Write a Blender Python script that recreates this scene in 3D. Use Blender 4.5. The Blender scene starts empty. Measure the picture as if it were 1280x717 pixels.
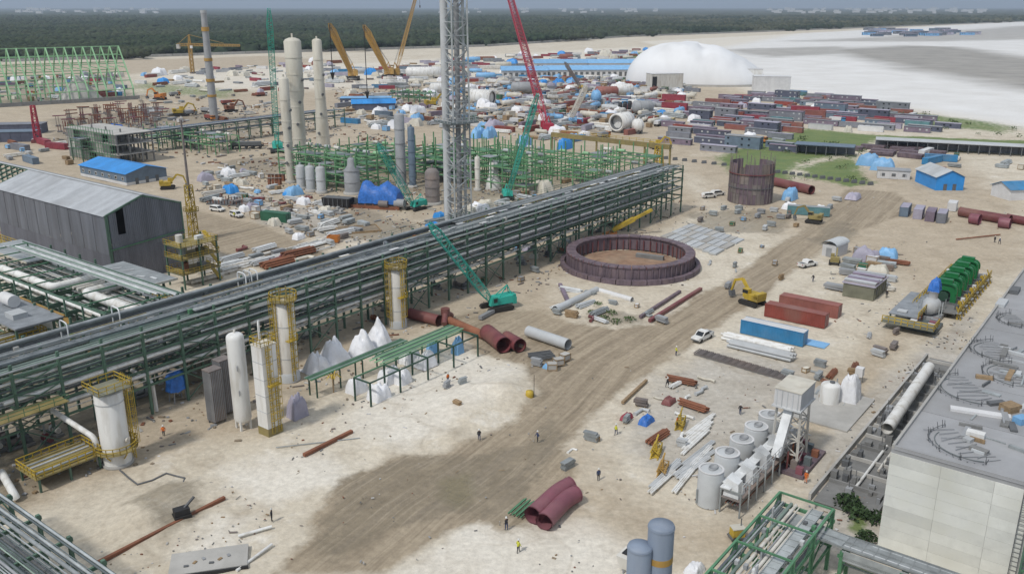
import bpy, bmesh, math, random
import numpy as np
from mathutils import Vector, Matrix, Euler
random.seed(7)
R = math.radians
SC = bpy.context.scene
C = SC.collection
# ---------------------------------------------------------------- camera
F, CAMH, VH = 1100.0, 60.0, 8.0           # focal length in photo pixels, drone height (m), horizon row
PITCH = math.atan((358.5 - VH) / F)
cp, sp = math.cos(PITCH), math.sin(PITCH)
cam = bpy.data.cameras.new('camera'); camo = bpy.data.objects.new('camera', cam); C.objects.link(camo)
cam.sensor_width = 36.0; cam.lens = F / 1280 * 36.0; cam.clip_start = 1.0; cam.clip_end = 40000
camo.location = (0, 0, CAMH); camo.rotation_euler = (math.pi / 2 - PITCH, 0, 0)
SC.camera = camo
# ---------------------------------------------------------------- sky, sun, exposure
SUN_EL, SUN_AZ = R(52), R(222)            # azimuth clockwise from +Y : light comes from behind left
W = bpy.data.worlds.new('World'); SC.world = W; W.use_nodes = True
nt = W.node_tree; nt.nodes.clear()
wo = nt.nodes.new('ShaderNodeOutputWorld'); wb = nt.nodes.new('ShaderNodeBackground')
sky = nt.nodes.new('ShaderNodeTexSky'); sky.sky_type = 'NISHITA'; sky.sun_disc = False
sky.sun_elevation = SUN_EL; sky.sun_rotation = SUN_AZ; sky.air_density = 1.0; sky.dust_density = 1.2; sky.ozone_density = 2.0
wm = nt.nodes.new('ShaderNodeMix'); wm.data_type = 'RGBA'; wm.inputs['Factor'].default_value = 0.72
tc = nt.nodes.new('ShaderNodeTexCoord'); sx = nt.nodes.new('ShaderNodeSeparateXYZ')
rp = nt.nodes.new('ShaderNodeValToRGB')   # overcast deck: darker at the horizon, brighter overhead
rp.color_ramp.elements[0].position = 0.0; rp.color_ramp.elements[0].color = (2.7, 3.6, 5.2, 1)
rp.color_ramp.elements[1].position = 0.55; rp.color_ramp.elements[1].color = (6.8, 7.2, 7.7, 1)
nt.links.new(tc.outputs['Generated'], sx.inputs[0]); nt.links.new(sx.outputs['Z'], rp.inputs[0])
nt.links.new(sky.outputs[0], wm.inputs['A']); nt.links.new(rp.outputs[0], wm.inputs['B'])
nt.links.new(wm.outputs['Result'], wb.inputs[0]); nt.links.new(wb.outputs[0], wo.inputs[0])
wb.inputs[1].default_value = 0.095
sl = bpy.data.lights.new('sun', 'SUN'); so = bpy.data.objects.new('sun', sl); C.objects.link(so)
sl.energy = 2.2; sl.angle = R(5); sl.color = (1.0, 0.96, 0.9)
sd = Vector((math.sin(SUN_AZ) * math.cos(SUN_EL), math.cos(SUN_AZ) * math.cos(SUN_EL), math.sin(SUN_EL)))
so.rotation_euler = sd.to_track_quat('Z', 'Y').to_euler(); so.location = (0, 0, 300)
SC.view_settings.view_transform = 'Standard'; SC.view_settings.look = 'None'; SC.view_settings.gamma = 1.0
SC.view_settings.exposure = 0.0
SC.cycles.max_bounces = 5; SC.cycles.diffuse_bounces = 3; SC.cycles.glossy_bounces = 2; SC.cycles.volume_bounces = 0
SC.cycles.transparent_max_bounces = 6; SC.cycles.use_denoising = True

# ---------------------------------------------------------------- site survey: photo pixel -> point on the ground (or at height z)
A = R(52.6)                                # bearing of the plant grid
E1 = (math.cos(A), math.sin(A)); E2 = (-math.sin(A), math.cos(A))
def G(u, v, z=0.0):
    x = (u - 640) / F; y = -(v - 358.5) / F
    t = (z - CAMH) / (-sp + y * cp)
    return Vector((t * x, t * (cp + y * sp), z))
def PX(p):
    dz = p[2] - CAMH; d = p[1] * cp - dz * sp; up = p[1] * sp + dz * cp
    return 640 + F * p[0] / d, 358.5 - F * up / d
def HT(u, v, vt):                          # height of a thing standing at (u,v) whose top is on row vt
    g = G(u, v); lo, hi = 0.0, 400.0
    for _ in range(40):
        m = (lo + hi) / 2
        if PX((g.x, g.y, m))[1] > vt: lo = m
        else: hi = m
    return lo
def along(p, s, t=0.0, z=None):
    return Vector((p[0] + E1[0] * s + E2[0] * t, p[1] + E1[1] * s + E2[1] * t, p[2] if z is None else z))

# ---------------------------------------------------------------- materials
MATS = {}
def mat(name, col, rough=0.7, metal=0.0, var=0.18, scale=0.35, bump=0.0, streak=0.0, rnd=0.10, dirt=None, dscale=0.15, damt=0.5):
    if name in MATS: return MATS[name]
    m = bpy.data.materials.new(name); m.use_nodes = True; t = m.node_tree; N = t.nodes; L = t.links
    b = N['Principled BSDF']; b.inputs['Roughness'].default_value = rough; b.inputs['Metallic'].default_value = metal
    geo = N.new('ShaderNodeNewGeometry'); nz = N.new('ShaderNodeTexNoise')
    nz.inputs['Scale'].default_value = scale; nz.inputs['Detail'].default_value = 5; nz.inputs['Roughness'].default_value = 0.65
    src = geo.outputs['Position']
    if streak:
        mp = N.new('ShaderNodeMapping'); mp.inputs['Scale'].default_value = (1, 1, streak); L.new(src, mp.inputs[0]); src = mp.outputs[0]
    L.new(src, nz.inputs['Vector'])
    mr = N.new('ShaderNodeMapRange'); mr.inputs[1].default_value = 0.3; mr.inputs[2].default_value = 0.7
    mr.inputs[3].default_value = 1 - var; mr.inputs[4].default_value = 1 + var; L.new(nz.outputs[0], mr.inputs[0])
    oi = N.new('ShaderNodeObjectInfo'); mr2 = N.new('ShaderNodeMapRange')
    mr2.inputs[3].default_value = 1 - rnd; mr2.inputs[4].default_value = 1 + rnd; L.new(oi.outputs['Random'], mr2.inputs[0])
    mu = N.new('ShaderNodeMath'); mu.operation = 'MULTIPLY'; L.new(mr.outputs[0], mu.inputs[0]); L.new(mr2.outputs[0], mu.inputs[1])
    hs = N.new('ShaderNodeHueSaturation'); hs.inputs['Color'].default_value = (*col, 1); L.new(mu.outputs[0], hs.inputs['Value'])
    out = hs.outputs[0]
    if dirt:
        n2 = N.new('ShaderNodeTexNoise'); n2.inputs['Scale'].default_value = dscale; n2.inputs['Detail'].default_value = 6
        L.new(src, n2.inputs['Vector'])
        r2 = N.new('ShaderNodeMapRange'); r2.inputs[1].default_value = 0.48; r2.inputs[2].default_value = 0.68; r2.inputs[4].default_value = damt
        L.new(n2.outputs[0], r2.inputs[0])
        mx = N.new('ShaderNodeMix'); mx.data_type = 'RGBA'; L.new(r2.outputs[0], mx.inputs['Factor'])
        L.new(out, mx.inputs['A']); mx.inputs['B'].default_value = (*dirt, 1); out = mx.outputs['Result']
    L.new(out, b.inputs['Base Color'])
    if bump:
        bp = N.new('ShaderNodeBump'); bp.inputs['Strength'].default_value = bump; bp.inputs['Distance'].default_value = 0.2
        L.new(nz.outputs[0], bp.inputs['Height']); L.new(bp.outputs[0], b.inputs['Normal'])
    MATS[name] = m
    return m
M = {}
def defm(k, *a, **kw): M[k] = mat(k, *a, **kw)
defm('green_steel', (0.085, 0.155, 0.11), 0.6, var=0.25)
defm('green_light', (0.085, 0.215, 0.115), 0.55, var=0.25)
defm('green_pale', (0.28, 0.50, 0.28), 0.6)
defm('green_mod', (0.13, 0.29, 0.14), 0.6, var=0.25)
defm('dark_green', (0.03, 0.075, 0.05), 0.6)
defm('galv', (0.33, 0.355, 0.36), 0.5, 0.05, var=0.3, scale=0.5, rnd=0.25)
defm('galv_light', (0.56, 0.575, 0.58), 0.5, 0.05, var=0.25, rnd=0.25)
defm('galv_dark', (0.13, 0.155, 0.16), 0.55, 0.1, var=0.3, rnd=0.3)
defm('pipe_green', (0.22, 0.29, 0.25), 0.5, 0.0, var=0.25, rnd=0.35)
defm('white', (0.74, 0.74, 0.72), 0.55, var=0.07, rnd=0.05, dirt=(0.42, 0.38, 0.31), damt=0.5, streak=0.2, dscale=0.9)
defm('offwhite', (0.62, 0.60, 0.55), 0.6, var=0.1, dirt=(0.36, 0.30, 0.23), damt=0.55, streak=0.2, dscale=0.9)
defm('cream', (0.60, 0.57, 0.49), 0.6, var=0.1, dirt=(0.35, 0.3, 0.22), damt=0.4, streak=0.2, dscale=0.5)
defm('grey', (0.30, 0.31, 0.32), 0.6, var=0.15)
defm('grey_light', (0.48, 0.50, 0.51), 0.55, var=0.1, dirt=(0.33, 0.32, 0.30), damt=0.4)
defm('grey_dark', (0.12, 0.125, 0.13), 0.65)
defm('grey_brown', (0.20, 0.175, 0.165), 0.7, var=0.25, dirt=(0.30, 0.2, 0.14), damt=0.4)
defm('bluegrey', (0.23, 0.28, 0.36), 0.6, var=0.10, dirt=(0.30, 0.33, 0.38), damt=0.4, streak=0.15, dscale=0.5)
defm('black', (0.02, 0.02, 0.022), 0.6)
defm('rubber', (0.03, 0.028, 0.026), 0.85)
defm('glass', (0.02, 0.025, 0.03), 0.12)
defm('yellow', (0.47, 0.33, 0.035), 0.6, var=0.3, dirt=(0.22, 0.17, 0.08), damt=0.4, dscale=0.6)
defm('yellow_dull', (0.27, 0.22, 0.085), 0.65, var=0.3, dirt=(0.18, 0.14, 0.08))
defm('olive', (0.20, 0.20, 0.145), 0.7, var=0.25)
defm('ochre', (0.40, 0.24, 0.06), 0.55, var=0.2)
defm('orange', (0.55, 0.20, 0.04), 0.55)
defm('teal', (0.03, 0.38, 0.30), 0.45, var=0.15)
defm('teal_dark', (0.02, 0.18, 0.15), 0.5)
defm('crane_red', (0.38, 0.03, 0.06), 0.5, var=0.15)
defm('maroon', (0.165, 0.045, 0.05), 0.55, var=0.25, dirt=(0.28, 0.16, 0.12), damt=0.4)
defm('plum', (0.22, 0.075, 0.10), 0.55, var=0.2, dirt=(0.30, 0.17, 0.16), damt=0.35)
defm('rust', (0.22, 0.09, 0.05), 0.85, var=0.35)
defm('rust_purple', (0.14, 0.105, 0.125), 0.7, var=0.35, scale=0.8, dirt=(0.22, 0.16, 0.155), damt=0.5, streak=0.3, dscale=0.7)
defm('blue', (0.02, 0.16, 0.62), 0.5, var=0.1)
defm('blue_tarp', (0.03, 0.15, 0.50), 0.45, var=0.3, scale=1.2, bump=0.9)
defm('blue_roof', (0.03, 0.26, 0.66), 0.45, var=0.12, streak=1.0)
defm('blue_light', (0.20, 0.42, 0.68), 0.5, var=0.15)
defm('cont_blue', (0.035, 0.21, 0.42), 0.5, var=0.2, dirt=(0.2, 0.2, 0.2), damt=0.3)
defm('cont_red', (0.25, 0.055, 0.04), 0.55, var=0.2, dirt=(0.22, 0.15, 0.12), damt=0.45)
defm('cont_brick', (0.27, 0.10, 0.08), 0.6, var=0.2, dirt=(0.25, 0.18, 0.15), damt=0.4)
defm('cont_crimson', (0.27, 0.04, 0.06), 0.55, var=0.2)
defm('cont_grey', (0.20, 0.21, 0.24), 0.6, var=0.2)
defm('cont_purple', (0.21, 0.165, 0.215), 0.6, var=0.25)
defm('cont_navy', (0.09, 0.10, 0.145), 0.6, var=0.2)
defm('cont_slate', (0.14, 0.19, 0.25), 0.6, var=0.2)
defm('cont_teal', (0.10, 0.22, 0.24), 0.6, var=0.2)
defm('cont_green', (0.03, 0.13, 0.075), 0.55, var=0.2)
defm('cont_lilac', (0.38, 0.36, 0.44), 0.6, var=0.15)
defm('cont_white', (0.62, 0.62, 0.62), 0.6, var=0.1)
defm('sheet_roof', (0.46, 0.48, 0.50), 0.45, 0.2, var=0.12, dirt=(0.30, 0.30, 0.30), damt=0.4, dscale=0.08)
defm('sheet_wall', (0.165, 0.175, 0.20), 0.55, 0.15, var=0.22, scale=0.6, dirt=(0.12, 0.12, 0.135), damt=0.6, streak=0.12, dscale=0.4)
defm('sheet_wall2', (0.145, 0.15, 0.175), 0.55, 0.15, var=0.2, scale=0.6, streak=0.12)
defm('concrete', (0.42, 0.41, 0.385), 0.85, var=0.14, scale=0.3, bump=0.1, dirt=(0.27, 0.26, 0.24), damt=0.45, dscale=0.12)
defm('concrete_dark', (0.21, 0.21, 0.205), 0.85, var=0.2, scale=0.4, dirt=(0.14, 0.14, 0.135), damt=0.55)
defm('concrete_deck', (0.33, 0.335, 0.345), 0.85, var=0.14, scale=0.12, dirt=(0.24, 0.235, 0.225), damt=0.6, dscale=0.07)
defm('panel_cream', (0.66, 0.67, 0.63), 0.7, var=0.10, scale=0.5, rnd=0.11, dirt=(0.50, 0.50, 0.43), damt=0.55, streak=1.0, dscale=0.25)
defm('wood', (0.30, 0.21, 0.12), 0.8, var=0.3, scale=2)
defm('tarp_white', (0.80, 0.81, 0.84), 0.6, var=0.08, scale=1.6, bump=0.6, dirt=(0.6, 0.58, 0.54), damt=0.35, dscale=0.8)
defm('dome_white', (0.74, 0.75, 0.76), 0.6, var=0.06, scale=0.05, dirt=(0.52, 0.52, 0.52), damt=0.5, dscale=0.05, streak=0.3)
defm('mach_green', (0.015, 0.16, 0.05), 0.4, var=0.15)
defm('grid_grey', (0.26, 0.28, 0.30), 0.6, 0.0, var=0.25, scale=0.6)
defm('skin', (0.16, 0.085, 0.055), 0.6); defm('vest_orange', (0.65, 0.16, 0.03), 0.8); defm('vest_yellow', (0.55, 0.55, 0.06), 0.8)
defm('cloth_blue', (0.04, 0.06, 0.13), 0.85); defm('cloth_dark', (0.03, 0.03, 0.035), 0.85); defm('helmet', (0.65, 0.65, 0.62), 0.4)
defm('leaf', (0.035, 0.07, 0.022), 0.8, var=0.4, scale=0.8)
defm('bush', (0.075, 0.12, 0.04), 0.8, var=0.4, scale=1.2)
defm('soil', (0.26, 0.21, 0.15), 0.95, var=0.3, scale=0.7, bump=0.6)
defm('sand_heap', (0.46, 0.40, 0.31), 0.95, var=0.2, scale=0.7, bump=0.5)

# ---------------------------------------------------------------- mesh kit
class MB:
    def __init__(s): s.v = []; s.f = []; s.sm = []; s.mi = []
    def add(s, V, Fs, smooth=False, mi=0):
        o = len(s.v); s.v += [tuple(p) for p in V]
        for q in Fs: s.f.append([i + o for i in q]); s.sm.append(smooth); s.mi.append(mi)
        return s
    def box(s, c, d, rz=0.0, mi=0):
        x, y, z = d[0] / 2, d[1] / 2, d[2] / 2; ca, sa = math.cos(rz), math.sin(rz)
        V = []
        for k in (-1, 1):
            for i, j in ((-1, -1), (1, -1), (1, 1), (-1, 1)):
                px, py = i * x, j * y
                V.append((c[0] + px * ca - py * sa, c[1] + px * sa + py * ca, c[2] + k * z))
        return s.add(V, [(3, 2, 1, 0), (4, 5, 6, 7), (0, 1, 5, 4), (1, 2, 6, 5), (2, 3, 7, 6), (3, 0, 4, 7)], mi=mi)
    def hull8(s, lo, hi, mi=0):            # two quads (4 pts each), lower then upper
        return s.add(list(lo) + list(hi), [(3, 2, 1, 0), (4, 5, 6, 7), (0, 1, 5, 4), (1, 2, 6, 5), (2, 3, 7, 6), (3, 0, 4, 7)], mi=mi)
    def frame(s, p, q):
        d = (Vector(q) - Vector(p)); l = d.length; d = d / l if l > 1e-9 else Vector((0, 0, 1))
        a = Vector((0, 0, 1)).cross(d)
        if a.length < 1e-4: a = Vector((1, 0, 0))
        a.normalize(); b = d.cross(a); return d, a, b
    def bar(s, p, q, w, h=None, mi=0):
        h = h or w; d, a, b = s.frame(p, q); p = Vector(p); q = Vector(q)
        V = [e + a * i * w / 2 + b * j * h / 2 for e in (p, q) for i, j in ((-1, -1), (1, -1), (1, 1), (-1, 1))]
        return s.add(V, [(3, 2, 1, 0), (4, 5, 6, 7), (0, 1, 5, 4), (1, 2, 6, 5), (2, 3, 7, 6), (3, 0, 4, 7)], mi=mi)
    def tube(s, p, q, r, n=10, r2=None, caps=True, mi=0):
        r2 = r if r2 is None else r2; d, a, b = s.frame(p, q); p = Vector(p); q = Vector(q)
        V = []
        for e, rr in ((p, r), (q, r2)):
            for k in range(n):
                t = 2 * math.pi * k / n; V.append(e + a * math.cos(t) * rr + b * math.sin(t) * rr)
        s.add(V, [(k, (k + 1) % n, n + (k + 1) % n, n + k) for k in range(n)], True, mi)
        if caps:
            s.add(V[:n], [tuple(range(n - 1, -1, -1))], False, mi); s.add(V[n:], [tuple(range(n))], False, mi)
        return s
    def path(s, pts, r, n=8, caps=True, mi=0, rs=None):
        pts = [Vector(p) for p in pts]; V = []; a0 = None
        for i, p in enumerate(pts):
            d = (pts[min(i + 1, len(pts) - 1)] - pts[max(i - 1, 0)]).normalized()
            if a0 is None:
                a0 = Vector((0, 0, 1)).cross(d)
                if a0.length < 1e-3: a0 = Vector((1, 0, 0))
            a0 = (a0 - d * a0.dot(d)).normalized(); b = d.cross(a0); rr = rs[i] if rs else r
            for k in range(n):
                t = 2 * math.pi * k / n; V.append(p + a0 * math.cos(t) * rr + b * math.sin(t) * rr)
        m = len(pts)
        s.add(V, [(i * n + k, i * n + (k + 1) % n, (i + 1) * n + (k + 1) % n, (i + 1) * n + k) for i in range(m - 1) for k in range(n)], True, mi)
        if caps:
            s.add(V[:n], [tuple(range(n - 1, -1, -1))], False, mi); s.add(V[-n:], [tuple(range(n))], False, mi)
        return s
    def lathe(s, prof, n=20, c=(0, 0, 0), axis='z', smooth=True, mi=0):
        V = []
        for r, z in prof:
            for k in range(n):
                t = 2 * math.pi * k / n; x, y = r * math.cos(t), r * math.sin(t)
                p = (x, y, z) if axis == 'z' else ((z, x, y) if axis == 'x' else (y, z, x))
                V.append((p[0] + c[0], p[1] + c[1], p[2] + c[2]))
        m = len(prof)
        s.add(V, [(i * n + k, i * n + (k + 1) % n, (i + 1) * n + (k + 1) % n, (i + 1) * n + k) for i in range(m - 1) for k in range(n)], smooth, mi)
        if prof[0][0] > 1e-4: s.add(V[:n], [tuple(range(n - 1, -1, -1))], False, mi)
        if prof[-1][0] > 1e-4: s.add(V[-n:], [tuple(range(n))], False, mi)
        return s
    def ring(s, c, r0, r1, z0, z1, n=32, mi=0):
        V = [];
        for r, z in ((r0, z0), (r1, z0), (r1, z1), (r0, z1)):
            for k in range(n):
                t = 2 * math.pi * k / n; V.append((c[0] + r * math.cos(t), c[1] + r * math.sin(t), z))
        Fs = []
        for j in range(4):
            for k in range(n): Fs.append((j * n + k, j * n + (k + 1) % n, ((j + 1) % 4) * n + (k + 1) % n, ((j + 1) % 4) * n + k))
        return s.add(V, Fs, False, mi)
    def prism(s, poly, z0, z1, mi=0):
        n = len(poly); V = [(p[0], p[1], z0) for p in poly] + [(p[0], p[1], z1) for p in poly]
        return s.add(V, [tuple(range(n - 1, -1, -1)), tuple(range(n, 2 * n))] + [(k, (k + 1) % n, n + (k + 1) % n, n + k) for k in range(n)], mi=mi)
    def extr(s, poly, axis_from, axis_to, mi=0):   # polygon in (x,z) extruded along y
        n = len(poly); V = [(p[0], axis_from, p[1]) for p in poly] + [(p[0], axis_to, p[1]) for p in poly]
        return s.add(V, [tuple(range(n)), tuple(range(2 * n - 1, n - 1, -1))] + [(k, n + k, n + (k + 1) % n, (k + 1) % n) for k in range(n)], mi=mi)
    def lattice(s, p, q, w0, w1=None, seg=None, ch=0.14, br=0.08, mi=0):
        w1 = w0 if w1 is None else w1; d, a, b = s.frame(p, q); p = Vector(p); q = Vector(q); l = (q - p).length
        seg = seg or max(2, int(l / max(w0, 0.5)))
        def cor(i, k):
            t = i / seg; w = (w0 + (w1 - w0) * t) / 2; sgn = ((-1, -1), (1, -1), (1, 1), (-1, 1))[k % 4]
            return p + (q - p) * t + a * sgn[0] * w + b * sgn[1] * w
        for k in range(4): s.bar(cor(0, k), cor(seg, k), ch, mi=mi)
        for i in range(seg):
            for k in range(4):
                if (i + k) % 2: s.bar(cor(i, k), cor(i + 1, k + 1), br, mi=mi)
                else: s.bar(cor(i, k + 1), cor(i + 1, k), br, mi=mi)
                s.bar(cor(i + 1, k), cor(i + 1, k + 1), br, mi=mi)
        return s
    def rail(s, pts, h=1.1, w=0.05, step=2.0, closed=False, mi=0):
        pts = [Vector(p) for p in pts]
        if closed: pts = pts + [pts[0]]
        for p, q in zip(pts, pts[1:]):
            for hh in (h * 0.5, h): s.bar(p + Vector((0, 0, hh)), q + Vector((0, 0, hh)), w, mi=mi)
            n = max(1, int((q - p).length / step))
            for i in range(n + 1):
                e = p.lerp(q, i / n); s.bar(e, e + Vector((0, 0, h)), w, mi=mi)
        return s
    def mesh(s, name, mats):
        me = bpy.data.meshes.new(name); me.from_pydata(s.v, [], s.f)
        for m in (mats if isinstance(mats, (list, tuple)) else [mats]): me.materials.append(M[m] if isinstance(m, str) else m)
        me.polygons.foreach_set('use_smooth', s.sm); me.polygons.foreach_set('material_index', s.mi)
        bm = bmesh.new(); bm.from_mesh(me); bmesh.ops.recalc_face_normals(bm, faces=bm.faces); bm.to_mesh(me); bm.free()
        return me
def tag(o, label=None, cat=None, group=None, kind=None):
    for k, v in (('label', label), ('category', cat), ('group', group), ('kind', kind)):
        if v: o[k] = v
    return o
def link(name, me, parent=None, loc=None, rot=None, scale=None, mw=None):
    o = bpy.data.objects.new(name, me); C.objects.link(o)
    if parent is not None: o.parent = parent
    if mw is not None: o.matrix_basis = mw
    if loc is not None: o.location = loc
    if rot is not None: o.rotation_euler = rot
    if scale is not None: o.scale = scale
    return o
def part(parent, name, mb, m): return link(name, mb.mesh(name, m), parent)
def thing(name, label, cat, loc, rz=0.0, group=None):
    o = link(name, None, None, loc, (0, 0, rz)); o.empty_display_size = 0.5
    return tag(o, label, cat, group)
def solo(name, mb, m, label, cat, loc=(0, 0, 0), rz=0.0, group=None):
    return tag(link(name, mb.mesh(name, m), None, loc, (0, 0, rz)), label, cat, group)
_U = {}
def umesh(shape, m):
    k = (shape, m)
    if k not in _U:
        b = MB()
        if shape == 'box': b.box((0, 0, 0), (1, 1, 1))
        else: b.tube((0, 0, -0.5), (0, 0, 0.5), 0.5, int(shape[3:]))
        _U[k] = b.mesh(m + '_' + shape, m)
    return _U[k]
def ubox(parent, name, c, d, m, rz=0.0): return link(name, umesh('box', m), parent, c, (0, 0, rz), d)
def _barm(p, q, w, h):
    p = Vector(p); q = Vector(q); d, a, b = MB.frame(None, p, q); l = (q - p).length; c = (p + q) / 2
    mm = Matrix(((a.x * w, b.x * h, d.x * l, c.x), (a.y * w, b.y * h, d.y * l, c.y), (a.z * w, b.z * h, d.z * l, c.z), (0, 0, 0, 1)))
    return mm
def ubar(parent, name, p, q, w, m, h=None): return link(name, umesh('box', m), parent, mw=_barm(p, q, w, h or w))
def ucyl(parent, name, p, q, r, m, n=10): return link(name, umesh('cyl%d' % n, m), parent, mw=_barm(p, q, 2 * r, 2 * r))
def copy_tree(o, parent=None):
    c = o.copy(); C.objects.link(c)
    if parent is not None: c.parent = parent
    for ch in list(o.children): copy_tree(ch, c)
    return c
def bend(p, c, q, r, n=5):                 # fillet points for pipe elbows
    p, c, q = Vector(p), Vector(c), Vector(q); a = c + (p - c).normalized() * r; b = c + (q - c).normalized() * r
    return [a * (1 - t) ** 2 + c * 2 * t * (1 - t) + b * t * t for t in [i / n for i in range(n + 1)]]
def pipepath(pts, r):
    out = [Vector(pts[0])]
    for i in range(1, len(pts) - 1): out += bend(pts[i - 1], pts[i], pts[i + 1], r)
    return out + [Vector(pts[-1])]
# ================================================================ ground
def _hash(ix, iy, seed):
    h = (ix.astype(np.int64) * 374761393 + iy.astype(np.int64) * 668265263 + seed * 974711) & 0x7fffffff
    h = ((h ^ (h >> 13)) * 1274126177) & 0x7fffffff
    return ((h ^ (h >> 16)) & 0xffff) / 65535.0
def vnoise(x, y, seed=0):
    ix = np.floor(x); iy = np.floor(y); fx = x - ix; fy = y - iy; fx = fx * fx * (3 - 2 * fx); fy = fy * fy * (3 - 2 * fy)
    a = _hash(ix, iy, seed); b = _hash(ix + 1, iy, seed); c = _hash(ix, iy + 1, seed); d = _hash(ix + 1, iy + 1, seed)
    return (a * (1 - fx) + b * fx) * (1 - fy) + (c * (1 - fx) + d * fx) * fy
def fbm(x, y, seed=0, oct=4):
    s = 0; am = 0.5; t = 0
    for o in range(oct): s = s + am * vnoise(x * 2 ** o, y * 2 ** o, seed + o); t += am; am *= 0.55
    return s / t
def sdist(px, py, poly):                   # signed distance, positive inside
    n = len(poly); ins = np.zeros(px.shape, bool); dm = np.full(px.shape, 1e18)
    for i in range(n):
        x0, y0 = poly[i]; x1, y1 = poly[(i + 1) % n]
        c = ((y0 > py) != (y1 > py)); ins ^= c & (px < (x1 - x0) * (py - y0) / ((y1 - y0) if y1 != y0 else 1e-9) + x0)
        dx, dy = x1 - x0, y1 - y0; t = np.clip(((px - x0) * dx + (py - y0) * dy) / max(dx * dx + dy * dy, 1e-9), 0, 1)
        dm = np.minimum(dm, (px - x0 - t * dx) ** 2 + (py - y0 - t * dy) ** 2)
    return np.where(ins, 1, -1) * np.sqrt(dm)
def wp(pts): return [tuple(G(u, v)[:2]) for u, v in pts]
def axis(lo, hi, d0, d1, g):               # fine spacing between lo and hi, growing outside
    a = list(np.arange(lo, hi, d0)); d = d0
    x = a[-1]; d = d0
    while x < d1: d = d0 + g * (x - hi + d0 * 2); x += max(d0, d); a.append(x)
    return a
xs_p = axis(0, 150, 1.0, 16000, 0.045); xs = sorted(set([-x for x in xs_p] + xs_p)); ys = [-3000, -1000, -300, -80, 0, 30, 50] + axis(62, 330, 1.0, 26000, 0.018)
XX, YY = np.meshgrid(np.array(xs), np.array(ys)); gx, gy = XX.ravel(), YY.ravel()
far = np.clip(gy / 160.0, 1.0, None)
nz1 = fbm(gx / 14, gy / 14, 1) - 0.5; nz2 = fbm(gx / 60, gy / 60, 9) - 0.5; nz3 = fbm(gx / 4, gy / 4, 5) - 0.5
WARP = nz1 * 7 + nz2 * 10 + nz3 * 2
def region(pts, soft, warp=1.0): return np.clip(0.5 + (sdist(gx, gy, wp(pts)) + WARP * warp) / soft, 0, 1)
ROADP = [(340,717),(385,665),(382,640),(430,602),(470,585),(492,567),(545,570),(585,553),(640,525),(672,490),(660,455),(600,440),(560,400),(590,388),(680,385),(715,405),(770,412),(815,405),(860,380),(930,335),(985,300),(1030,265),(1060,235),(1120,240),(1150,260),(1100,280),(1040,300),(960,370),(905,400),(860,432),(800,470),(745,512),(700,555),(715,600),(680,640),(630,655),(600,645),(560,662),(480,717)]
road = region(ROADP, 5, 0.45)
road = np.maximum(road, region([(235,258),(330,285),(420,322),(560,285),(600,300),(420,360),(300,325),(215,285)], 7, 0.5))
tan = region([(835,195),(900,190),(1000,222),(1180,190),(1280,250),(1320,330),(1230,345),(1150,380),(1080,330),(1000,300),(880,245)], 22)
tan = np.maximum(tan, region([(0,135),(170,118),(330,128),(560,200),(640,235),(560,275),(440,285),(330,262),(230,225),(60,160)], 20))
tan = np.maximum(tan, region([(490,400),(560,380),(640,300),(720,330),(700,400),(600,420)], 12))
tan = np.maximum(tan, region([(0,440),(300,380),(560,290),(860,215),(880,262),(700,345),(560,410),(480,440),(320,540),(250,545),(0,650)], 10, 0.6))
tan = np.maximum(tan, region([(640,640),(720,560),(740,600),(900,650),(1000,640),(940,720),(840,690),(740,640)], 14, 1.0))
tan = np.maximum(tan, region([(950,480),(1010,450),(1060,460),(1100,420),(1140,400),(1100,470),(1030,540),(1000,560)], 10, 0.8))
tan = np.maximum(tan, region([(-300,118),(0,80),(330,70),(420,76),(330,84),(170,92),(120,100),(0,110)], 40, 2.0))
tan = np.maximum(tan, region([(-200,100),(0,92),(160,120),(420,112),(600,100),(800,95),(960,118),(1000,150),(900,200),(840,230),(600,250),(560,285),(330,300),(0,330),(-200,340)], 60, 2.0))
mud = region([(385,680),(405,640),(440,600),(470,588),(500,570),(590,572),(660,550),(690,520),(700,545),(670,600),(620,640),(560,632),(480,665),(420,700)], 4, 0.6)
mud = np.maximum(mud, region([(860,268),(960,262),(990,275),(980,292),(880,288)], 6))
mud = np.maximum(mud, region([(1020,282),(1060,275),(1085,292),(1040,310),(1015,300)], 5))
mud = np.maximum(mud, region([(735,380),(800,392),(820,403),(740,400)], 6, 1.3))
mud = np.maximum(mud, region([(390,285),(450,262),(520,285),(470,300)], 6))
mud = np.maximum(mud, region([(170,630),(200,610),(240,605),(262,640),(205,668)], 4, 0.5))
mud = np.maximum(mud, region([(0,480),(240,420),(480,330),(560,310),(560,335),(470,385),(300,450),(160,520),(60,600),(0,640)], 6, 0.6))
mud = np.maximum(mud, region([(60,150),(200,135),(330,150),(300,175),(200,170),(90,178)], 20, 2.2))
mud = np.maximum(mud, region([(400,205),(520,215),(640,240),(600,262),(480,240)], 14, 2.0))
mud = np.maximum(mud, region([(270,200),(350,195),(360,215),(290,222)], 12, 1.6))
mud = np.maximum(mud, region([(0,100),(150,92),(165,122),(0,130)], 30, 2.0))
puddle = region([(555,598),(585,592),(592,612),(575,630),(555,622)], 3.0, 0.25)
grass = region([(885,197),(945,174),(1005,160),(1115,170),(1080,187),(1005,204),(990,226),(920,220)], 22, 1.0)
grass = np.maximum(grass, region([(985,210),(1070,193),(1100,230),(1060,234),(1000,222)], 18, 1.2))
grass = np.maximum(grass, region([(1080,168),(1290,176),(1290,194),(1150,187)], 14, 1.0))
grass = np.maximum(grass, 0.62 * region([(985,112),(1100,131),(1280,158),(1280,172),(1100,152),(985,130)], 30, 2.0))
grass = np.maximum(grass, 0.55 * region([(150,98),(330,112),(300,128),(150,118)], 50, 2))
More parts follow.
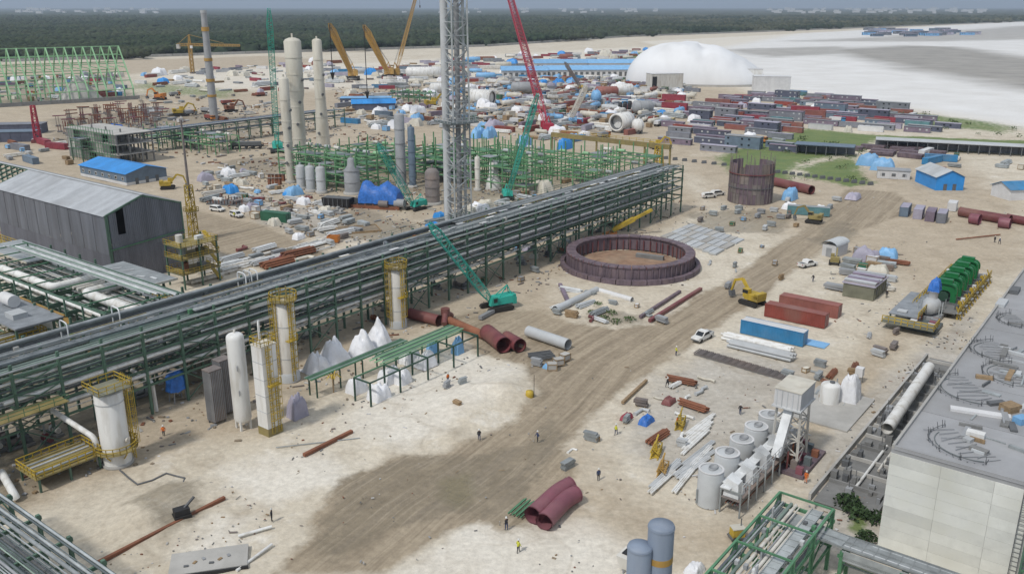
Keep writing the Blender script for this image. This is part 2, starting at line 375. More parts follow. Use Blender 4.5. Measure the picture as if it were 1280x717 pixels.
grass = np.maximum(grass, 0.75 * region([(770,68),(850,60),(860,74),(800,80),(740,78)], 40, 2))
grass = np.maximum(grass, 0.8 * region([(1058,625),(1075,622),(1090,650),(1085,680),(1062,660)], 3, 0.4))
white = region([(955,115),(985,112),(1100,131),(1280,158),(1700,215),(2300,60),(1280,27),(1000,42),(800,52),(880,70)], 30, 0.8)
white = np.maximum(white, region([(290,592),(340,572),(400,575),(420,600),(350,640),(300,630)], 8))
white = np.maximum(white, region([(470,717),(560,675),(640,662),(720,650),(800,690),(800,760),(470,760)], 9))
white = np.maximum(white, region([(430,525),(480,480),(560,440),(640,460),(620,500),(560,530),(500,560)], 10))
white = np.maximum(white, region([(560,665),(610,648),(660,660),(640,700),(560,717)], 8))
white = np.maximum(white, region([(265,645),(330,640),(310,700),(230,690)], 9, 1.2))
white = np.maximum(white, 0.6 * region([(170,92),(420,80),(640,66),(800,58),(880,62),(780,90),(600,100),(420,112),(250,112)], 50))
wet = region([(1030,62),(1130,57),(1200,59),(1290,72),(1500,95),(1500,145),(1280,114),(1230,102),(1150,90),(1075,73)], 50, 2.5)
wet = np.maximum(wet, 0.8 * region([(900,62),(1050,58),(1100,66),(960,72)], 40, 3))
wet = np.maximum(wet, 0.75 * region([(980,52),(1100,46),(1280,32),(1500,26),(1500,44),(1180,52)], 60, 5))
grey = region([(820,470),(900,440),(1000,455),(960,520),(850,600),(800,560)], 14)
grey = np.maximum(grey, region([(1000,640),(1060,520),(1180,410),(1230,380),(1090,700),(1040,720)], 6, 0.5))
grey = np.maximum(grey, region([(250,245),(330,240),(420,275),(440,300),(330,275)], 9, 1.2))
# distance across and along the main road, for wheel ruts
CL = np.array(wp([(370,760),(420,717),(520,632),(600,577),(690,503),(740,452),(800,415),(880,368),(960,322),(1020,280),(1060,250),(1090,225)])); lat = np.full(gx.shape, 1e9); lon = np.zeros(gx.shape); acc = 0.0
for i in range(len(CL) - 1):
    d = CL[i + 1] - CL[i]; l = np.hypot(*d); t_ = np.clip(((gx - CL[i][0]) * d[0] + (gy - CL[i][1]) * d[1]) / l ** 2, 0, 1); ex, ey = gx - CL[i][0] - t_ * d[0], gy - CL[i][1] - t_ * d[1]
    sd_ = np.hypot(ex, ey) * np.sign(d[0] * ey - d[1] * ex + 1e-9); k_ = np.abs(sd_) < np.abs(lat); lat = np.where(k_, sd_, lat); lon = np.where(k_, acc + t_ * l, lon); acc += l
FB = [G(u, v) for u, v in ((-900, 115), (0, 77), (330, 66), (600, 58), (780, 46), (960, 39.5), (1280, 27), (1900, 21))]
FBp = [(p.x, p.y) for p in FB]
forest_poly = FBp + [(26000, 9000), (26000, 30000), (-26000, 30000), (-26000, 2500)]
forest_m = np.clip(0.5 + sdist(gx, gy, forest_poly) / 60, 0, 1)
hz = (nz3 * 0.22 + nz1 * 0.35) * np.clip(1 - forest_m * 3, 0, 1)
HEAPS = [(585,520,4,0.9),(625,492,5,1.3),(560,545,3,0.5),(690,470,4,0.6),(480,560,3,0.5),(330,520,3,0.7),(770,380,5,0.8),(300,700,3,0.4),(1000,520,3,0.5),(212,632,5.5,2.2),(180,655,4,1.0),(600,500,7,1.2),(640,478,6,1.0),(350,500,4,1.2),(760,300,9,1.8),(745,370,7,1.0),(400,610,6,0.4),(1045,292,5,0.6),(520,585,5,0.3),(690,580,7,0.5),(30,662,4,0.8)]
for u, v, r, h in HEAPS:
    p = G(u, v); d = np.hypot(gx - p.x, gy - p.y) / r
    hz = hz + h * np.exp(-d * d * 1.6) * (0.75 + 0.8 * nz3 + 0.5 * nz1)
hz = hz - road * 0.12 - mud * 0.06
hz = np.clip(hz, -0.35, 4) - 0.04
def gnode():
    m = bpy.data.materials.new('site_ground'); m.use_nodes = True; t = m.node_tree; N = t.nodes; L = t.links; b = N['Principled BSDF']
    geo = N.new('ShaderNodeNewGeometry')
    def noise(sc, det=5, src=None, ro=0.62):
        n = N.new('ShaderNodeTexNoise'); n.inputs['Scale'].default_value = sc; n.inputs['Detail'].default_value = det; n.inputs['Roughness'].default_value = ro
        L.new(src or geo.outputs['Position'], n.inputs['Vector']); return n.outputs[0]
    def mr(x, a, c, lo=0.0, hi=1.0):
        r = N.new('ShaderNodeMapRange'); r.inputs[1].default_value = a; r.inputs[2].default_value = c; r.inputs[3].default_value = lo; r.inputs[4].default_value = hi; L.new(x, r.inputs[0]); return r.outputs[0]
    def mul(x, y):
        r = N.new('ShaderNodeMath'); r.operation = 'MULTIPLY'; L.new(x, r.inputs[0])
        if isinstance(y, float): r.inputs[1].default_value = y
        else: L.new(y, r.inputs[1])
        return r.outputs[0]
    def mix(f, a, c, mode='MIX'):
        r = N.new('ShaderNodeMix'); r.data_type = 'RGBA'; r.blend_type = mode
        if isinstance(f, float): r.inputs['Factor'].default_value = f
        else: L.new(f, r.inputs['Factor'])
        for k, x in (('A', a), ('B', c)):
            if isinstance(x, tuple): r.inputs[k].default_value = (*x, 1)
            else: L.new(x, r.inputs[k])
        return r.outputs['Result']
    a1 = N.new('ShaderNodeAttribute'); a1.attribute_name = 'mask_a'; s1 = N.new('ShaderNodeSeparateColor'); L.new(a1.outputs['Color'], s1.inputs[0])
    a2 = N.new('ShaderNodeAttribute'); a2.attribute_name = 'mask_b'; s2 = N.new('ShaderNodeSeparateColor'); L.new(a2.outputs['Color'], s2.inputs[0])
    a3 = N.new('ShaderNodeAttribute'); a3.attribute_name = 'mask_c'; s3 = N.new('ShaderNodeSeparateColor'); L.new(a3.outputs['Color'], s3.inputs[0])
    n_big, n_mid, n_fin = noise(0.03, 6), noise(0.16, 8, ro=0.68), noise(1.1, 7, ro=0.72)
    n_edge = noise(0.45, 7, ro=0.7)
    def crisp(m, k=0.16, amt=0.75):
        x = N.new('ShaderNodeMath'); x.operation = 'MULTIPLY_ADD'; L.new(n_edge, x.inputs[0]); x.inputs[1].default_value = amt; L.new(m, x.inputs[2])
        return mr(x.outputs[0], 0.5 + amt / 2 - k, 0.5 + amt / 2 + k)
    cx = N.new('ShaderNodeCombineXYZ'); L.new(s3.outputs['Green'], cx.inputs[0]); L.new(s3.outputs['Blue'], cx.inputs[1])
    mpl = N.new('ShaderNodeMapping'); mpl.inputs['Scale'].default_value = (1.0, 0.035, 1); L.new(cx.outputs[0], mpl.inputs[0])
    n_trk = noise(0.55, 6, mpl.outputs[0]); n_trk2 = noise(2.0, 4, mpl.outputs[0])
    def ridge(sc, w):
        n = noise(sc, 2); x = N.new('ShaderNodeMath'); x.operation = 'SUBTRACT'; L.new(n, x.inputs[0]); x.inputs[1].default_value = 0.5
        y = N.new('ShaderNodeMath'); y.operation = 'ABSOLUTE'; L.new(x.outputs[0], y.inputs[0]); return mr(y.outputs[0], 0.0, w, 1.0, 0.0)
    sand = mix(mr(n_big, 0.35, 0.65), (0.665, 0.61, 0.505), (0.575, 0.515, 0.41))
    sand = mix(mr(n_mid, 0.52, 0.72, 0, 0.8), sand, (0.42, 0.36, 0.275))
    sand = mix(mr(n_mid, 0.28, 0.44, 0.8, 0.0), sand, (0.77, 0.74, 0.67))
    sand = mix(mr(n_edge, 0.62, 0.72, 0, 0.5), sand, (0.36, 0.30, 0.22))
    c = mix(crisp(s1.outputs['Blue'], 0.22), sand, mix(mr(n_mid, 0.3, 0.7), (0.77, 0.735, 0.655), (0.66, 0.615, 0.53)))
    c = mix(mul(crisp(s3.outputs['Red'], 0.3), 0.7), c, mix(mr(n_mid, 0.35, 0.65), (0.47, 0.385, 0.275), (0.36, 0.29, 0.205)))
    c = mix(mul(crisp(s2.outputs['Red'], 0.2), 0.7), c, mix(mr(n_mid, 0.35, 0.65), (0.50, 0.48, 0.44), (0.36, 0.335, 0.295)))
    c = mix(mul(mul(ridge(0.045, 0.014), mr(n_big, 0.4, 0.6)), 0.4), c, (0.36, 0.30, 0.22))
    c = mix(a3.outputs['Alpha'], c, mix(mr(n_big, 0.3, 0.7), (0.80, 0.805, 0.80), (0.68, 0.675, 0.655)))
    rd = mix(mr(n_trk, 0.38, 0.62), (0.275, 0.225, 0.16), (0.40, 0.335, 0.245))
    rd = mix(mr(n_trk2, 0.52, 0.68, 0, 0.5), rd, (0.20, 0.16, 0.11)); rd = mix(mr(n_trk2, 0.32, 0.44, 0.45, 0), rd, (0.48, 0.40, 0.30))
    rd = mix(mr(n_mid, 0.5, 0.72, 0, 0.6), rd, (0.46, 0.385, 0.285))
    c = mix(crisp(s1.outputs['Red']), c, rd)
    md = mix(mr(n_mid, 0.35, 0.65), (0.19, 0.16, 0.11), (0.275, 0.23, 0.16)); md = mix(mr(n_trk, 0.48, 0.6, 0, 0.75), md, (0.145, 0.122, 0.09)); md = mix(mr(n_trk2, 0.36, 0.46, 0.65, 0), md, (0.36, 0.31, 0.235))
    mdf = crisp(a1.outputs['Alpha'], 0.2, 1.3); c = mix(mul(mdf, 0.62), c, md)
    wt = mix(mr(n_big, 0.35, 0.65), (0.40, 0.385, 0.355), (0.29, 0.28, 0.26)); c = mix(s2.outputs['Green'], c, wt)
    gr = mix(mr(n_mid, 0.3, 0.7), (0.07, 0.15, 0.025), (0.17, 0.22, 0.06)); gf = crisp(s1.outputs['Green'], 0.12, 0.9); c = mix(mul(gf, 0.92), c, gr)
    c = mix(mul(crisp(s2.outputs['Blue'], 0.3, 0.9), 0.6), c, (0.20, 0.17, 0.085)); c = mix(a2.outputs['Alpha'], c, (0.05, 0.06, 0.035))
    c = mix(1.0, c, mix(mr(n_fin, 0.3, 0.7), (0.78, 0.77, 0.76), (1.14, 1.13, 1.12)), 'MULTIPLY')
    L.new(c, b.inputs['Base Color'])
    rr = N.new('ShaderNodeMath'); rr.operation = 'SUBTRACT'; rr.inputs[0].default_value = 0.93
    pw = N.new('ShaderNodeMath'); pw.operation = 'MULTIPLY_ADD'; L.new(s2.outputs['Blue'], pw.inputs[0]); pw.inputs[1].default_value = 0.6; L.new(mul(mdf, 0.22), pw.inputs[2])
    L.new(pw.outputs[0], rr.inputs[1]); L.new(rr.outputs[0], b.inputs['Roughness'])
    bp = N.new('ShaderNodeBump'); bp.inputs['Strength'].default_value = 0.45; bp.inputs['Distance'].default_value = 0.35
    ad = N.new('ShaderNodeMath'); ad.operation = 'ADD'; L.new(n_fin, ad.inputs[0]); L.new(n_mid, ad.inputs[1]); L.new(ad.outputs[0], bp.inputs['Height']); L.new(bp.outputs[0], b.inputs['Normal'])
    return m
GM = gnode()
ny, nx = XX.shape
idx = np.arange(ny * nx).reshape(ny, nx)
quads = np.stack([idx[:-1, :-1], idx[:-1, 1:], idx[1:, 1:], idx[1:, :-1]], -1).reshape(-1, 4)
ca = np.stack([road, grass, white, mud], -1); cb = np.stack([grey, wet, puddle, forest_m], -1); plain = region([(955,115),(985,112),(1100,131),(1280,158),(1700,215),(2300,60),(1280,27),(1000,42),(900,60)], 40, 0.8); cc = np.stack([tan, lat, lon, plain], -1)
fm = lambda a: a[quads].mean(1)
cls = np.zeros(len(quads), int); cls[fm(road) > 0.55] = 1; cls[fm(grass) > 0.5] = 2
cls[(fm(white) > 0.5) & (fm(XX.ravel()) > 200) & (cls == 0)] = 3; cls[fm(forest_m) > 0.5] = 0
for k, nm in enumerate(('ground', 'dirt_road', 'grass_field', 'sand_plain')):
    q = quads[cls == k]; used, inv = np.unique(q, return_inverse=True); q = inv.reshape(-1, 4)
    me = bpy.data.meshes.new(nm); me.vertices.add(len(used)); me.vertices.foreach_set('co', np.stack([gx[used], gy[used], hz[used]], -1).ravel())
    me.loops.add(q.size); me.loops.foreach_set('vertex_index', q.ravel()); me.polygons.add(len(q)); me.polygons.foreach_set('loop_start', np.arange(0, q.size, 4)); me.polygons.foreach_set('loop_total', np.full(len(q), 4))
    me.update(); me.validate(); me.polygons.foreach_set('use_smooth', np.ones(len(q), bool))
    for an, ar in (('mask_a', ca), ('mask_b', cb), ('mask_c', cc)):
        at = me.attributes.new(an, 'FLOAT_COLOR', 'POINT'); at.data.foreach_set('color', ar[used].astype(np.float32).ravel())
    me.materials.append(GM); tag(link(nm, me), kind='structure')
# ---------------------------------------------------------------- forest
def forest_material():
    m = bpy.data.materials.new('forest_leaves'); m.use_nodes = True; t = m.node_tree; N = t.nodes; L = t.links; b = N['Principled BSDF']; b.inputs['Roughness'].default_value = 0.9
    b.inputs['Specular IOR Level'].default_value = 0.1
    geo = N.new('ShaderNodeNewGeometry')
    def noise(sc, det):
        n = N.new('ShaderNodeTexNoise'); n.inputs['Scale'].default_value = sc; n.inputs['Detail'].default_value = det; L.new(geo.outputs['Position'], n.inputs['Vector']); return n.outputs[0]
    def ramp(x, st):
        r = N.new('ShaderNodeValToRGB'); L.new(x, r.inputs[0]); e = r.color_ramp.elements
        e[0].position, e[0].color = st[0][0], (*st[0][1], 1); e[1].position, e[1].color = st[1][0], (*st[1][1], 1)
        for p, c in st[2:]: q = e.new(p); q.color = (*c, 1)
        return r.outputs[0]
    c1 = ramp(noise(0.09, 3), [(0.38, (0.010, 0.021, 0.014)), (0.66, (0.055, 0.085, 0.042))])
    c2 = ramp(noise(0.0035, 4), [(0.40, (0.02, 0.034, 0.018)), (0.64, (0.12, 0.115, 0.07))])
    mx = N.new('ShaderNodeMix'); mx.data_type = 'RGBA'; L.new(c1, mx.inputs['A']); L.new(c2, mx.inputs['B'])
    sx = N.new('ShaderNodeSeparateXYZ'); L.new(geo.outputs['Position'], sx.inputs[0])
    r = N.new('ShaderNodeMapRange'); r.inputs[1].default_value = 100; r.inputs[2].default_value = 700; r.inputs[3].default_value = 0.32; r.inputs[4].default_value = 0.8; L.new(sx.outputs['X'], r.inputs[0]); L.new(r.outputs[0], mx.inputs['Factor'])
    L.new(mx.outputs['Result'], b.inputs['Base Color']); return m
FM = forest_material()
def forest():
    rng = np.random.default_rng(5)
    ico = bmesh.new(); bmesh.ops.create_icosphere(ico, subdivisions=1, radius=1); bv = np.array([v.co[:] for v in ico.verts]); bf = np.array([[v.index for v in f.verts] for f in ico.faces]); ico.free()
    V = []; Fa = []; off = 0
    # crowns of the near kilometres, closer together towards the edge
    n = 0; P = []
    for ylo, yhi, cnt in ((900, 1700, 14000), (1700, 3000, 9000), (3000, 5200, 7000)):
        y = rng.uniform(ylo, yhi, cnt * 2); x = rng.uniform(-0.75, 0.75, cnt * 2) * y
        k = sdist(x, y, forest_poly) > 8 - 55 * np.clip(fbm(x / 90, y / 90, 63) - 0.45, 0, 1) * 4; x, y = x[k][:cnt], y[k][:cnt]; sc = rng.uniform(3.2, 6.5, len(x)) * (1 if ylo < 1700 else 1.35 if ylo < 3000 else 2.0)
        P.append(np.stack([x, y, sc], -1))
    P = np.concatenate(P); big = fbm(P[:, 0] / 120, P[:, 1] / 120, 3)
    nV = len(bv)
    jit = rng.uniform(0.72, 1.28, (len(P), nV, 1))
    vv = bv[None] * jit * P[:, 2][:, None, None] * np.array([1, 1, 0.8])
    ctr = np.stack([P[:, 0], P[:, 1], 3 + 6 * big + rng.uniform(-1, 2.5, len(P))], -1)
    vv = (vv + ctr[:, None]).reshape(-1, 3); ff = (bf[None] + (np.arange(len(P)) * nV)[:, None, None]).reshape(-1, 3)
    # the closed canopy beyond
    yy = [930.0]
    while yy[-1] < 25000: yy.append(yy[-1] * 1.022)
    uu = np.linspace(-0.85, 0.85, 420); U, Y = np.meshgrid(uu, np.array(yy)); X = U * Y
    h = 5.5 + 7 * (fbm(X / 35, Y / 70, 21) - 0.5) + 10 * (fbm(X / 220, Y / 400, 31) - 0.4)
    s = sdist(X.ravel(), Y.ravel(), forest_poly).reshape(X.shape); h = np.where(s > 5, np.maximum(h, 1.5), -3)
    gv = np.stack([X, Y, h], -1).reshape(-1, 3); a, b = X.shape; id2 = np.arange(a * b).reshape(a, b) + len(vv)
    t1 = np.stack([id2[:-1, :-1], id2[:-1, 1:], id2[1:, 1:]], -1).reshape(-1, 3); t2 = np.stack([id2[:-1, :-1], id2[1:, 1:], id2[1:, :-1]], -1).reshape(-1, 3)
    vv = np.concatenate([vv, gv]); ff = np.concatenate([ff, t1, t2])
    me = bpy.data.meshes.new('forest'); me.vertices.add(len(vv)); me.vertices.foreach_set('co', vv.ravel()); me.loops.add(ff.size); me.loops.foreach_set('vertex_index', ff.ravel())
    me.polygons.add(len(ff)); me.polygons.foreach_set('loop_start', np.arange(0, ff.size, 3)); me.polygons.foreach_set('loop_total', np.full(len(ff), 3)); me.update(); me.materials.append(FM)
    tag(link('forest', me), 'dark green forest stretching to the horizon behind the construction site', 'forest', kind='stuff')
forest()
# ================================================================ pipe racks
def pipe_rack(label, org, rz, L, W, tiers, bay, npipes, top=None, colw=0.36, seed=1, cols=(0.0, 1.0), mats=None, gap=None, brace=True, steel='green_steel', cat='pipe rack', ptop=None, overhang=0.0):
    rg = random.Random(seed); t = thing('pipe_rack', label, cat, org, rz); nb = int(L / bay); H = top or tiers[-1]
    for i in range(nb + 1):
        x = i * bay
        for f in cols: ubar(t, 'column', (x, f * W, 0), (x, f * W, H), colw, steel)
        for z in tiers: ubar(t, 'beam', (x, -0.3, z - 0.2), (x, W + 0.3, z - 0.2), 0.26, steel, 0.38)
    for z in tiers:
        for f in cols: ubar(t, 'girder', (-0.4, f * W, z - 0.62), (nb * bay + 0.4, f * W, z - 0.62), 0.22, steel, 0.32)
    if brace:
        for i in range(1, nb, 4):
            for f in cols:
                b = MB()
                for z0, z1 in zip([0.3] + list(tiers), tiers): b.bar((i * bay, f * W - 0.14, z0), ((i + 1) * bay, f * W - 0.14, z1 - 0.6), 0.14).bar(((i + 1) * bay, f * W - 0.2, z0), (i * bay, f * W - 0.2, z1 - 0.6), 0.14)
                part(t, 'brace', b, steel)
    mats = mats or ['galv', 'galv', 'galv_dark', 'pipe_green', 'pipe_green', 'galv_light', 'grey', 'offwhite', 'galv']
    for k, z in enumerate(tiers):
        ys = 0.35; n = 0; last = k == len(tiers) - 1; lim = npipes if not last else (ptop or npipes)
        while ys < W - 0.2 and n < lim:
            r = rg.choice((0.08, 0.1, 0.13, 0.16, 0.2, 0.28, 0.36)) if not last else rg.choice((0.06, 0.08, 0.11, 0.14, 0.2))
            if gap and last and gap[0] < ys + r < gap[1]: ys = gap[1]; continue
            x0, x1 = -overhang, nb * bay + overhang
            if rg.random() < 0.35: x0 += rg.random() * L * 0.4
            if rg.random() < 0.35: x1 -= rg.random() * L * 0.4
            ucyl(t, 'pipe', (x0, ys + r, z + r), (x1, ys + r, z + r), r, rg.choice(mats), 8)
            ys += 2 * r + rg.choice((0.06, 0.12, 0.2, 0.45) if last else (0.12, 0.2, 0.35, 0.7)); n += 1
    return t
REF = Vector((-14.5, 177.4, 0)); S0 = -118.0
main = pipe_rack('long green steel pipe rack crossing the site diagonally, packed with grey pipes', along(REF, S0), A, 227, 10.0, (5.4, 8.0, 10.6, 13.2), 6.3, 15, top=14.4, seed=3, gap=(4.4, 5.8), ptop=34, cols=(0, 0.5, 1.0))
def tray(t, x0, x1, y, w, z, m='galv_light'):
    b = MB().bar((x0, y, z), (x1, y, z), 0.06, 0.22).bar((x0, y + w, z), (x1, y + w, z), 0.06, 0.22).box(((x0 + x1) / 2, y + w / 2, z - 0.05), (x1 - x0, w, 0.03))
    n = int((x1 - x0) / 1.2)
    for i in range(n): b.bar((x0 + i * 1.2, y, z + 0.02), (x0 + i * 1.2, y + w, z + 0.02), 0.1, 0.04)
    part(t, 'cable_tray', b, m)
tray(main, 60, 227, 0.5, 1.6, 14.1, 'galv'); tray(main, 92, 222, 4.5, 1.5, 13.75, 'galv'); tray(main, 20, 227, 7.9, 1.7, 14.1, 'galv'); tray(main, 0, 120, 2.4, 1.2, 13.9, 'galv')
tray(main, 118, 226, 2.4, 1.9, 14.15, 'galv'); tray(main, 130, 226, 6.0, 1.8, 14.15, 'galv')
rg = random.Random(11)
for i in range(30):                        # pale insulation sheets laid on the top tier
    x = 96 + i * 4.2 + rg.uniform(-1, 1); ubox(main, 'cladding_sheet', (x, rg.choice((1.2, 3.4, 4.8, 5.3)), 14.36), (rg.uniform(1.6, 3.0), rg.uniform(0.5, 1.0), 0.1), rg.choice(('white', 'cont_white', 'galv_light')), rg.uniform(-0.1, 0.1))
for y, z, x0, x1, r in ((0.45, 12.0, 70, 215, 0.2), (0.3, 9.2, 30, 190, 0.28), (0.5, 11.7, 0, 90, 0.22), (0.3, 6.6, 10, 110, 0.3), (-0.5, 13.6, 20, 200, 0.16), (-0.5, 10.9, 60, 222, 0.14), (-0.5, 8.2, 90, 225, 0.18), (3.2, 14.7, 0, 120, 0.26), (7.0, 14.8, 10, 150, 0.3)): ucyl(main, 'pipe', (x0, y, z), (x1, y, z), r, 'white' if z < 14 and y > 0 else 'galv', 10)
for x in (42, 50, 73, 74.2, 75.4):          # goose-neck loops standing above the rack
    part(main, 'expansion_loop', MB().path(pipepath([(x, 5.0, 13.4), (x, 5.0, 16.2), (x + 0.2, 7.6, 16.2), (x + 0.2, 7.6, 13.4)], 0.7), 0.11, 8), 'galv_light')
b = MB().box((24, -1.6, 8.0), (26, 3.0, 0.12)); part(main, 'walkway', b, 'yellow_dull'); part(main, 'handrail', MB().rail([(11, -3.1, 8.05), (37, -3.1, 8.05)], 1.1, 0.07), 'green_light')
for x in (12, 18, 24, 30, 36): ubar(main, 'bracket', (x, 0, 7.0), (x, -3.0, 7.8), 0.18, 'green_steel')
for y in (0.2, 9.8): part(main, 'handrail', MB().rail([(110, y, 14.2), (227, y, 14.2)], 1.0, 0.05, 3.0), 'green_steel')
for k in range(9): part(main, 'handrail', MB().rail([(20 + k * 22, 4.5, 13.6), (32 + k * 22, 4.5, 13.6)], 1.0, 0.06, 1.5), 'yellow')
for k in range(60): x = (k * 61 % 2270) / 10; ubox(main, 'valve', (x, 0.6 + (k * 7 % 80) / 10, (5.9, 8.5, 11.1, 13.9)[k % 4]), (0.7, 0.5, 0.7), ('galv_light', 'grey', 'green_light', 'offwhite', 'rust')[k % 5])
# rack running off towards the shed, over the left of the site
cr0 = along(REF, -46, 11)
cross = pipe_rack('side pipe rack branching left from the main rack toward the grey shed', cr0, A + math.pi / 2, 62, 21, (2.4, 4.6, 7.2, 9.6), 6.2, 14, top=10.6, seed=8, ptop=26, cols=(0, 0.33, 0.67, 1.0))
part(cross, 'pipe', MB().path(pipepath([(-2, 13.2, 11.0), (22, 13.2, 11.0), (22, 5.0, 11.0)], 1.0), 0.85, 12), 'white')
part(cross, 'pipe', MB().path(pipepath([(58, 15.2, 11.0), (30, 15.2, 11.0), (30, 4.0, 11.0)], 1.2), 0.7, 12), 'white')
part(cross, 'pipe', MB().path(pipepath([(58, 17.6, 10.7), (8, 17.6, 10.7)], 1.2), 0.3, 10), 'white')
for k, x in enumerate((24.4, 26.4, 28)): ucyl(cross, 'pipe', (x, 4.5, 10.6), (x, 12.5, 10.6), 0.42 - 0.06 * k, 'offwhite', 12)
b = MB().box((26, 1.5, 11.0), (19, 6.5, 0.25)); part(cross, 'deck', b, 'galv'); part(cross, 'deck_edge', MB().bar((16.5, 4.8, 11.0), (35.5, 4.8, 11.0), 0.12, 0.4).bar((16.5, -1.8, 11.0), (16.5, 4.8, 11.0), 0.12, 0.4), 'cream')
for k in range(5): ubox(cross, 'plate', (20 + 2.9 * k, 1.0 + 0.9 * (k % 3), 11.2), (1.9, 0.5, 0.08), 'galv_light', 0.3 * k)
b = MB().box((60, 6.5, 11.0), (20, 8, 0.25)); part(cross, 'deck', b, 'galv'); part(cross, 'deck_edge', MB().bar((50, 10.55, 11.0), (70, 10.55, 11.0), 0.12, 0.4), 'cream')
for k in range(6): ubox(cross, 'plate', (53 + 2.6 * k, 5.0 + 1.1 * (k % 3), 11.2), (1.6, 0.6, 0.08), 'galv_light', 0.2 * k)
for k in range(10):
    for y in (7.2, 20.8): ubar(cross, 'upper_post', (2 + k * 6, y, 10.4), (2 + k * 6, y, 13.6), 0.24, 'green_steel')
for y in (7.2, 20.8): ubar(cross, 'upper_girder', (0, y, 13.5), (58, y, 13.5), 0.24, 'green_steel')
for k in range(10): ubar(cross, 'upper_beam', (2 + k * 6, 7.2, 13.5), (2 + k * 6, 20.8, 13.5), 0.2, 'green_light')
for k in range(7): ucyl(cross, 'pipe', (-1 + k, 8.2 + k * 0.55, 13.8), (50 + k, 8.2 + k * 0.55, 13.8), 0.14 + 0.03 * (k % 3), ('galv', 'galv_light', 'pipe_green')[k % 3], 8)
# yellow catwalk in front of the shed
cw = thing('catwalk', 'yellow railed catwalk running along the foot of the grey shed', 'catwalk', along(cr0, -5.2, 3), A + math.pi / 2)
part(cw, 'floor', MB().box((45, -1.2, 9.6), (100, 2.0, 0.16)), 'yellow_dull')
for y in (-0.2, -2.2): part(cw, 'handrail', MB().rail([(-5, y, 9.7), (95, y, 9.7)], 1.2, 0.1, 1.6), 'yellow')
for k in range(16): ubar(cw, 'post', (-4 + 6.4 * k, -1.2, 0), (-4 + 6.4 * k, -1.2, 9.5), 0.3, 'green_steel')
# near left rack, just below the drone
nl = G(160, 717, 12); nlo = Vector((nl.x + 8 * E2[0] * -1, nl.y - 8 * E2[1], 0))
pipe_rack('pipe rack in the bottom left corner carrying many thin grey pipes', nlo, A + math.pi / 2, 44, 11, (6.5, 9.0, 11.4), 6.2, 10, top=11.6, seed=21, ptop=40, mats=['galv', 'galv_dark', 'pipe_green', 'galv', 'grey'])
# ================================================================ vessels beside the main rack
def ladder(t, p, h, w=0.6, out=(0, -1), m='yellow', cage=True, z0=0.4):
    ox, oy = out; lx, ly = -oy, ox; b = MB()
    for sgn in (-1, 1): b.bar((p[0] + lx * w / 2 * sgn, p[1] + ly * w / 2 * sgn, z0), (p[0] + lx * w / 2 * sgn, p[1] + ly * w / 2 * sgn, h), 0.1)
    z = z0
    while z < h: b.bar((p[0] - lx * w / 2, p[1] - ly * w / 2, z), (p[0] + lx * w / 2, p[1] + ly * w / 2, z), 0.06); z += 0.4
    if cage:
        for k in (-0.45, 0, 0.45): b.bar((p[0] + ox * 0.75 + lx * k, p[1] + oy * 0.75 + ly * k, 2.6), (p[0] + ox * 0.75 + lx * k, p[1] + oy * 0.75 + ly * k, h + 1), 0.06)
        z = 2.6
        while z < h + 1:
            pts = [(p[0] + lx * w / 2, p[1] + ly * w / 2, z), (p[0] + ox * 0.55 + lx * 0.5, p[1] + oy * 0.55 + ly * 0.5, z), (p[0] + ox * 0.78, p[1] + oy * 0.78, z), (p[0] + ox * 0.55 - lx * 0.5, p[1] + oy * 0.55 - ly * 0.5, z), (p[0] - lx * w / 2, p[1] - ly * w / 2, z)]
            for q, r_ in zip(pts, pts[1:]): b.bar(q, r_, 0.07)
            z += 1.1
    part(t, 'ladder', b, m)
def ring_platform(t, r, z, ro, m='yellow', floor='yellow_dull', n=20, h=1.2):
    part(t, 'platform', MB().ring((0, 0), r, ro, z - 0.1, z, n), floor)
    pts = [(ro * math.cos(2 * math.pi * k / n), ro * math.sin(2 * math.pi * k / n), z) for k in range(n)]
    part(t, 'handrail', MB().rail(pts, h, 0.09, 1.2, True), m)
    b = MB()
    for k in range(0, n, 3):
        a = 2 * math.pi * k / n; b.bar((r * math.cos(a), r * math.sin(a), z - 1.1), (ro * math.cos(a), ro * math.sin(a), z - 0.1), 0.12)
    part(t, 'bracket', b, m)
def place(u, v): g = G(u, v); return Vector((g.x, g.y, 0))
# short wide tank with railed roof
p = place(148, 578); t = thing('storage_tank', 'short white tank with yellow railed roof platform at the left end of the rack', 'tank', p, A)
part(t, 'shell', MB().lathe([(1.85, 0.3), (1.85, 10.6), (1.7, 10.8), (0.01, 11.1)], 32), 'white'); part(t, 'base', MB().lathe([(2.05, 0), (2.05, 0.35), (1.8, 0.4)], 32), 'concrete')
part(t, 'platform', MB().box((0, 0, 11.25), (4.5, 4.2, 0.14)), 'olive'); part(t, 'handrail', MB().rail([(-2.25, -2.1, 11.3), (2.25, -2.1, 11.3), (2.25, 2.1, 11.3), (-2.25, 2.1, 11.3)], 1.1, 0.08, 1.1, True), 'yellow')
ring_platform(t, 1.9, 2.4, 2.8, h=1.0); ladder(t, (2.05, 0.9), 11.3, out=(1, 0)); ladder(t, (2.0, -1.0), 11.3, out=(1, 0))
part(t, 'manhole', MB().tube((0.7, -1.6, 3.8), (0.85, -2.0, 3.8), 0.36, 14), 'offwhite')
part(t, 'band', MB().ring((0, 0), 1.85, 1.9, 9.3, 9.45, 32), 'grey_light')
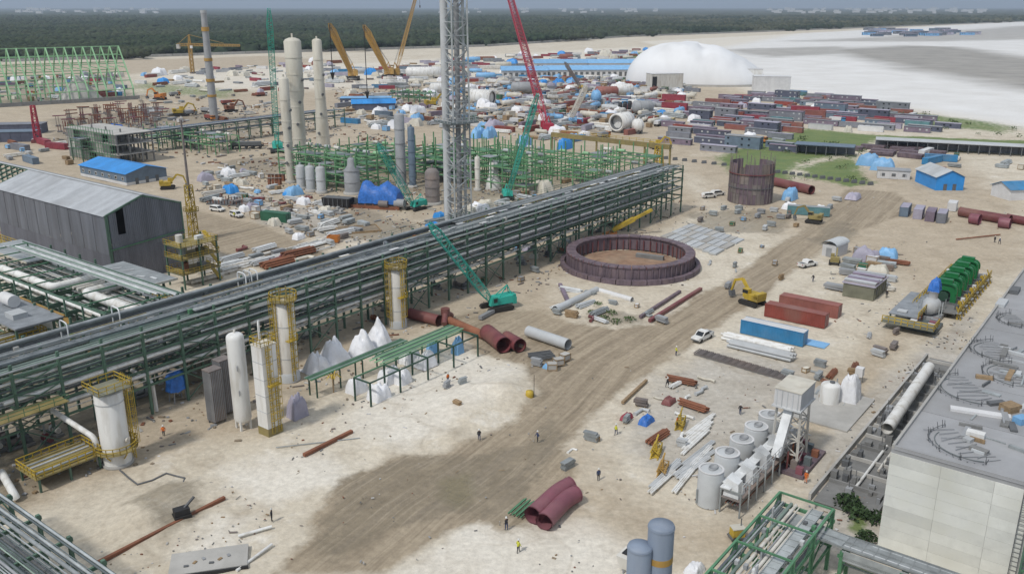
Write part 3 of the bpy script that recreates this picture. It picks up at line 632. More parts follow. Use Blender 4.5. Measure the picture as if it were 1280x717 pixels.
# tall slender white vessel on legs
p = place(305, 535); t = thing('pressure_vessel', 'tall plain white vessel with domed top standing on short legs', 'vessel', p, A)
part(t, 'shell', MB().lathe([(0.4, 1.0), (1.0, 1.25), (1.27, 1.8), (1.27, 14.4), (1.2, 14.8), (0.95, 15.05), (0.5, 15.2), (0.01, 15.25)], 32), 'white')
for a in range(4): ubar(t, 'leg', (1.05 * math.cos(a * 1.57 + 0.6), 1.05 * math.sin(a * 1.57 + 0.6), 0), (1.05 * math.cos(a * 1.57 + 0.6), 1.05 * math.sin(a * 1.57 + 0.6), 2.0), 0.28, 'white')
ucyl(t, 'nozzle', (0, 0, 15.2), (0, 0, 15.7), 0.16, 'offwhite'); ubox(t, 'nameplate', (-0.78, -1.0, 6.3), (0.5, 0.1, 0.8), 'grey', 0.65); ubox(t, 'nameplate', (-0.78, -1.0, 10.2), (0.5, 0.1, 0.8), 'grey_light', 0.65)
# ribbed grey boxes
for i, (u, v, h, lb) in enumerate(((272, 527, 8.6, 'tall ribbed grey box unit standing beside the tall white vessel'), (284, 516, 9.0, 'second ribbed grey box unit half hidden behind the tall white vessel'))):
    t = thing('vaporizer', lb, 'vaporizer', place(u, v), A); t.scale = (0.8, 0.8, 0.95)
    part(t, 'body', MB().box((0, 0, h / 2 + 0.5), (2.6, 2.2, h)), 'grey_brown')
    for k in range(8):
        ubox(t, 'fin', (-1.22 + k * 0.35, -1.14, h / 2 + 0.5), (0.09, 0.12, h - 0.2), 'grey'); ubox(t, 'fin', (-1.34, -1.0 + k * 0.29, h / 2 + 0.5), (0.12, 0.09, h - 0.2), 'grey')
    ubox(t, 'lid', (0, 0, h + 0.55), (2.8, 2.4, 0.14), 'grey_brown')
    for sx, sy in ((-1, -1), (1, -1), (1, 1), (-1, 1)): ubox(t, 'leg', (sx * 1.1, sy * 0.9, 0.27), (0.25, 0.25, 0.55), 'grey_dark')
# white cold box with yellow ladder
p = place(339, 540); t = thing('cold_box', 'square white column with yellow ladders and railed top in front of round vessel', 'column', p, A); t.scale = (0.8, 0.8, 1.0)
for k in range(5): ubox(t, 'panel', (0, 0, 2.6 + k * 2.55), (3.2, 2.9, 2.5), 'white')
ubox(t, 'base', (0, 0, 0.65), (3.3, 3.0, 1.3), 'yellow_dull'); ubox(t, 'roof', (0, 0, 14.05), (3.4, 3.1, 0.18), 'cream')
part(t, 'handrail', MB().rail([(-1.7, -1.5, 14.1), (1.7, -1.5, 14.1), (1.7, 1.5, 14.1), (-1.7, 1.5, 14.1)], 1.2, 0.09, 0.8, True), 'yellow')
for k in range(5): ubox(t, 'seam', (-1.61, 0, 1.3 + k * 2.55), (0.06, 2.9, 0.1), 'grey_light'); ubox(t, 'seam', (0, -1.46, 1.3 + k * 2.55), (3.2, 0.06, 0.1), 'grey_light')
ladder(t, (-0.5, -1.6), 14, out=(0, -1)); ladder(t, (0.9, -1.6), 8, out=(0, -1)); ubox(t, 'landing', (0.2, -2.0, 8.0), (2.4, 1.1, 0.15), 'yellow'); part(t, 'handrail', MB().rail([(-1, -2.5, 8), (1.4, -2.5, 8)], 1.1, 0.08, 0.8), 'yellow')
part(t, 'vent_pipe', MB().path(pipepath([(-0.6, 0.2, 14.1), (-0.6, 0.2, 17.2), (0.6, 1.6, 17.2), (0.6, 1.6, 14.2)], 0.6), 0.14, 8), 'white')
# round columns
for u, v, r, h, lb in ((362, 474, 1.62, 14.0, 'round white column with yellow top platform between rack and square column'), (498, 408, 1.55, 12.0, 'round white column with yellow top platform beside the white tarpaulin peaks')):
    p = place(u, v); t = thing('process_column', lb, 'column', p, A)
    part(t, 'shell', MB().lathe([(r, 1.6), (r, h - 0.3), (r * 0.8, h), (0.01, h + 0.25)], 32), 'offwhite'); part(t, 'skirt', MB().lathe([(r * 1.12, 0), (r * 1.12, 1.3), (r, 1.65)], 32), 'grey_light')
    ring_platform(t, r * 0.5, h + 0.3, r + 0.6, n=18, h=1.2); ladder(t, (-0.3, -r - 0.15), h, out=(0, -1)); ladder(t, (-r - 0.15, 0.2), h, out=(-1, 0))
    ubox(t, 'landing', (-0.6, -r - 0.5, h * 0.55), (1.8, 1.0, 0.14), 'yellow'); part(t, 'handrail', MB().rail([(-1.4, -r - 1, h * 0.55), (0.3, -r - 1, h * 0.55)], 1.1, 0.09, 0.6), 'yellow')
    for k in range(4): ucyl(t, 'nozzle', (r * 0.5 * math.cos(k * 1.6), r * 0.5 * math.sin(k * 1.6), h), (r * 0.5 * math.cos(k * 1.6), r * 0.5 * math.sin(k * 1.6), h + 1.8 + k * 0.3), 0.09, 'yellow_dull', 6)
    for z in (h * 0.3, h * 0.7): part(t, 'seam', MB().ring((0, 0), r, r + 0.05, z, z + 0.12, 32), 'grey_light')
# elbow pipes dropping from the rack
def drop_pipe(pts, r, lb, m='white'): return solo('elbow_pipe', MB().path(pipepath(pts, 0.9), r, 12), m, lb, 'pipe')
a = G(164, 462, 6.2); b_ = G(190, 475, 5.2); drop_pipe([a, (b_.x, b_.y, 5.0), (b_.x + 0.1, b_.y, 0)], 0.28, 'white elbow pipe dropping to the ground beside the blue tarpaulin')
a = G(58, 508, 6.5); b_ = G(118, 545, 4.2); drop_pipe([a, (b_.x, b_.y, 4.0), (b_.x + 0.2, b_.y, 0)], 0.38, 'white elbow pipe bending down to the ground left of the short tank')
a = G(375, 388, 10); b_ = G(400, 388, 10)
# blue tarpaulin over a skid
g = place(223, 500)
def draped(name, label, cat, u, v, sx, sy, h, m, rz=None, seed=0, peak=1.0, group=None, n=9, z0=0.0):
    n = 18; gx_, gy_ = np.meshgrid(np.linspace(-1, 1, n), np.linspace(-1, 1, n)); rr = np.maximum(abs(gx_), abs(gy_)); rad = np.hypot(gx_, gy_) * (0.78 + 0.22 * rr)
    f1 = fbm(gx_ * 2.2 + seed * 7.3, gy_ * 2.2, 40 + seed, 3) - 0.5; ang = np.arctan2(gy_, gx_); fold = np.sin(ang * 9 + seed + 4 * f1) * 0.06 * rad
    if peak > 1: z = h * np.clip(1 - (rad * 0.97) ** 3.0, 0, 1) ** 0.9 * (1 + 0.9 * f1) * (1 - 0.25 * rad) + fold * h
    else: z = h * np.clip(1 - rr ** 4.5, 0, 1) ** 0.55 * (1 + 0.75 * f1) + fold * h
    z = np.maximum(z, 0.02); z[rr > 0.98] = 0.0
    k = 1 - (0.25 if peak > 1 else 0.10) * np.clip(z / h, 0, 1); X = gx_ * sx / 2 * k * (1 + 0.25 * f1); Y = gy_ * sy / 2 * k * (1 - 0.25 * f1)
    b = MB().add(np.stack([X, Y, z + z0], -1).reshape(-1, 3).tolist(), [(j * n + i, j * n + i + 1, (j + 1) * n + i + 1, (j + 1) * n + i) for j in range(n - 1) for i in range(n - 1)], True)
    return solo(name, b, m, label, cat, place(u, v), A if rz is None else rz, group)
t = thing('tarped_skid', 'bright blue tarpaulin over equipment on stilts at the rack edge', 'tarpaulin', g, A)
for x in (-1.1, 1.1):
    for y in (-0.7, 0.7): ubar(t, 'leg', (x, y, 0), (x * 0.8, y, 2.6), 0.16, 'grey')
rg2 = np.random.default_rng(4); b = MB(); n = 7
for k in range(10):
    a0 = 2 * math.pi * k / 10; a1 = 2 * math.pi * (k + 1) / 10
    V = []
    for z, s_ in ((2.0, 1.15), (3.4, 1.05), (4.6, 1.0), (5.0, 0.6)):
        for a_ in (a0, a1): V.append((1.6 * s_ * math.cos(a_) * (1 + 0.12 * math.sin(5 * a_ + z)), 1.2 * s_ * math.sin(a_) * (1 + 0.12 * math.cos(3 * a_ + z)), z + 0.15 * math.sin(4 * a_)))
    b.add(V, [(0, 1, 3, 2), (2, 3, 5, 4), (4, 5, 7, 6)]); b.add([V[6], V[7], (0, 0, 5.1)], [(0, 1, 2)])
part(t, 'tarpaulin', b, 'blue_tarp')
# white tarpaulin peaks
for k, (u, v, s_, h, lb) in enumerate(((397, 462, 4.8, 3.4, 'white tarpaulin peak nearest the round column, lowest of the four'), (418, 452, 5.6, 4.4, 'second white tarpaulin peak from the left, broad and blunt'), (453, 441, 5.0, 4.2, 'third white tarpaulin peak from the left, before the rack'), (473, 431, 5.0, 4.4, 'white tarpaulin peak farthest right, next to the round column'))):
    draped('tarpaulin_cover', lb, 'tarpaulin', u, v, s_, s_, h, 'tarp_white', seed=k, peak=1.4, group='white tarpaulin peaks')
# low green frame with wrapped bundles
o = place(464, 508)
t = thing('pipe_stand', 'low green steel frame with open bays in front of the tarpaulin peaks', 'frame', o, A)
for i in range(5):
    x = i * 6.6
    for y in ((0, 3.6) if i < 2 else (0, 3.6, 7.5)): ubar(t, 'post', (x, y, 0), (x, y, 4.0), 0.24, 'dark_green')
    ubar(t, 'beam', (x, 0, 4.0), (x, 3.6 if i < 2 else 7.5, 4.0), 0.22, 'dark_green')
for y, x0 in ((0, 0), (3.6, 0), (7.5, 13.2)): ubar(t, 'beam', (x0, y, 4.02), (26.4, y, 4.02), 0.2, 'green_light' if y else 'dark_green')
for k in range(9): ucyl(t, 'pipe', (6 + (k % 3), 3.9 + k * 0.4, 4.25), (27.0, 3.9 + k * 0.4, 4.25), 0.12, ('green_pale', 'pipe_green', 'green_light')[k % 3], 6)
t2 = thing('pipe_stand', 'narrow green pipe frame running behind the wrapped white bundles', 'frame', along(o, -3, 9.2), A)
for i in range(5):
    for y in (0, 1.8): ubar(t2, 'post', (i * 5, y, 0), (i * 5, y, 3.2), 0.2, 'dark_green')
    ubar(t2, 'beam', (i * 5, 0, 3.2), (i * 5, 1.8, 3.2), 0.2, 'green_steel')
for k in range(5): ucyl(t2, 'pipe', (-1, 0.1 + k * 0.4, 3.4), (21, 0.1 + k * 0.4, 3.4), 0.13, ('green_light', 'pipe_green', 'green_steel')[k % 3], 6)
for k, (u, v, s_, lb) in enumerate(((446, 489, 3.2, 'crumpled white wrapped bundle left of the open frame'), (474, 497, 3.4, 'crumpled white wrapped bundle inside the first frame bay'), (487, 476, 3.6, 'crumpled white wrapped bundle inside the second frame bay'), (503, 478, 2.8, 'small white wrapped bundle at the edge of the frame'), (532, 457, 3.6, 'white wrapped bundle under the far bays of the frame'), (512, 452, 3.4, 'white wrapped bundle behind the middle of the frame'), (372, 520, 2.8, 'rumpled grey-white sheeting at the foot of the square column'))):
    draped('wrapped_bundle', lb, 'bundle', u, v, s_, s_ * 0.8, 2.4 if k != 6 else 3.2, 'tarp_white' if k != 6 else 'cont_lilac', seed=20 + k, peak=1.0, n=8)
for u, v, lb in ((541, 441, 'bright blue wrapped valve under the green frame, left one'), (572, 441, 'bright blue wrapped valve under the green frame, right one')):
    draped('wrapped_valve', lb, 'valve', u, v, 2.0, 1.8, 2.6, 'blue_light', seed=31, n=7)
t = thing('flower_stand', 'spiky yellow-green palm sapling beside the low frame', 'plant', place(417, 490), 0)
b = MB()
for k in range(14):
    a_ = k * 2.4; e = 0.5 + 0.5 * (k % 3); c_, s_ = math.cos(a_), math.sin(a_)
    b.add([(0, 0, 2.2), (c_ * 0.9 - s_ * 0.14, s_ * 0.9 + c_ * 0.14, 2.6 + e * 0.6), (c_ * 1.7, s_ * 1.7, 2.3 + e * 0.4), (c_ * 0.9 + s_ * 0.14, s_ * 0.9 - c_ * 0.14, 2.6 + e * 0.6)], [(0, 1, 2, 3)])
part(t, 'leaves', b, 'yellow'); ucyl(t, 'stem', (0, 0, 0), (0, 0, 2.3), 0.12, 'wood'); t.name = 'palm_sapling'
# maroon duct pieces
def duct(u0, v0, u1, v1, r, lb, m='maroon', bendp=None, n=16, flange=True, z=None):
    a, b_ = place(u0, v0), place(u1, v1); z = r if z is None else z; a.z = b_.z = z; c = (a + b_) / 2; c.z = 0
    t = thing('duct_pipe', lb, 'pipe', c, 0); q = Vector((c.x, c.y, 0))
    pts = [a - q, b_ - q] if bendp is None else pipepath([a - q, Vector((*(place(*bendp) - q)[:2], z)), b_ - q], r * 1.5)
    bb = MB().path(pts, r, n, caps=False); bb.path(pts[::-1], r * 0.93, n, caps=False); part(t, 'shell', bb, m)
    if flange:
        for e, f in ((pts[0], pts[1]), (pts[-1], pts[-2])):
            d = (Vector(e) - Vector(f)).normalized(); part(t, 'flange', MB().tube(Vector(e) - d * 0.14, Vector(e), r * 1.08, n, caps=False), m)
    return t
duct(513, 398, 549, 407, 1.1, 'dark red pipe lying by the round column, leftmost of the red pipes')
duct(562, 405, 606, 424, 0.8, 'thin brownish red pipe in the middle of the red pipe row', 'rust')
duct(609, 424, 630, 441, 1.5, 'fat dark red pipe elbow beside the excavated earth', 'maroon')
duct(633, 430, 650, 440, 1.3, 'short fat dark red pipe at the right end of the row', 'maroon')
t = thing('duct_tee', 'dark red duct tee piece with flared legs among the red pipes', 'pipe', place(557, 403), A)
part(t, 'branch', MB().tube((0, 0, 0.2), (0, 0, 3.0), 0.9, 14).tube((0, 0, 2.2), (2.6, 0.8, 0.6), 0.6, 12).tube((0, 0, 2.2), (-2.0, -1.4, 0.6), 0.6, 12), 'maroon')
duct(660, 420, 710, 437, 1.05, 'long pale grey steel pipe lying beside the dirt road', 'grey_light', flange=False)
duct(694, 391, 746, 366, 0.75, 'grey pipe lying on the ground in front of the ring tank', 'grey_light', flange=False); duct(748, 366, 790, 378, 0.6, 'pale pipe lying slanted before the ring tank', 'cont_white', flange=False)
duct(666, 654, 713, 616, 1.15, 'plum coloured pipe on sand in the foreground, left of the pair', 'plum', (700, 622)); duct(680, 662, 720, 626, 1.1, 'plum coloured pipe on sand in the foreground, right of the pair', 'plum', (708, 632))
# teal crawler crane builder
def crane(label, u, v, tip, m='teal', cabm='teal', boomw=1.6, heading=None, sc=1.0, hook=None, cm='yellow', name='crawler_crane'):
    p = place(u, v); tp = Vector(tip); d = tp - p; az = math.atan2(d.y, d.x); t = thing(name, label, 'crane', p, az)
    hd = (heading - az) if heading is not None else 0.0; S = sc
    ca, sa = math.cos(hd), math.sin(hd)
    for s_ in (-1, 1):
        b = MB(); prof = [(-3.2, 0.45), (-2.7, 0.0), (2.7, 0.0), (3.2, 0.45), (3.0, 0.95), (2.5, 1.1), (-2.5, 1.1), (-3.0, 0.95)]
        b.extr([(x * S, z * S) for x, z in prof], (s_ * 1.9 - 0.4) * S, (s_ * 1.9 + 0.4) * S)
        o_ = part(t, 'track', b, 'rubber'); o_.rotation_euler = (0, 0, hd)
    o_ = part(t, 'undercarriage', MB().box((0, 0, 0.75 * S), (2.4 * S, 3.4 * S, 0.6 * S)).lathe([(1.2 * S, 1.0 * S), (1.2 * S, 1.4 * S)], 16), 'grey_dark'); o_.rotation_euler = (0, 0, hd)
    part(t, 'house', MB().hull8([(-3.6 * S, -1.5 * S, 1.4 * S), (1.4 * S, -1.5 * S, 1.4 * S), (1.4 * S, 1.5 * S, 1.4 * S), (-3.6 * S, 1.5 * S, 1.4 * S)], [(-3.4 * S, -1.4 * S, 3.1 * S), (0.8 * S, -1.4 * S, 2.9 * S), (0.8 * S, 1.4 * S, 2.9 * S), (-3.4 * S, 1.4 * S, 3.1 * S)]), cabm)
    cb = part(t, 'cab', MB().hull8([(0.6 * S, 0.8 * S, 1.5 * S), (2.4 * S, 0.8 * S, 1.5 * S), (2.4 * S, 1.8 * S, 1.5 * S), (0.6 * S, 1.8 * S, 1.5 * S)], [(0.6 * S, 0.8 * S, 3.3 * S), (1.9 * S, 0.8 * S, 3.3 * S), (1.9 * S, 1.8 * S, 3.3 * S), (0.6 * S, 1.8 * S, 3.3 * S)]), cabm)
    link('window', MB().box((1.2 * S, 1.82 * S, 2.6 * S), (0.9 * S, 0.03, 0.9 * S)).mesh('window', 'glass'), cb)
    part(t, 'counterweight', MB().box((-3.7 * S, 0, 1.9 * S), (0.9 * S, 3.2 * S, 1.5 * S)).box((-3.75 * S, 0, 2.95 * S), (0.8 * S, 2.6 * S, 0.5 * S)), m)
    l = math.hypot(d.x, d.y); root = Vector((1.2 * S, 0, 1.7 * S)); end = Vector((l, 0, tp.z)); w = boomw
    q1, q2 = root.lerp(end, 0.14), root.lerp(end, 0.90)
    b = MB().lattice(root, q1, w * 0.4, w, 3, 0.09 * w, 0.045 * w).lattice(q1, q2, w, w, None, 0.09 * w, 0.045 * w).lattice(q2, end, w, w * 0.4, 4, 0.09 * w, 0.045 * w)
    part(t, 'boom', b, m)
    g_ = Vector((-2.6 * S, 0, 5.2 * S)); b = MB().bar((-0.2 * S, -0.9 * S, 3 * S), g_, 0.18 * S).bar((-0.2 * S, 0.9 * S, 3 * S), g_, 0.18 * S).bar((-3.3 * S, -0.8 * S, 3 * S), g_, 0.14 * S).bar((-3.3 * S, 0.8 * S, 3 * S), g_, 0.14 * S)
    part(t, 'gantry', b, m); part(t, 'pendant_rope', MB().bar(g_ + Vector((0, 0.35, 0)), end, 0.06 * S).bar(g_ - Vector((0, 0.35, 0)), end, 0.06 * S), 'black')
    if hook is not None:
        part(t, 'hoist_rope', MB().bar(end + Vector((0.4, 0.1, 0)), (l + 0.4, 0.1, hook + 0.8), 0.07 * S).bar(end + Vector((0.5, -0.1, 0)), (l + 0.5, -0.1, hook + 0.8), 0.07 * S), 'black'); part(t, 'hook_block', MB().hull8([(l + 0.2, -0.3, hook - 0.9 * S), (l + 0.7, -0.3, hook - 0.9 * S), (l + 0.7, 0.3, hook - 0.9 * S), (l + 0.2, 0.3, hook - 0.9 * S)], [(l + 0.45 - 0.5 * S, -0.4 * S, hook + 0.8), (l + 0.45 + 0.5 * S, -0.4 * S, hook + 0.8), (l + 0.45 + 0.5 * S, 0.4 * S, hook + 0.8), (l + 0.45 - 0.5 * S, 0.4 * S, hook + 0.8)]), 'black')
    return t
crane('teal crawler crane beside the main pipe rack with its boom leaning left', 621, 386, G(537, 279, 20), boomw=1.5, sc=0.95, hook=None)
# ================================================================ ring foundation
p = place(787, 331); t = thing('ring_tank', 'large low ring of rust-purple steel plates around bare earth', 'tank ring', p, 0)
NP = 30
for k in range(NP):
    a0 = 2 * math.pi * k / NP + 0.006; a1 = 2 * math.pi * (k + 1) / NP - 0.006
    def arcseg(r0, r1, z0, z1, n=4):
        V = []; 
        for i in range(n + 1):
            a_ = a0 + (a1 - a0) * i / n
            for r, z in ((r0, z0), (r1, z0), (r1, z1), (r0, z1)): V.append((r * math.cos(a_), r * math.sin(a_), z))
        Fs = [(i * 4 + j, i * 4 + (j + 1) % 4, (i + 1) * 4 + (j + 1) % 4, (i + 1) * 4 + j) for i in range(n) for j in range(4)] + [(0, 1, 2, 3), (n * 4 + 3, n * 4 + 2, n * 4 + 1, n * 4)]
        return V, Fs
    b = MB(); b.add(*arcseg(15.0, 15.25, 0, 3.5)); b.add(*arcseg(13.6, 13.85, 0.3, 3.45)); b.add(*arcseg(13.2, 15.5, 3.5, 3.8)); b.bar((15.35 * math.cos(a0), 15.35 * math.sin(a0), 0), (15.35 * math.cos(a0), 15.35 * math.sin(a0), 3.3), 0.3); am = (a0 + a1) / 2; b.bar((15.35 * math.cos(am), 15.35 * math.sin(am), 0), (15.35 * math.cos(am), 15.35 * math.sin(am), 3.3), 0.22); part(t, 'wall_plate', b, 'rust_purple')
    b = MB(); b.add(*arcseg(15.9, 16.9, 0, 1.1)); part(t, 'kerb_plate', b, 'rust_purple')
b = MB()
for k in range(48):
    a_ = 2 * math.pi * k / 48; ubar(t, 'stiffener', (13.3 * math.cos(a_), 13.3 * math.sin(a_), 0), (13.3 * math.cos(a_), 13.3 * math.sin(a_), 2.9), 0.22, 'maroon')
b = MB()
for k in range(56):
    a_ = 2 * math.pi * k / 56; b.bar((15.5 * math.cos(a_), 15.5 * math.sin(a_), 3.3), (15.5 * math.cos(a_), 15.5 * math.sin(a_), 4.1), 0.07)
tag(part(t, 'stanchion', b, 'maroon'), kind='stuff')
part(t, 'earth_floor', MB().lathe([(13.2, 0.14), (6, 0.4), (0.01, 0.3)], 40), mat('earth_red', (0.30, 0.19, 0.125), 0.95, var=0.3, scale=0.5, bump=0.5, dirt=(0.38, 0.30, 0.21), damt=0.7))
tag(ubox(None, 'concrete_slab', (p.x + 5.6, p.y + 4.6, 0.8), (7.0, 1.3, 1.0), 'concrete_dark', -0.45), 'grey concrete slab lying inside the ring near its far wall', 'slab')
tag(ubox(None, 'timber_stack', (p.x + 4.0, p.y - 5.5, 0.6), (4.6, 0.7, 0.6), 'rust', 0.15), 'brown timber stack lying inside the ring toward the camera', 'timber')
# part-built shell tank
p = place(937, 251); t = thing('shell_tank', 'part-built round tank of brown steel plates with stiffener ribs', 'tank', p, 0)
for c_ in range(4):
    for k in range(16):
        if c_ == 3 and k in (2, 3, 9): continue
        a0 = 2 * math.pi * (k + 0.5 * (c_ % 2)) / 16; a1 = a0 + 2 * math.pi / 16 - 0.012; V = []
        for a_ in (a0, (a0 + a1) / 2, a1):
            for r in (6.7, 6.85): V += [(r * math.cos(a_), r * math.sin(a_), c_ * 3.2 + 0.05), (r * math.cos(a_), r * math.sin(a_), c_ * 3.2 + 3.15)]
        part(t, 'shell_plate', MB().add(V, [(2, 3, 7, 6), (6, 7, 11, 10), (0, 4, 5, 1), (4, 8, 9, 5), (1, 5, 7, 3), (5, 9, 11, 7), (0, 1, 3, 2), (8, 10, 11, 9)]), 'rust_purple' if (k + c_) % 3 else 'grey_brown')
b = MB()
for k in range(32):
    a_ = 2 * math.pi * k / 32; b.bar((6.98 * math.cos(a_), 6.98 * math.sin(a_), 0), (6.98 * math.cos(a_), 6.98 * math.sin(a_), 12.4 + 1.4 * (k % 3)), 0.16)
part(t, 'rib', b, 'grey_brown'); part(t, 'band', MB().ring((0, 0), 6.85, 7.25, 9.4, 9.6, 40), 'maroon'); part(t, 'band', MB().ring((0, 0), 6.85, 7.15, 5.0, 5.15, 40), 'grey_dark')
# precast panels beside the ring
k = 0
for i in range(9):
    for j in range(3):
        q = Vector((40.3, 232.4, 0)).lerp(Vector((51.1, 213.9, 0)), (i + 0.5) / 9) + (Vector((63.0, 229.9, 0)) - Vector((51.1, 213.9, 0))) * (j + 0.5) / 3.1
        q.z = 0.25; rz_ = math.atan2(16, 12)
        tag(ubox(None, 'precast_panel', q, (5.6, 1.9, 0.45), 'grey_light' if (i + j) % 3 else 'concrete', rz_ + rg.uniform(-0.02, 0.02)), 'pale precast concrete panel laid out in the grid right of the ring', 'panel', 'precast panels beside the ring')
# ================================================================ grey shed
sh = G(130, 270, 16); EV, RG, SW, SL = 16.0, 19.2, 19.0, 54.0
t = thing('sheet_shed', 'large grey corrugated sheet metal shed with gable roof left of the rack', 'shed', (sh.x, sh.y, 0), A)   # x across the gable, y along the ridge
def corr(w, h, n=5, d=0.09):               # corrugated sheet in the x-z plane, facing -y
    b = MB(); V = []; k = 0
    for i in range(n * 2 + 1):
        x = w * i / (n * 2); y = -d if i % 2 else 0.0; V += [(x, y, 0), (x, y, h)]
    b.add(V, [(2 * i, 2 * i + 2, 2 * i + 3, 2 * i + 1) for i in range(n * 2)]); return b
LM = {}
def sheet(parent, x, y, z, w, h, rz, m, rot=None, n=4):
    k = (round(w, 2), round(h, 2), m, n)
    if k not in LM: LM[k] = corr(w, h, n).mesh('sheet', m)
    return link('wall_sheet', LM[k], parent, (x, y, z), rot or (0, 0, rz))
ns = 30; w = SL / ns
for i in range(ns):                        # near long side (x=0, normal -x)
    sheet(t, 0, SL - i * w, 0, w, 7.0, -math.pi / 2, 'sheet_wall2'); sheet(t, -0.04 if i % 3 else 0.03, SL - i * w, 7.0, w, EV - 7.1 + rg.uniform(-0.05, 0.05), -math.pi / 2, 'sheet_wall')
for i in range(10):                        # gable end (y=0, normal -y)
    x = 0.9 + i * 1.8
    sheet(t, x, 0, 0, 1.8, 7.6, 0, 'sheet_wall2')
    top = EV + (RG - EV) * (1 - abs(x + 0.9 - SW / 2) / (SW / 2)) - 0.3
    if i == 1: sheet(t, x, 0, 7.6, 1.8, 3.6, 0, 'sheet_wall'); continue
    sheet(t, x, -0.03 * (i % 2), 7.6, 1.8, top - 7.6, 0, 'sheet_wall')
for sgn in (0, 1):
    for i in range(ns if sgn == 0 else 52):
        b = None; yl = i * w; a_ = math.atan2(RG - EV, SW / 2); ln = math.hypot(RG - EV, SW / 2) + 0.5
        k = ('roof', sgn)
        if k not in LM:
            V = []; n = 4
            for j in range(n * 2 + 1): yy = w * j / (n * 2); zz = 0.07 if j % 2 else 0; V += [(0, yy, zz), (ln, yy, zz)]
            LM[k] = MB().add(V, [(2 * j, 2 * j + 1, 2 * j + 3, 2 * j + 2) for j in range(n * 2)]).mesh('roof_sheet', 'sheet_roof' if sgn == 0 else 'grey')
        if sgn == 0: link('roof_sheet', LM[k], t, (-0.4, yl, EV - 0.15), (0, -a_, 0))
        else: link('roof_sheet', LM[k], t, (SW / 2, yl, RG + 0.02), (0, a_, 0))
for i in range(0, 53, 2):                  # portal frames, bare beyond the sheeted part
    y = i * w
    if i < 30 and i > 0: continue
    ubar(t, 'column', (0.2, y, 0), (0.2, y, EV), 0.35, 'green_steel'); ubar(t, 'rafter', (0.2, y, EV - 0.1), (SW / 2, y, RG - 0.1), 0.3, 'green_steel', 0.4); ubar(t, 'column', (SW - 0.2, y, 0), (SW - 0.2, y, EV), 0.35, 'green_steel'); ubar(t, 'rafter', (SW - 0.2, y, EV - 0.2), (SW / 2, y, RG - 0.2), 0.3, 'green_steel', 0.4)
for k in range(7):
    ubar(t, 'purlin', (0.3 + k * 1.45, 54, EV + 0.15 + k * 1.45 * 0.337), (0.3 + k * 1.45, 95, EV + 0.15 + k * 1.45 * 0.337), 0.16, 'green_steel')
for z in (4, 7, 10, 13): ubar(t, 'girt', (0, 54, z), (0, 95, z), 0.2, 'plum')
for k in range(14): ubar(t, 'wall_post', (0.0, 55 + k * 2.8, 0), (0.0, 55 + k * 2.8, 15), 0.14, 'plum')
ubar(t, 'column', (0.45, 0.1, 0), (0.45, 0.1, EV), 0.5, 'green_steel'); ubar(t, 'girt', (0.3, -0.2, 8.0), (SW, -0.2, 9.2), 0.22, 'green_light'); ubar(t, 'girt', (0, -0.05, 12), (0.9, -0.05, 12), 0.2, 'green_light')
ubar(t, 'ridge_cap', (SW / 2, -0.3, RG + 0.12), (SW / 2, 94, RG + 0.12), 0.7, 'grey_light', 0.1)
ubox(t, 'far_wall', (SW - 0.3, 27, EV / 2), (0.2, SL, EV - 0.4), 'sheet_wall2'); ubox(t, 'back_wall', (SW / 2, SL, EV / 2), (SW - 1.2, 0.2, EV - 1.2), 'sheet_wall2')
# yellow stair and platform frame at the shed corner
t = thing('access_tower', 'green steel access frame with yellow railed platforms right of the shed', 'platform', place(232, 362), A)
for x in (0, 4.5, 9):
    for y in (0, 6): ubar(t, 'column', (x, y, 0), (x, y, 10.6), 0.32, 'green_steel')
for z in (3.4, 6.8, 9.6):
    ubox(t, 'floor', (4.5, 3, z), (9.6, 6.6, 0.18), 'yellow_dull'); part(t, 'handrail', MB().rail([(-0.3, -0.3, z), (9.3, -0.3, z), (9.3, 6.3, z), (-0.3, 6.3, z)], 1.1, 0.08, 1.3, True), 'yellow')
    for x in (0, 4.5, 9): ubar(t, 'beam', (x, 0, z - 0.25), (x, 6, z - 0.25), 0.25, 'green_steel')
    ucyl(t, 'vessel', (2.2, 2 + z * 0.2, z + 0.1), (2.2, 2 + z * 0.2, z + 1.9), 0.8, ('rust', 'galv', 'offwhite')[int(z / 3.1) - 1], 12); ubox(t, 'pump', (6.6, 3, z + 0.6), (1.6, 1.2, 1.0), ('grey', 'yellow_dull', 'galv_light')[int(z / 3.1) - 1])
for k in range(3): ubar(t, 'stair', (9.6, 0.5, 0.2 + 3.6 * k), (9.6, 5.6, 3.6 + 3.6 * k), 0.9, 'yellow', 0.14)
# piling rig : yellow lattice foot, dark mast
p = place(243, 300); t = thing('piling_rig', 'tall thin dark mast on a yellow lattice base behind the shed corner', 'rig', p, A)
h_ = HT(243, 300, 150); part(t, 'base_mast', MB().lattice((0, 0, 0), (0, 0, 15), 1.9, 1.5, 9, 0.22, 0.14), 'yellow'); part(t, 'mast', MB().tube((0, 0, 12), (0, 0, h_), 0.36, 10, 0.24), 'grey_brown')
ubox(t, 'platform', (0, 0, 8), (2.8, 2.8, 0.2), 'yellow_dull'); part(t, 'handrail', MB().rail([(-1.4, -1.4, 8), (1.4, -1.4, 8), (1.4, 1.4, 8), (-1.4, 1.4, 8)], 1.1, 0.1, 0.9, True), 'yellow'); ubox(t, 'footing', (0, 0, 0.3), (3.4, 3.4, 0.6), 'concrete_dark')
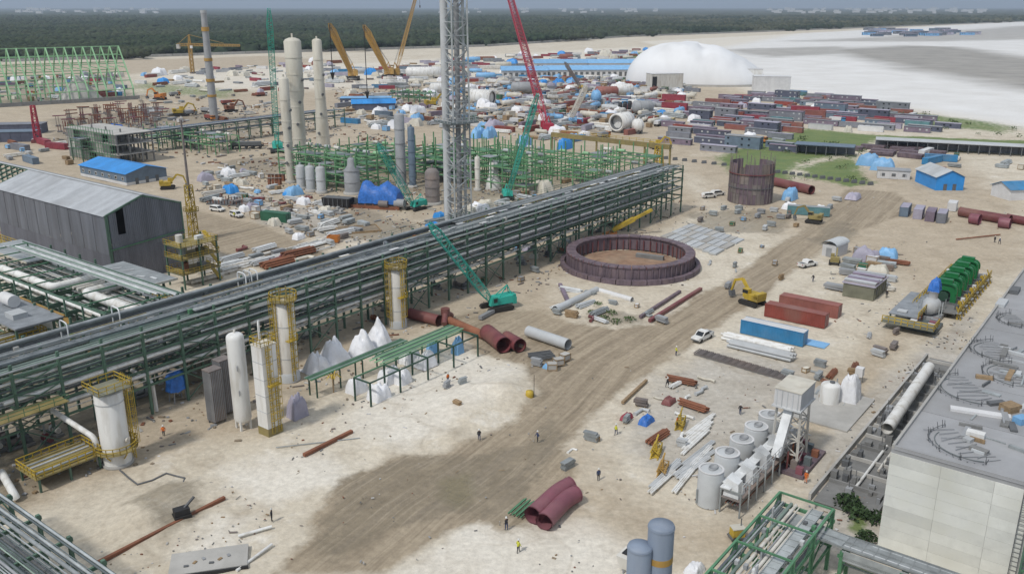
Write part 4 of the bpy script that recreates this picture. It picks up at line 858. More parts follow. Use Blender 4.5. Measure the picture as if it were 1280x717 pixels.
# ---------------------------------------------------------------- gable buildings
def gable(label, u, v, z, W_, L_, eave, ridge, rz=A, wall='cont_lilac', roof='blue_roof', cat='building', name='site_building', windows=4, doors=1, ncol=8, wcol='glass', band=None, group=None):
    g_ = G(u, v, z); t = thing(name, label, cat, (g_.x, g_.y, 0), rz, group)      # origin = near corner; x across the gable, y along the ridge
    b = MB().box((W_ / 2, L_ / 2, eave / 2), (W_, L_, eave)); b.add([(0, 0, eave), (W_, 0, eave), (W_ / 2, 0, ridge), (0, L_, eave), (W_, L_, eave), (W_ / 2, L_, ridge)], [(0, 1, 2), (3, 5, 4)]); part(t, 'wall', b, wall)
    a_ = math.atan2(ridge - eave, W_ / 2); o_ = 0.5
    for s_ in (0, 1):
        for i in range(ncol):
            y0, y1 = -o_ + (L_ + 2 * o_) * i / ncol, -o_ + (L_ + 2 * o_) * (i + 1) / ncol - 0.04
            xo = -o_ if s_ == 0 else W_ + o_; zo = eave - o_ * math.tan(a_) + 0.08
            part(t, 'roof_sheet', MB().hull8([(xo, y0, zo), (W_ / 2, y0, ridge + 0.08), (W_ / 2, y1, ridge + 0.08), (xo, y1, zo)], [(xo, y0, zo + 0.1), (W_ / 2, y0, ridge + 0.18), (W_ / 2, y1, ridge + 0.18), (xo, y1, zo + 0.1)]), roof)
    if band: ubox(t, 'band', (-0.02, L_ / 2, 0.5), (0.08, L_, 1.0), band); ubox(t, 'band', (W_ / 2, -0.02, 0.5), (W_, 0.08, 1.0), band)
    for i in range(windows):
        y = L_ * (i + 0.5) / windows; f = ubox(t, 'window', (-0.04, y, eave * 0.55), (0.1, 1.3, 1.1), 'white')
        link('pane', umesh('box', wcol), f, (-0.35, 0, 0), None, (0.6, 0.82, 0.8))
    for i in range(doors):
        x = W_ * (i + 1) / (doors + 1); d_ = ubox(t, 'door', (x, -0.05, 1.1), (1.2, 0.1, 2.2), 'grey_dark')
    return t
gw = G(117, 204, 4); ge = G(157, 218, 4); Lb = (Vector(gw) - Vector(ge)).length; gr_ = G(211, 211, 4); Wb = (Vector(gr_) - Vector(ge)).length
gable('bright blue roofed low building with pale walls behind the grey shed', 157, 218, 4, Wb, Lb, 4.0, 6.0, wall='cont_slate', windows=7, doors=3, ncol=10, band='cont_white')
# concrete frame building with scaffold
p = place(150, 207); t = thing('unfinished_building', 'bare grey concrete building shell wrapped in scaffolding left of blue roof', 'building', p, A + math.pi / 2)
NXB, NYB, NZB = 7, 3, 3
for i in range(NXB + 1):
    for j in range(NYB + 1): ubar(t, 'column', (i * 5.5, -j * 5, 0), (i * 5.5, -j * 5, NZB * 4.0 + (1.5 if (i * j) % 2 else 0)), 0.5, 'concrete_dark')
for k in range(1, NZB + 1): ubox(t, 'slab', (NXB * 2.75, -NYB * 2.5, k * 4.0), (NXB * 5.5 + 1, NYB * 5 + 1, 0.3), 'concrete')
for i in range(NXB):
    for k in range(NZB):
        if (i * 3 + k) % 4 != 1: ubox(t, 'infill_wall', (i * 5.5 + 2.75, 0.05, k * 4 + 1.95), (4.9, 0.2, 3.5), 'concrete' if (i + k) % 2 else 'concrete_dark')
b = MB()
for i in range(17):
    for y in (1.2, 2.2): b.bar((i * 2.06, y, 0), (i * 2.06, y, 14), 0.12)
for z in (2, 4, 6, 8, 10, 12, 13.6):
    for y in (1.2, 2.2): b.bar((0, y, z), (33, y, z), 0.1)
tag(part(t, 'scaffold', b, 'green_light'), kind='stuff'); ubox(t, 'netting', (28, -16.2, 8), (9, 0.1, 9), 'blue')
ubox(t, 'infill_wall', (33.2, -7, 6), (0.2, 14, 11), 'concrete')
# ---------------------------------------------------------------- second pipe rack, behind
p = G(142, 170, 9.0); p.z = 0
r2 = pipe_rack('distant pipe rack running behind the blue roofed building', along(p, -14), A, 147, 8, (5.5, 8.5), 6.7, 6, top=9.2, seed=41, steel='green_steel', ptop=14, brace=False)
tray(r2, 0, 132, 0.6, 2.2, 9.2, 'grey_light'); tray(r2, 0, 132, 4.2, 2.2, 9.2, 'bluegrey')
# ---------------------------------------------------------------- vehicles
def wheel(t, x, y, r, w=0.3, rim='grey_light'):
    o_ = link('wheel', TYRE(r, w), t, (x, y, r)); link('rim', RIM(r, w, rim), o_); return o_
def TYRE(r, w):
    k = ('ty', r, w)
    if k not in LM: LM[k] = MB().lathe([(r * 0.55, -w / 2), (r * 0.92, -w / 2), (r, -w * 0.3), (r, w * 0.3), (r * 0.92, w / 2), (r * 0.55, w / 2)], 14, axis='y').mesh('tyre', 'rubber')
    return LM[k]
def RIM(r, w, m):
    k = ('rim', r, w, m)
    if k not in LM: LM[k] = MB().lathe([(0.01, -w * 0.42), (r * 0.57, -w * 0.42), (r * 0.57, w * 0.42), (0.01, w * 0.42)], 12, axis='y').mesh('rim', m)
    return LM[k]
def pickup(label, u, v, rz, col='white', bed=True, group=None, name='pickup_truck', cat='pickup'):
    t = thing(name, label, cat, place(u, v), rz, group)   # faces +x
    prof = [(-2.6, 0.45), (2.55, 0.42), (2.65, 0.75), (2.5, 1.0), (1.35, 1.12), (0.55, 1.78), (-0.75, 1.82), (-1.0, 1.12)] + ([(-2.6, 1.12)] if bed else [(-2.3, 1.75), (-2.6, 1.1)])
    if not bed: prof = [(-2.5, 0.45), (2.3, 0.42), (2.42, 0.75), (2.3, 1.0), (1.35, 1.12), (0.6, 1.75), (-2.2, 1.8), (-2.5, 1.1)]
    part(t, 'body', MB().extr(prof, -0.9, 0.9), col)
    gl = [(1.2, 1.16), (0.55, 1.7), (-0.7, 1.72), (-0.9, 1.18)] if bed else [(1.2, 1.16), (0.6, 1.66), (-2.1, 1.7), (-2.3, 1.18)]
    part(t, 'side_window', MB().extr(gl, -0.92, 0.92), 'glass'); part(t, 'windscreen', MB().hull8([(1.32, -0.75, 1.15), (1.36, -0.75, 1.13), (1.36, 0.75, 1.13), (1.32, 0.75, 1.15)], [(0.62, -0.68, 1.72), (0.66, -0.68, 1.74), (0.66, 0.68, 1.74), (0.62, 0.68, 1.72)]), 'glass')
    if bed: part(t, 'load_bed', MB().box((-1.8, 0, 1.125), (1.45, 1.5, 0.03)), 'grey_dark'); part(t, 'bed_rail', MB().box((-1.8, 0.84, 1.17), (1.6, 0.1, 0.1)).box((-1.8, -0.84, 1.17), (1.6, 0.1, 0.1)).box((-2.57, 0, 1.17), (0.08, 1.7, 0.1)), col)
    for s_ in (-1, 1):
        for x in (-1.6, 1.65): wheel(t, x, s_ * 0.82, 0.38, 0.26)
        ubox(t, 'headlight', (2.58, s_ * 0.65, 0.85), (0.06, 0.35, 0.16), 'cont_white')
        ubox(t, 'tail_light', (-2.6, s_ * 0.78, 0.9), (0.06, 0.2, 0.25), 'crane_red')
    ubox(t, 'bumper', (2.66, 0, 0.55), (0.1, 1.7, 0.2), 'grey_dark'); return t
pickup('white pickup truck parked on the dirt road in the middle of the site', 878, 424, A + math.pi - 0.12)
pickup('white car on the dirt track behind the rack, left of the pair', 272, 264, -0.5, bed=False, name='car', cat='car'); pickup('white car on the dirt track behind the rack, right of the pair', 296, 271, -0.7, bed=False, name='car', cat='car')
pickup('white pickup on the pale dirt near the small grey hut', 1009, 333, A - 0.4); 
for u, v, rz, lb in ((886, 247, 0.4, 'white car near the brown tank, front one of the two'), (897, 244, 0.5, 'white car near the brown tank, rear one of the two')): pickup(lb, u, v, rz, bed=False, name='car', cat='car')
# ---------------------------------------------------------------- containers
def cmesh(L, m, roof=None, near=True, W_=2.44, h=2.6):
    k = ('cont', L, m, roof, near, h)
    if k in LM: return LM[k]
    b = MB(); n = int(L / 0.55) if near else int(L / 1.1)
    for s_ in (-1, 1):
        V = []
        for i in range(2 * n + 1):
            x = -L / 2 + 0.12 + (L - 0.24) * i / (2 * n); y = s_ * (W_ / 2 - (0.07 if i % 2 else 0.0)); V += [(x, y, 0.22), (x, y, h - 0.12)]
        b.add(V, [(2 * i, 2 * i + 2, 2 * i + 3, 2 * i + 1) for i in range(2 * n)])
        b.box((0, s_ * (W_ / 2 - 0.02), 0.15), (L, 0.12, 0.2)); b.box((0, s_ * (W_ / 2 - 0.02), h - 0.06), (L, 0.1, 0.13))
        for e in (-1, 1): b.box((e * (L / 2 - 0.06), s_ * (W_ / 2 - 0.04), h / 2 + 0.03), (0.16, 0.13, h - 0.06))
    b.box((0, 0, 0.3), (L - 0.16, W_ - 0.2, 0.1)); b.box((0, 0, h - 0.07), (L - 0.1, W_ - 0.1, 0.08), mi=1)
    for e in (-1, 1): b.box((e * (L / 2 - 0.1), 0, h / 2), (0.06, W_ - 0.2, h - 0.2)); b.box((e * (L / 2 - 0.05), 0, 0.15), (0.1, W_ - 0.1, 0.18))
    LM[k] = b.mesh('container_body', [m, roof or m]); return LM[k]
def container(label, u, v, rz, m, L=12.2, roof=None, near=True, z=0.0, group=None, h=2.6, doors=True, ref='center', name='shipping_container', cat='container'):
    g_ = place(u, v); g_.z = z
    if ref == 'nl':                         # (u,v) is the near-left bottom corner, rz points along the length
        g_ = g_ + Vector((math.cos(rz) * L / 2 - math.sin(rz) * 1.22, math.sin(rz) * L / 2 + math.cos(rz) * 1.22, 0))
    if not near:
        return tag(link(name, cmesh(L, m, roof, False, h=h), None, g_, (0, 0, rz)), label, cat, group)
    t = thing(name, label, cat, g_, rz, group); link('body', cmesh(L, m, roof, True, h=h), t)
    for s_ in (-1, 1):
        d_ = ubox(t, 'door', (L / 2 + 0.0, s_ * 0.56, h / 2), (0.06, 1.06, h - 0.3), m)
        for yy in (-0.22, 0.22): link('lock_bar', umesh('cyl6', 'grey_light'), d_, (0.7, yy, 0), None, (0.6, 0.05, 0.98))
    return t
NE2 = A - math.pi / 2
container('long blue shipping container with white roof lying nearest the road', 925, 416, NE2, 'cont_blue', roof='cont_white', ref='nl', h=2.75)
container('dark red shipping container with pale roof behind the blue one', 955, 395, NE2, 'cont_red', roof='cont_brick', ref='nl', h=2.75); container('lighter red shipping container at the back of the group of three', 973, 384, NE2, 'cont_brick', ref='nl', h=2.75)
container('dark green shipping container behind the rack on pale ground', 345, 276, -0.42, 'cont_green', L=9.2, h=2.7)
for k, (u, v, m, lb) in enumerate(((1131, 268, 'cont_slate', 'grey-blue container with open end, leftmost of the parked four'), (1148, 271, 'cont_lilac', 'pale container with blue side, second of the parked four'), (1163, 274, 'cont_purple', 'purplish container, third of the parked four'), (1177, 276, 'cont_grey', 'grey container, rightmost of the parked four'))):
    container(lb, u, v, A + 0.12, m, L=7.5, roof='cont_lilac' if k != 2 else 'cont_purple', h=3.0)
container('white box truck body parked right of the four containers', 1190, 262, A + 0.1, 'cont_white', L=5.5)
container('slate grey container beside the blue crates left of the crossroads', 1010, 268, -0.32, 'cont_teal', L=12.2, roof='grey')
t = tag(container('red container standing behind the blue hut on the right', 1170, 226, 0.5, 'cont_brick', L=6.0, h=5.0), None)
# ================================================================ silos and their steelwork
for k, (u, v) in enumerate(((886, 628), (906, 606), (924, 588), (942, 571), (959, 556))):
    t = thing('silo', ('smooth pale grey silo nearest the camera in the row of five', 'second pale grey silo in the row, counted from the camera', 'middle pale grey silo of the row of five', 'fourth pale grey silo in the row, counted from the camera', 'farthest pale grey silo, half hidden by the white tower')[k], 'silo', place(u, v), A, 'row of silos')
    part(t, 'shell', MB().lathe([(1.6, 0), (1.6, 4.55), (1.52, 4.75), (1.3, 4.8), (0.01, 4.82)], 28), 'grey_light'); part(t, 'rim', MB().ring((0, 0), 1.35, 1.6, 4.8, 4.92, 28), 'cont_white')
    o_ = part(t, 'hatch', MB().lathe([(0.72, 4.82), (0.72, 5.05), (0.6, 5.06), (0.58, 4.92), (0.01, 4.9)], 16), 'grey'); o_.location = (0.35, -0.1, 0); o_.scale = (1.15, 0.75, 1)
    part(t, 'walkway_clip', MB().box((0.5, -1.75, 3.6), (1.1, 0.5, 0.12)), 'galv_light'); ubar(t, 'drain_pipe', (-1.3, 1.1, 0.2), (-1.3, 1.1, 2.2), 0.2, 'galv')
p0 = place(886, 628)
t = thing('silo_gantry', 'grey steel service gantry running along the silo row', 'gantry', along(p0, -1.0, -1.9), A)
for i in range(9):
    for y in (0, -2.6): ubar(t, 'post', (i * 2.6, y, 0), (i * 2.6, y, 3.4), 0.18, 'galv')
    ubar(t, 'beam', (i * 2.6, 0, 3.3), (i * 2.6, -2.6, 3.3), 0.16, 'galv')
ubox(t, 'floor', (10.4, -1.3, 2.2), (21, 2.5, 0.12), 'grey_brown'); ubox(t, 'floor', (10.4, -0.5, 3.45), (21, 1.3, 0.1), 'galv_light')
for i in range(5): part(t, 'hood', MB().hull8([(i * 4.5 + 0.2, -2.2, 2.3), (i * 4.5 + 2.4, -2.2, 2.3), (i * 4.5 + 2.4, -0.2, 2.3), (i * 4.5 + 0.2, -0.2, 2.3)], [(i * 4.5 + 0.6, -1.9, 4.1), (i * 4.5 + 1.9, -1.9, 4.1), (i * 4.5 + 2.2, -0.4, 4.7), (i * 4.5 + 0.4, -0.4, 4.7)]), 'galv_light')
part(t, 'handrail', MB().rail([(0, -2.7, 3.4), (21, -2.7, 3.4)], 1.1, 0.07, 1.3), 'galv_light')
for i in range(7): ucyl(t, 'pipe', (0.5, -0.5 - i * 0.3, 1.2 + 0.1 * (i % 3)), (20.5, -0.5 - i * 0.3, 1.2 + 0.1 * (i % 3)), 0.1, ('rust', 'galv_dark', 'plum')[i % 3], 6)
p = place(984, 578); hh = 9.2
t = thing('conveyor_tower', 'white braced steel tower with a boxy cabin on top beside the silos', 'tower', p, A)
for x in (-1.6, 1.6):
    for y in (-1.6, 1.6): ubar(t, 'leg', (x * 1.15, y * 1.15, 0), (x, y, hh), 0.26, 'offwhite')
for z in (2.3, 4.6, 6.9):
    for q in (((-1.6, -1.6), (1.6, -1.6)), ((-1.6, -1.6), (-1.6, 1.6)), ((1.6, -1.6), (1.6, 1.6)), ((-1.6, 1.6), (1.6, 1.6))):
        ubar(t, 'girt', (*q[0], z), (*q[1], z), 0.16, 'offwhite'); ubar(t, 'brace', (*q[0], z - 2.2), (*q[1], z), 0.13, 'offwhite'); ubar(t, 'brace', (*q[1], z), (*q[0], z + 2.2), 0.13, 'offwhite')
cb = ubox(t, 'cabin', (0, 0, hh + 1.3), (5.2, 3.6, 2.4), 'cont_white'); link('roof', umesh('box', 'cream'), cb, (0, 0, 0.53), None, (1.04, 1.05, 0.06))
for k in range(5): link('wall_rib', umesh('box', 'grey_light'), cb, (-0.505, -0.4 + 0.2 * k, 0), None, (0.015, 0.03, 0.96))
ubox(t, 'cabin_floor', (0, 0, hh), (5.6, 4.0, 0.2), 'galv_light'); part(t, 'chute', MB().hull8([(-5.2, -0.6, 3.2), (-4.2, -0.6, 3.2), (-4.2, 0.6, 3.2), (-5.2, 0.6, 3.2)], [(-1.8, -0.6, hh - 0.4), (-0.8, -0.6, hh - 0.4), (-0.8, 0.6, hh - 0.4), (-1.8, 0.6, hh - 0.4)]), 'galv_light')
t = thing('pump_skid', 'rusty red pump skid with grey machines beneath the white tower', 'skid', place(1002, 578), A)
ubox(t, 'base', (0, 0, 0.25), (9, 3.6, 0.5), 'rust_purple')
for k in range(9): ubox(t, 'motor', (-4 + k, -1.1 + 1.1 * (k % 3), 1.0), (0.7, 0.9, 1.0 + 0.4 * (k % 2)), ('plum', 'grey_brown', 'rust', 'galv_dark')[k % 4])
for k in range(5): ucyl(t, 'riser', (-3.6 + k * 1.8, 0.8, 0.5), (-3.6 + k * 1.8, 0.8, 3.0 + 0.5 * (k % 2)), 0.14, ('maroon', 'rust', 'galv')[k % 3], 8)
# wrapped tanks behind the tower
for u, v, lb in ((1036, 503, 'white drum tank with dark lid on the slab behind the tower'),):
    t = thing('drum_tank', lb, 'tank', place(u, v), 0); part(t, 'shell', MB().lathe([(1.5, 0), (1.5, 3.0), (1.3, 3.3), (0.01, 3.5)], 24), 'white'); ucyl(t, 'lid', (0.2, 0, 3.4), (0.2, 0, 3.7), 0.4, 'grey_dark', 12); ubar(t, 'pipe', (1.3, 0.9, 0), (1.3, 0.9, 3.8), 0.15, 'galv')
draped('tarpaulin_cover', 'white tarpaulin wrapped unit beside the drum tank on the slab', 'tarpaulin', 1061, 500, 3.4, 3.0, 4.0, 'tarp_white', seed=51, n=8)
ubx = tag(ubox(None, 'foundation_slab', along(place(1040, 510), 0, 0, 0.12), (14, 9, 0.24), 'concrete', A), 'pale concrete slab under the white drum tank', 'slab')
t = thing('mixer_post', 'small white mixer on a post by the slab edge', 'mixer', place(1073, 478), A); ubox(t, 'hopper', (0, 0, 2.0), (1.2, 1.2, 1.5), 'cont_white'); 
for x in (-0.5, 0.5):
    for y in (-0.5, 0.5): ubar(t, 'leg', (x, y, 0), (x * 0.8, y * 0.8, 1.3), 0.1, 'grey')
# ================================================================ big concrete building, right
g0 = G(1097, 680); BH = 12.55; g0.z = 0
t = thing('concrete_hall', 'large flat-roofed concrete hall with cream panel wall on the right edge', 'building', g0, A)   # x along e1, -y along -e2
LX, LY = 150.0, 70.0
ubox(t, 'roof_deck', (LX / 2, -LY / 2, BH - 0.25), (LX, LY, 0.5), 'concrete_deck')
for i in range(12): ubox(t, 'deck_slab', (6 + i * 12.4, -7.5, BH + 0.03), (12.2, 14.4, 0.06), 'concrete_deck'); ubox(t, 'deck_slab', (6 + i * 12.4, -22.2, BH + 0.03), (12.2, 14.4, 0.06), 'concrete_deck')
ubox(t, 'core', (LX / 2 + 0.6, -LY / 2, BH / 2 - 0.3), (LX - 0.5, LY - 0.5, BH - 0.6), 'concrete_dark')
ubox(t, 'parapet', (LX / 2, -0.15, BH + 0.25), (LX, 0.3, 0.5), 'concrete'); ubox(t, 'parapet', (0.15, -LY / 2, BH + 0.2), (0.3, LY - 0.4, 0.4), 'concrete_deck')
rgp = random.Random(4); rows = 9; ph = (BH - 0.5) / rows
for r_ in range(rows):
    y = 0.0; 
    for c_ in range(5):
        wd = 5.3; off = 0.0
        ubox(t, 'wall_panel', (-0.02 - 0.012 * ((r_ + c_) % 2), -(c_ + 0.5) * wd, 0.02 + (r_ + 0.5) * ph), (0.24, wd - 0.02, ph - 0.02), 'panel_cream')
# rebar rings and starter bars on the deck
def roofpt(u, v): g_ = G(u, v, BH + 0.07); return g_
for k, (u, v, r_, a0_, lb) in enumerate(((1222, 488, 5.0, 0.4, 'arc of bent rebar on the deck beside the long pale slab'), (1254, 440, 4.4, 0.2, 'arc of bent rebar farther along the concrete deck'), (1216, 556, 4.6, 0.6, 'arc of bent rebar near the front edge of the deck'), (1276, 402, 3.4, 0.3, 'farthest arc of rebar on the concrete deck'), (1275, 470, 4.6, 0.1, 'arc of rebar at the right edge of the deck'))):
    g_ = roofpt(u, v); t = thing('rebar_ring', lb, 'rebar', g_, a0_ + 1.2); b = MB(); V = []
    for i in range(34):
        a_ = 2.9 * i / 34 + 0.1 * math.sin(i * 5.3); x, y = r_ * math.cos(a_), r_ * math.sin(a_); V.append((x, y, 0.3 + 0.06 * math.sin(i)))
        b.bar((x, y, 0), (x * 1.04 + 0.2 * math.sin(i * 3.1), y * 1.04, 0.5 + 0.45 * math.sin(i * 7.1)), 0.05)
    tag(part(t, 'starter_bar', b, 'grey_dark'), kind='stuff'); part(t, 'hoop', MB().path(V, 0.05, 4), 'grey_dark'); part(t, 'hoop', MB().path([(x * 0.86, y * 0.86, 0.06) for x, y, z in V[4:]], 0.05, 4), 'galv_dark'); b = MB()
    for i in range(11): x = -r_ * 0.8 + i * r_ * 0.16; b.bar((x, -0.5, 0.06 + 0.01 * i), (x + 0.8 * math.sin(i * 2.1), r_ * (0.3 + 0.4 * abs(math.sin(i * 1.7))), 0.1 + 0.01 * i), 0.07)
    tag(part(t, 'mesh_mat', b, 'grey'), kind='stuff')
rgd = random.Random(14)
for k in range(46):
    u, v = rgd.uniform(1205, 1280), rgd.uniform(400, 590)
    if (u - 1122) < (560 - v) * 0.68 + 40 or v > 575: continue
    g_ = roofpt(u, v); m = rgd.choice(('grey', 'grey_dark', 'grey_light', 'galv', 'wood', 'concrete_dark')); d_ = (rgd.uniform(0.8, 4), rgd.uniform(0.15, 0.9), rgd.uniform(0.1, 0.45)); g_.z += d_[2] / 2
    tag(ubox(None, 'deck_board', g_, d_, m, rgd.choice((A, NE2)) + rgd.uniform(-0.3, 0.3)), {'grey': 'grey', 'grey_dark': 'dark grey', 'grey_light': 'pale grey', 'galv': 'steel grey', 'wood': 'brown', 'concrete_dark': 'concrete grey'}[m] + ' board lying among the rebar on the concrete deck', 'board', 'boards on the deck')
def deckbox(u, v, d, m, lb, cat, rz=A, name='deck_load'):
    g_ = roofpt(u, v); g_.z += d[2] / 2; o_ = ubox(None, name, g_, d, m, rz); return tag(o_, lb, cat)
deckbox(1225, 517, (6.6, 1.1, 0.35), 'cont_white', 'long pale slab lying on the grey concrete deck', 'slab', NE2 + 0.25, 'pale_slab'); deckbox(1219, 546, (1.9, 1.0, 0.7), 'white', 'white box on the deck near its front edge', 'box', NE2, 'white_box')
deckbox(1262, 513, (2.0, 1.6, 0.9), 'wood', 'brown crate on the deck near the right edge', 'crate', 0.4, 'crate'); deckbox(1276, 528, (1.6, 1.2, 0.8), 'blue_light', 'blue tool box on the deck at the right edge', 'box', 0.4, 'tool_box')
deckbox(1245, 505, (2.2, 0.8, 0.4), 'grey_dark', 'dark timber pile on the deck behind the pale slab', 'timber', 0.2, 'timber_pile'); deckbox(1252, 380, (4, 1.4, 0.5), 'grey_light', 'light stack of boards far along the deck', 'boards', A, 'board_stack'); deckbox(1268, 365, (3, 1.4, 0.7), 'grey_dark', 'dark pile at the far end of the deck', 'pile', A, 'material_pile')
# scaffold stair against the panel wall, right edge of picture
g_ = G(1262, 700); g_.z = 0
t = thing('scaffold_stair', 'green steel scaffold frame with pipes against the cream panel wall', 'scaffold', along(Vector((g0.x, g0.y, 0)), -4.2, -14.6), A)
for x in (0, 3.2):
    for y in (0, -3.5, -7): ubar(t, 'post', (x, y, 0), (x, y, 13.5 if x else 12.5), 0.2, 'green_steel')
for z in (2.6, 5.2, 7.8, 10.4, 12.4):
    ubox(t, 'floor', (1.6, -3.5, z), (3.2, 7, 0.1), 'galv_dark'); part(t, 'handrail', MB().rail([(0, 0, z), (0, -7, z)], 1.1, 0.07, 1.2), 'green_light'); ubar(t, 'beam', (0, 0, z), (0, -7, z), 0.18, 'green_light')
for k in range(5): ucyl(t, 'pipe', (-0.4 - 0.3 * k, -1 - k, 0), (-0.4 - 0.3 * k, -1 - k, 11), 0.14, ('galv', 'pipe_green', 'galv_light')[k % 3], 8)
t = thing('ladder_frame', 'tall thin dark ladder leaning by the cream panel wall', 'ladder', along(Vector((g0.x, g0.y, 0)), -1.2, -13.4), A); b = MB()
for y in (0, -0.7): b.bar((0, y, 0), (0.9, y, 14), 0.09)
for k in range(26): b.bar((0.9 * k / 26, 0, 0.4 + k * 0.52), (0.9 * k / 26, -0.7, 0.4 + k * 0.52), 0.05)
part(t, 'rungs', b, 'grey_dark')
p = G(1262, 716, 6.0); t = thing('dome_tank', 'white domed tank roof peeking in at the bottom right corner', 'tank', (p.x + 0.3, p.y - 4.4, 0), 0)
part(t, 'shell', MB().lathe([(4.6, 0), (4.6, 4.4), (4.0, 5.2), (2.6, 5.8), (1.2, 6.0), (0.01, 6.05)], 40), 'white'); part(t, 'rim', MB().ring((0, 0), 4.6, 4.75, 4.3, 4.5, 40), 'grey_light')
# ================================================================ bottom right pipe rack
a = G(930, 717, 7); c = along(Vector((30.4, 88.0, 0)), -24, 0.0)
br = pipe_rack('green steel pipe rack in the bottom right foreground', c, A, 24, 6.0, (3.4, 6.4), 6.0, 7, top=7.6, seed=51, steel='green_light', ptop=16, brace=True)
br.location = along(br.location, 0, -6.0)
for y in (0, 6): ubar(br, 'top_chord', (0, y, 7.6), (24, y, 7.6), 0.24, 'green_light')
for i in range(5): ubar(br, 'top_beam', (i * 6, 0, 7.6), (i * 6, 6, 7.6), 0.2, 'green_light')
tray(br, 0, 24, 1.0, 1.2, 6.9, 'galv')
for k in range(16): x = 1 + (k * 37 % 220) / 10; ucyl(br, 'riser', (x, 0.6 + (k % 6) * 0.9, 3.4), (x, 0.6 + (k % 6) * 0.9, 7.3 + 0.4 * (k % 3)), 0.1, ('galv', 'green_light', 'galv_light')[k % 3], 6); ubox(br, 'valve', (x + 0.8, 0.8 + (k % 5), 6.9), (0.5, 0.4, 0.5), ('grey', 'green_light', 'galv_light', 'grey_dark')[k % 4])
for k in range(5):
    for y in (0, 6): ubar(br, 'diagonal', (k * 6 if k < 4 else 18, y, 3.4), (k * 6 + 6 if k < 4 else 24, y, 7.5), 0.12, 'green_light')
br2 = pipe_rack('grey cable bridge turning right from the foreground rack past the hall', along(Vector((34.6, 79.5, 0)), 0, 0), NE2, 30, 2.6, (3.2, 5.6), 6, 5, top=5.6, seed=52, steel='green_light', ptop=10, brace=False)
tray(br2, -3, 30, 0.1, 1.2, 6.0, 'galv'); tray(br2, -3, 30, 1.4, 1.2, 6.0, 'galv'); part(br2, 'tray_side', MB().box((14, -0.08, 5.2), (28, 0.06, 1.2)), 'galv')
part(br2, 'link_tray', MB().hull8([(-0.2, 0.2, 5.85), (0, 2.4, 5.85), (-8.5, 3.9, 5.85), (-8.5, 1.5, 5.85)], [(-0.2, 0.2, 6.05), (0, 2.4, 6.05), (-8.5, 3.9, 6.05), (-8.5, 1.5, 6.05)]), 'galv')
# ================================================================ trench beside the hall
p = place(1132, 508)
duct(1106, 556, 1159, 476, 0.85, 'long white pipe lying in the trench beside the concrete hall', 'white', flange=False, n=20, z=2.6)
pa, pb = place(1102, 553), place(1163, 468)
for k in range(5):
    q = pa.lerp(pb, (k + 0.5) / 5); t = thing('pipe_sleeper', 'concrete pipe sleeper under the long white pipe', 'sleeper', q, A, 'sleepers under the long white pipe'); part(t, 'block', MB().hull8([(-0.5, -1.2, 0), (0.5, -1.2, 0), (0.5, 1.2, 0), (-0.5, 1.2, 0)], [(-0.3, -0.9, 1.85), (0.3, -0.9, 1.85), (0.3, 0.9, 1.85), (-0.3, 0.9, 1.85)]), 'concrete_dark')
rgt = random.Random(9)
o0 = along(place(1048, 615), 0, 0)
for k in range(84):                        # pedestals and anchor posts in the strip
    q = along(o0, rgt.uniform(0, 52), rgt.choice((-4.8, -3.4, -1.2, 0.4, 1.4)) + rgt.uniform(-0.3, 0.3)); h_ = rgt.uniform(0.4, 1.7)
    t = thing('footing_block', 'dark grey concrete footing with anchor bolts in the strip beside the white pipe', 'footing', q, A, 'footings in the trench strip')
    ubox(t, 'block', (0, 0, h_ / 2), (rgt.uniform(0.4, 1.1), rgt.uniform(0.4, 0.9), h_), rgt.choice(('concrete_dark', 'grey_dark', 'grey', 'concrete_dark')))
    if k % 2: ubar(t, 'anchor_bolt', (0.15, 0.1, h_), (0.15, 0.1, h_ + 0.9), 0.09, 'grey_dark')
for k, (y, m) in enumerate(((-5.6, 'concrete_dark'), (2.4, 'concrete'))): tag(ubox(None, 'trench_wall', along(o0, 26, y, 0.4), (60, 0.35, 0.9), m, A), ('dark concrete trench edge wall next to the hall', 'pale concrete trench edge wall next to the silo yard')[k], 'wall')
tag(ubox(None, 'trench_floor', along(o0, 26, -1.8, 0.06), (60, 7.4, 0.12), 'concrete_dark', A), 'stained grey concrete floor of the trench beside the hall', 'slab')
for k in range(14): tag(ubox(None, 'tie_beam', along(o0, 2 + 4 * k, -1.6, 0.35), (0.3, 7.0, 0.5), 'concrete' if k % 3 else 'concrete_dark', A), 'low concrete tie beam crossing the trench beside the hall', 'beam', 'tie beams across the trench')
for k in range(3): tag(link('thin_pipe', umesh('cyl8', ('white', 'offwhite', 'galv_light')[k]), None, mw=_barm(along(o0, 2 + 6 * k, -1.6 - 1.1 * k, 0.5), along(o0, 16 + 9 * k, -1.6 - 1.1 * k, 0.5), 0.4, 0.4)), ('slim white pipe in the trench nearest the camera', 'slim off-white pipe in the middle of the trench', 'slim grey pipe beside the long white pipe')[k], 'pipe')
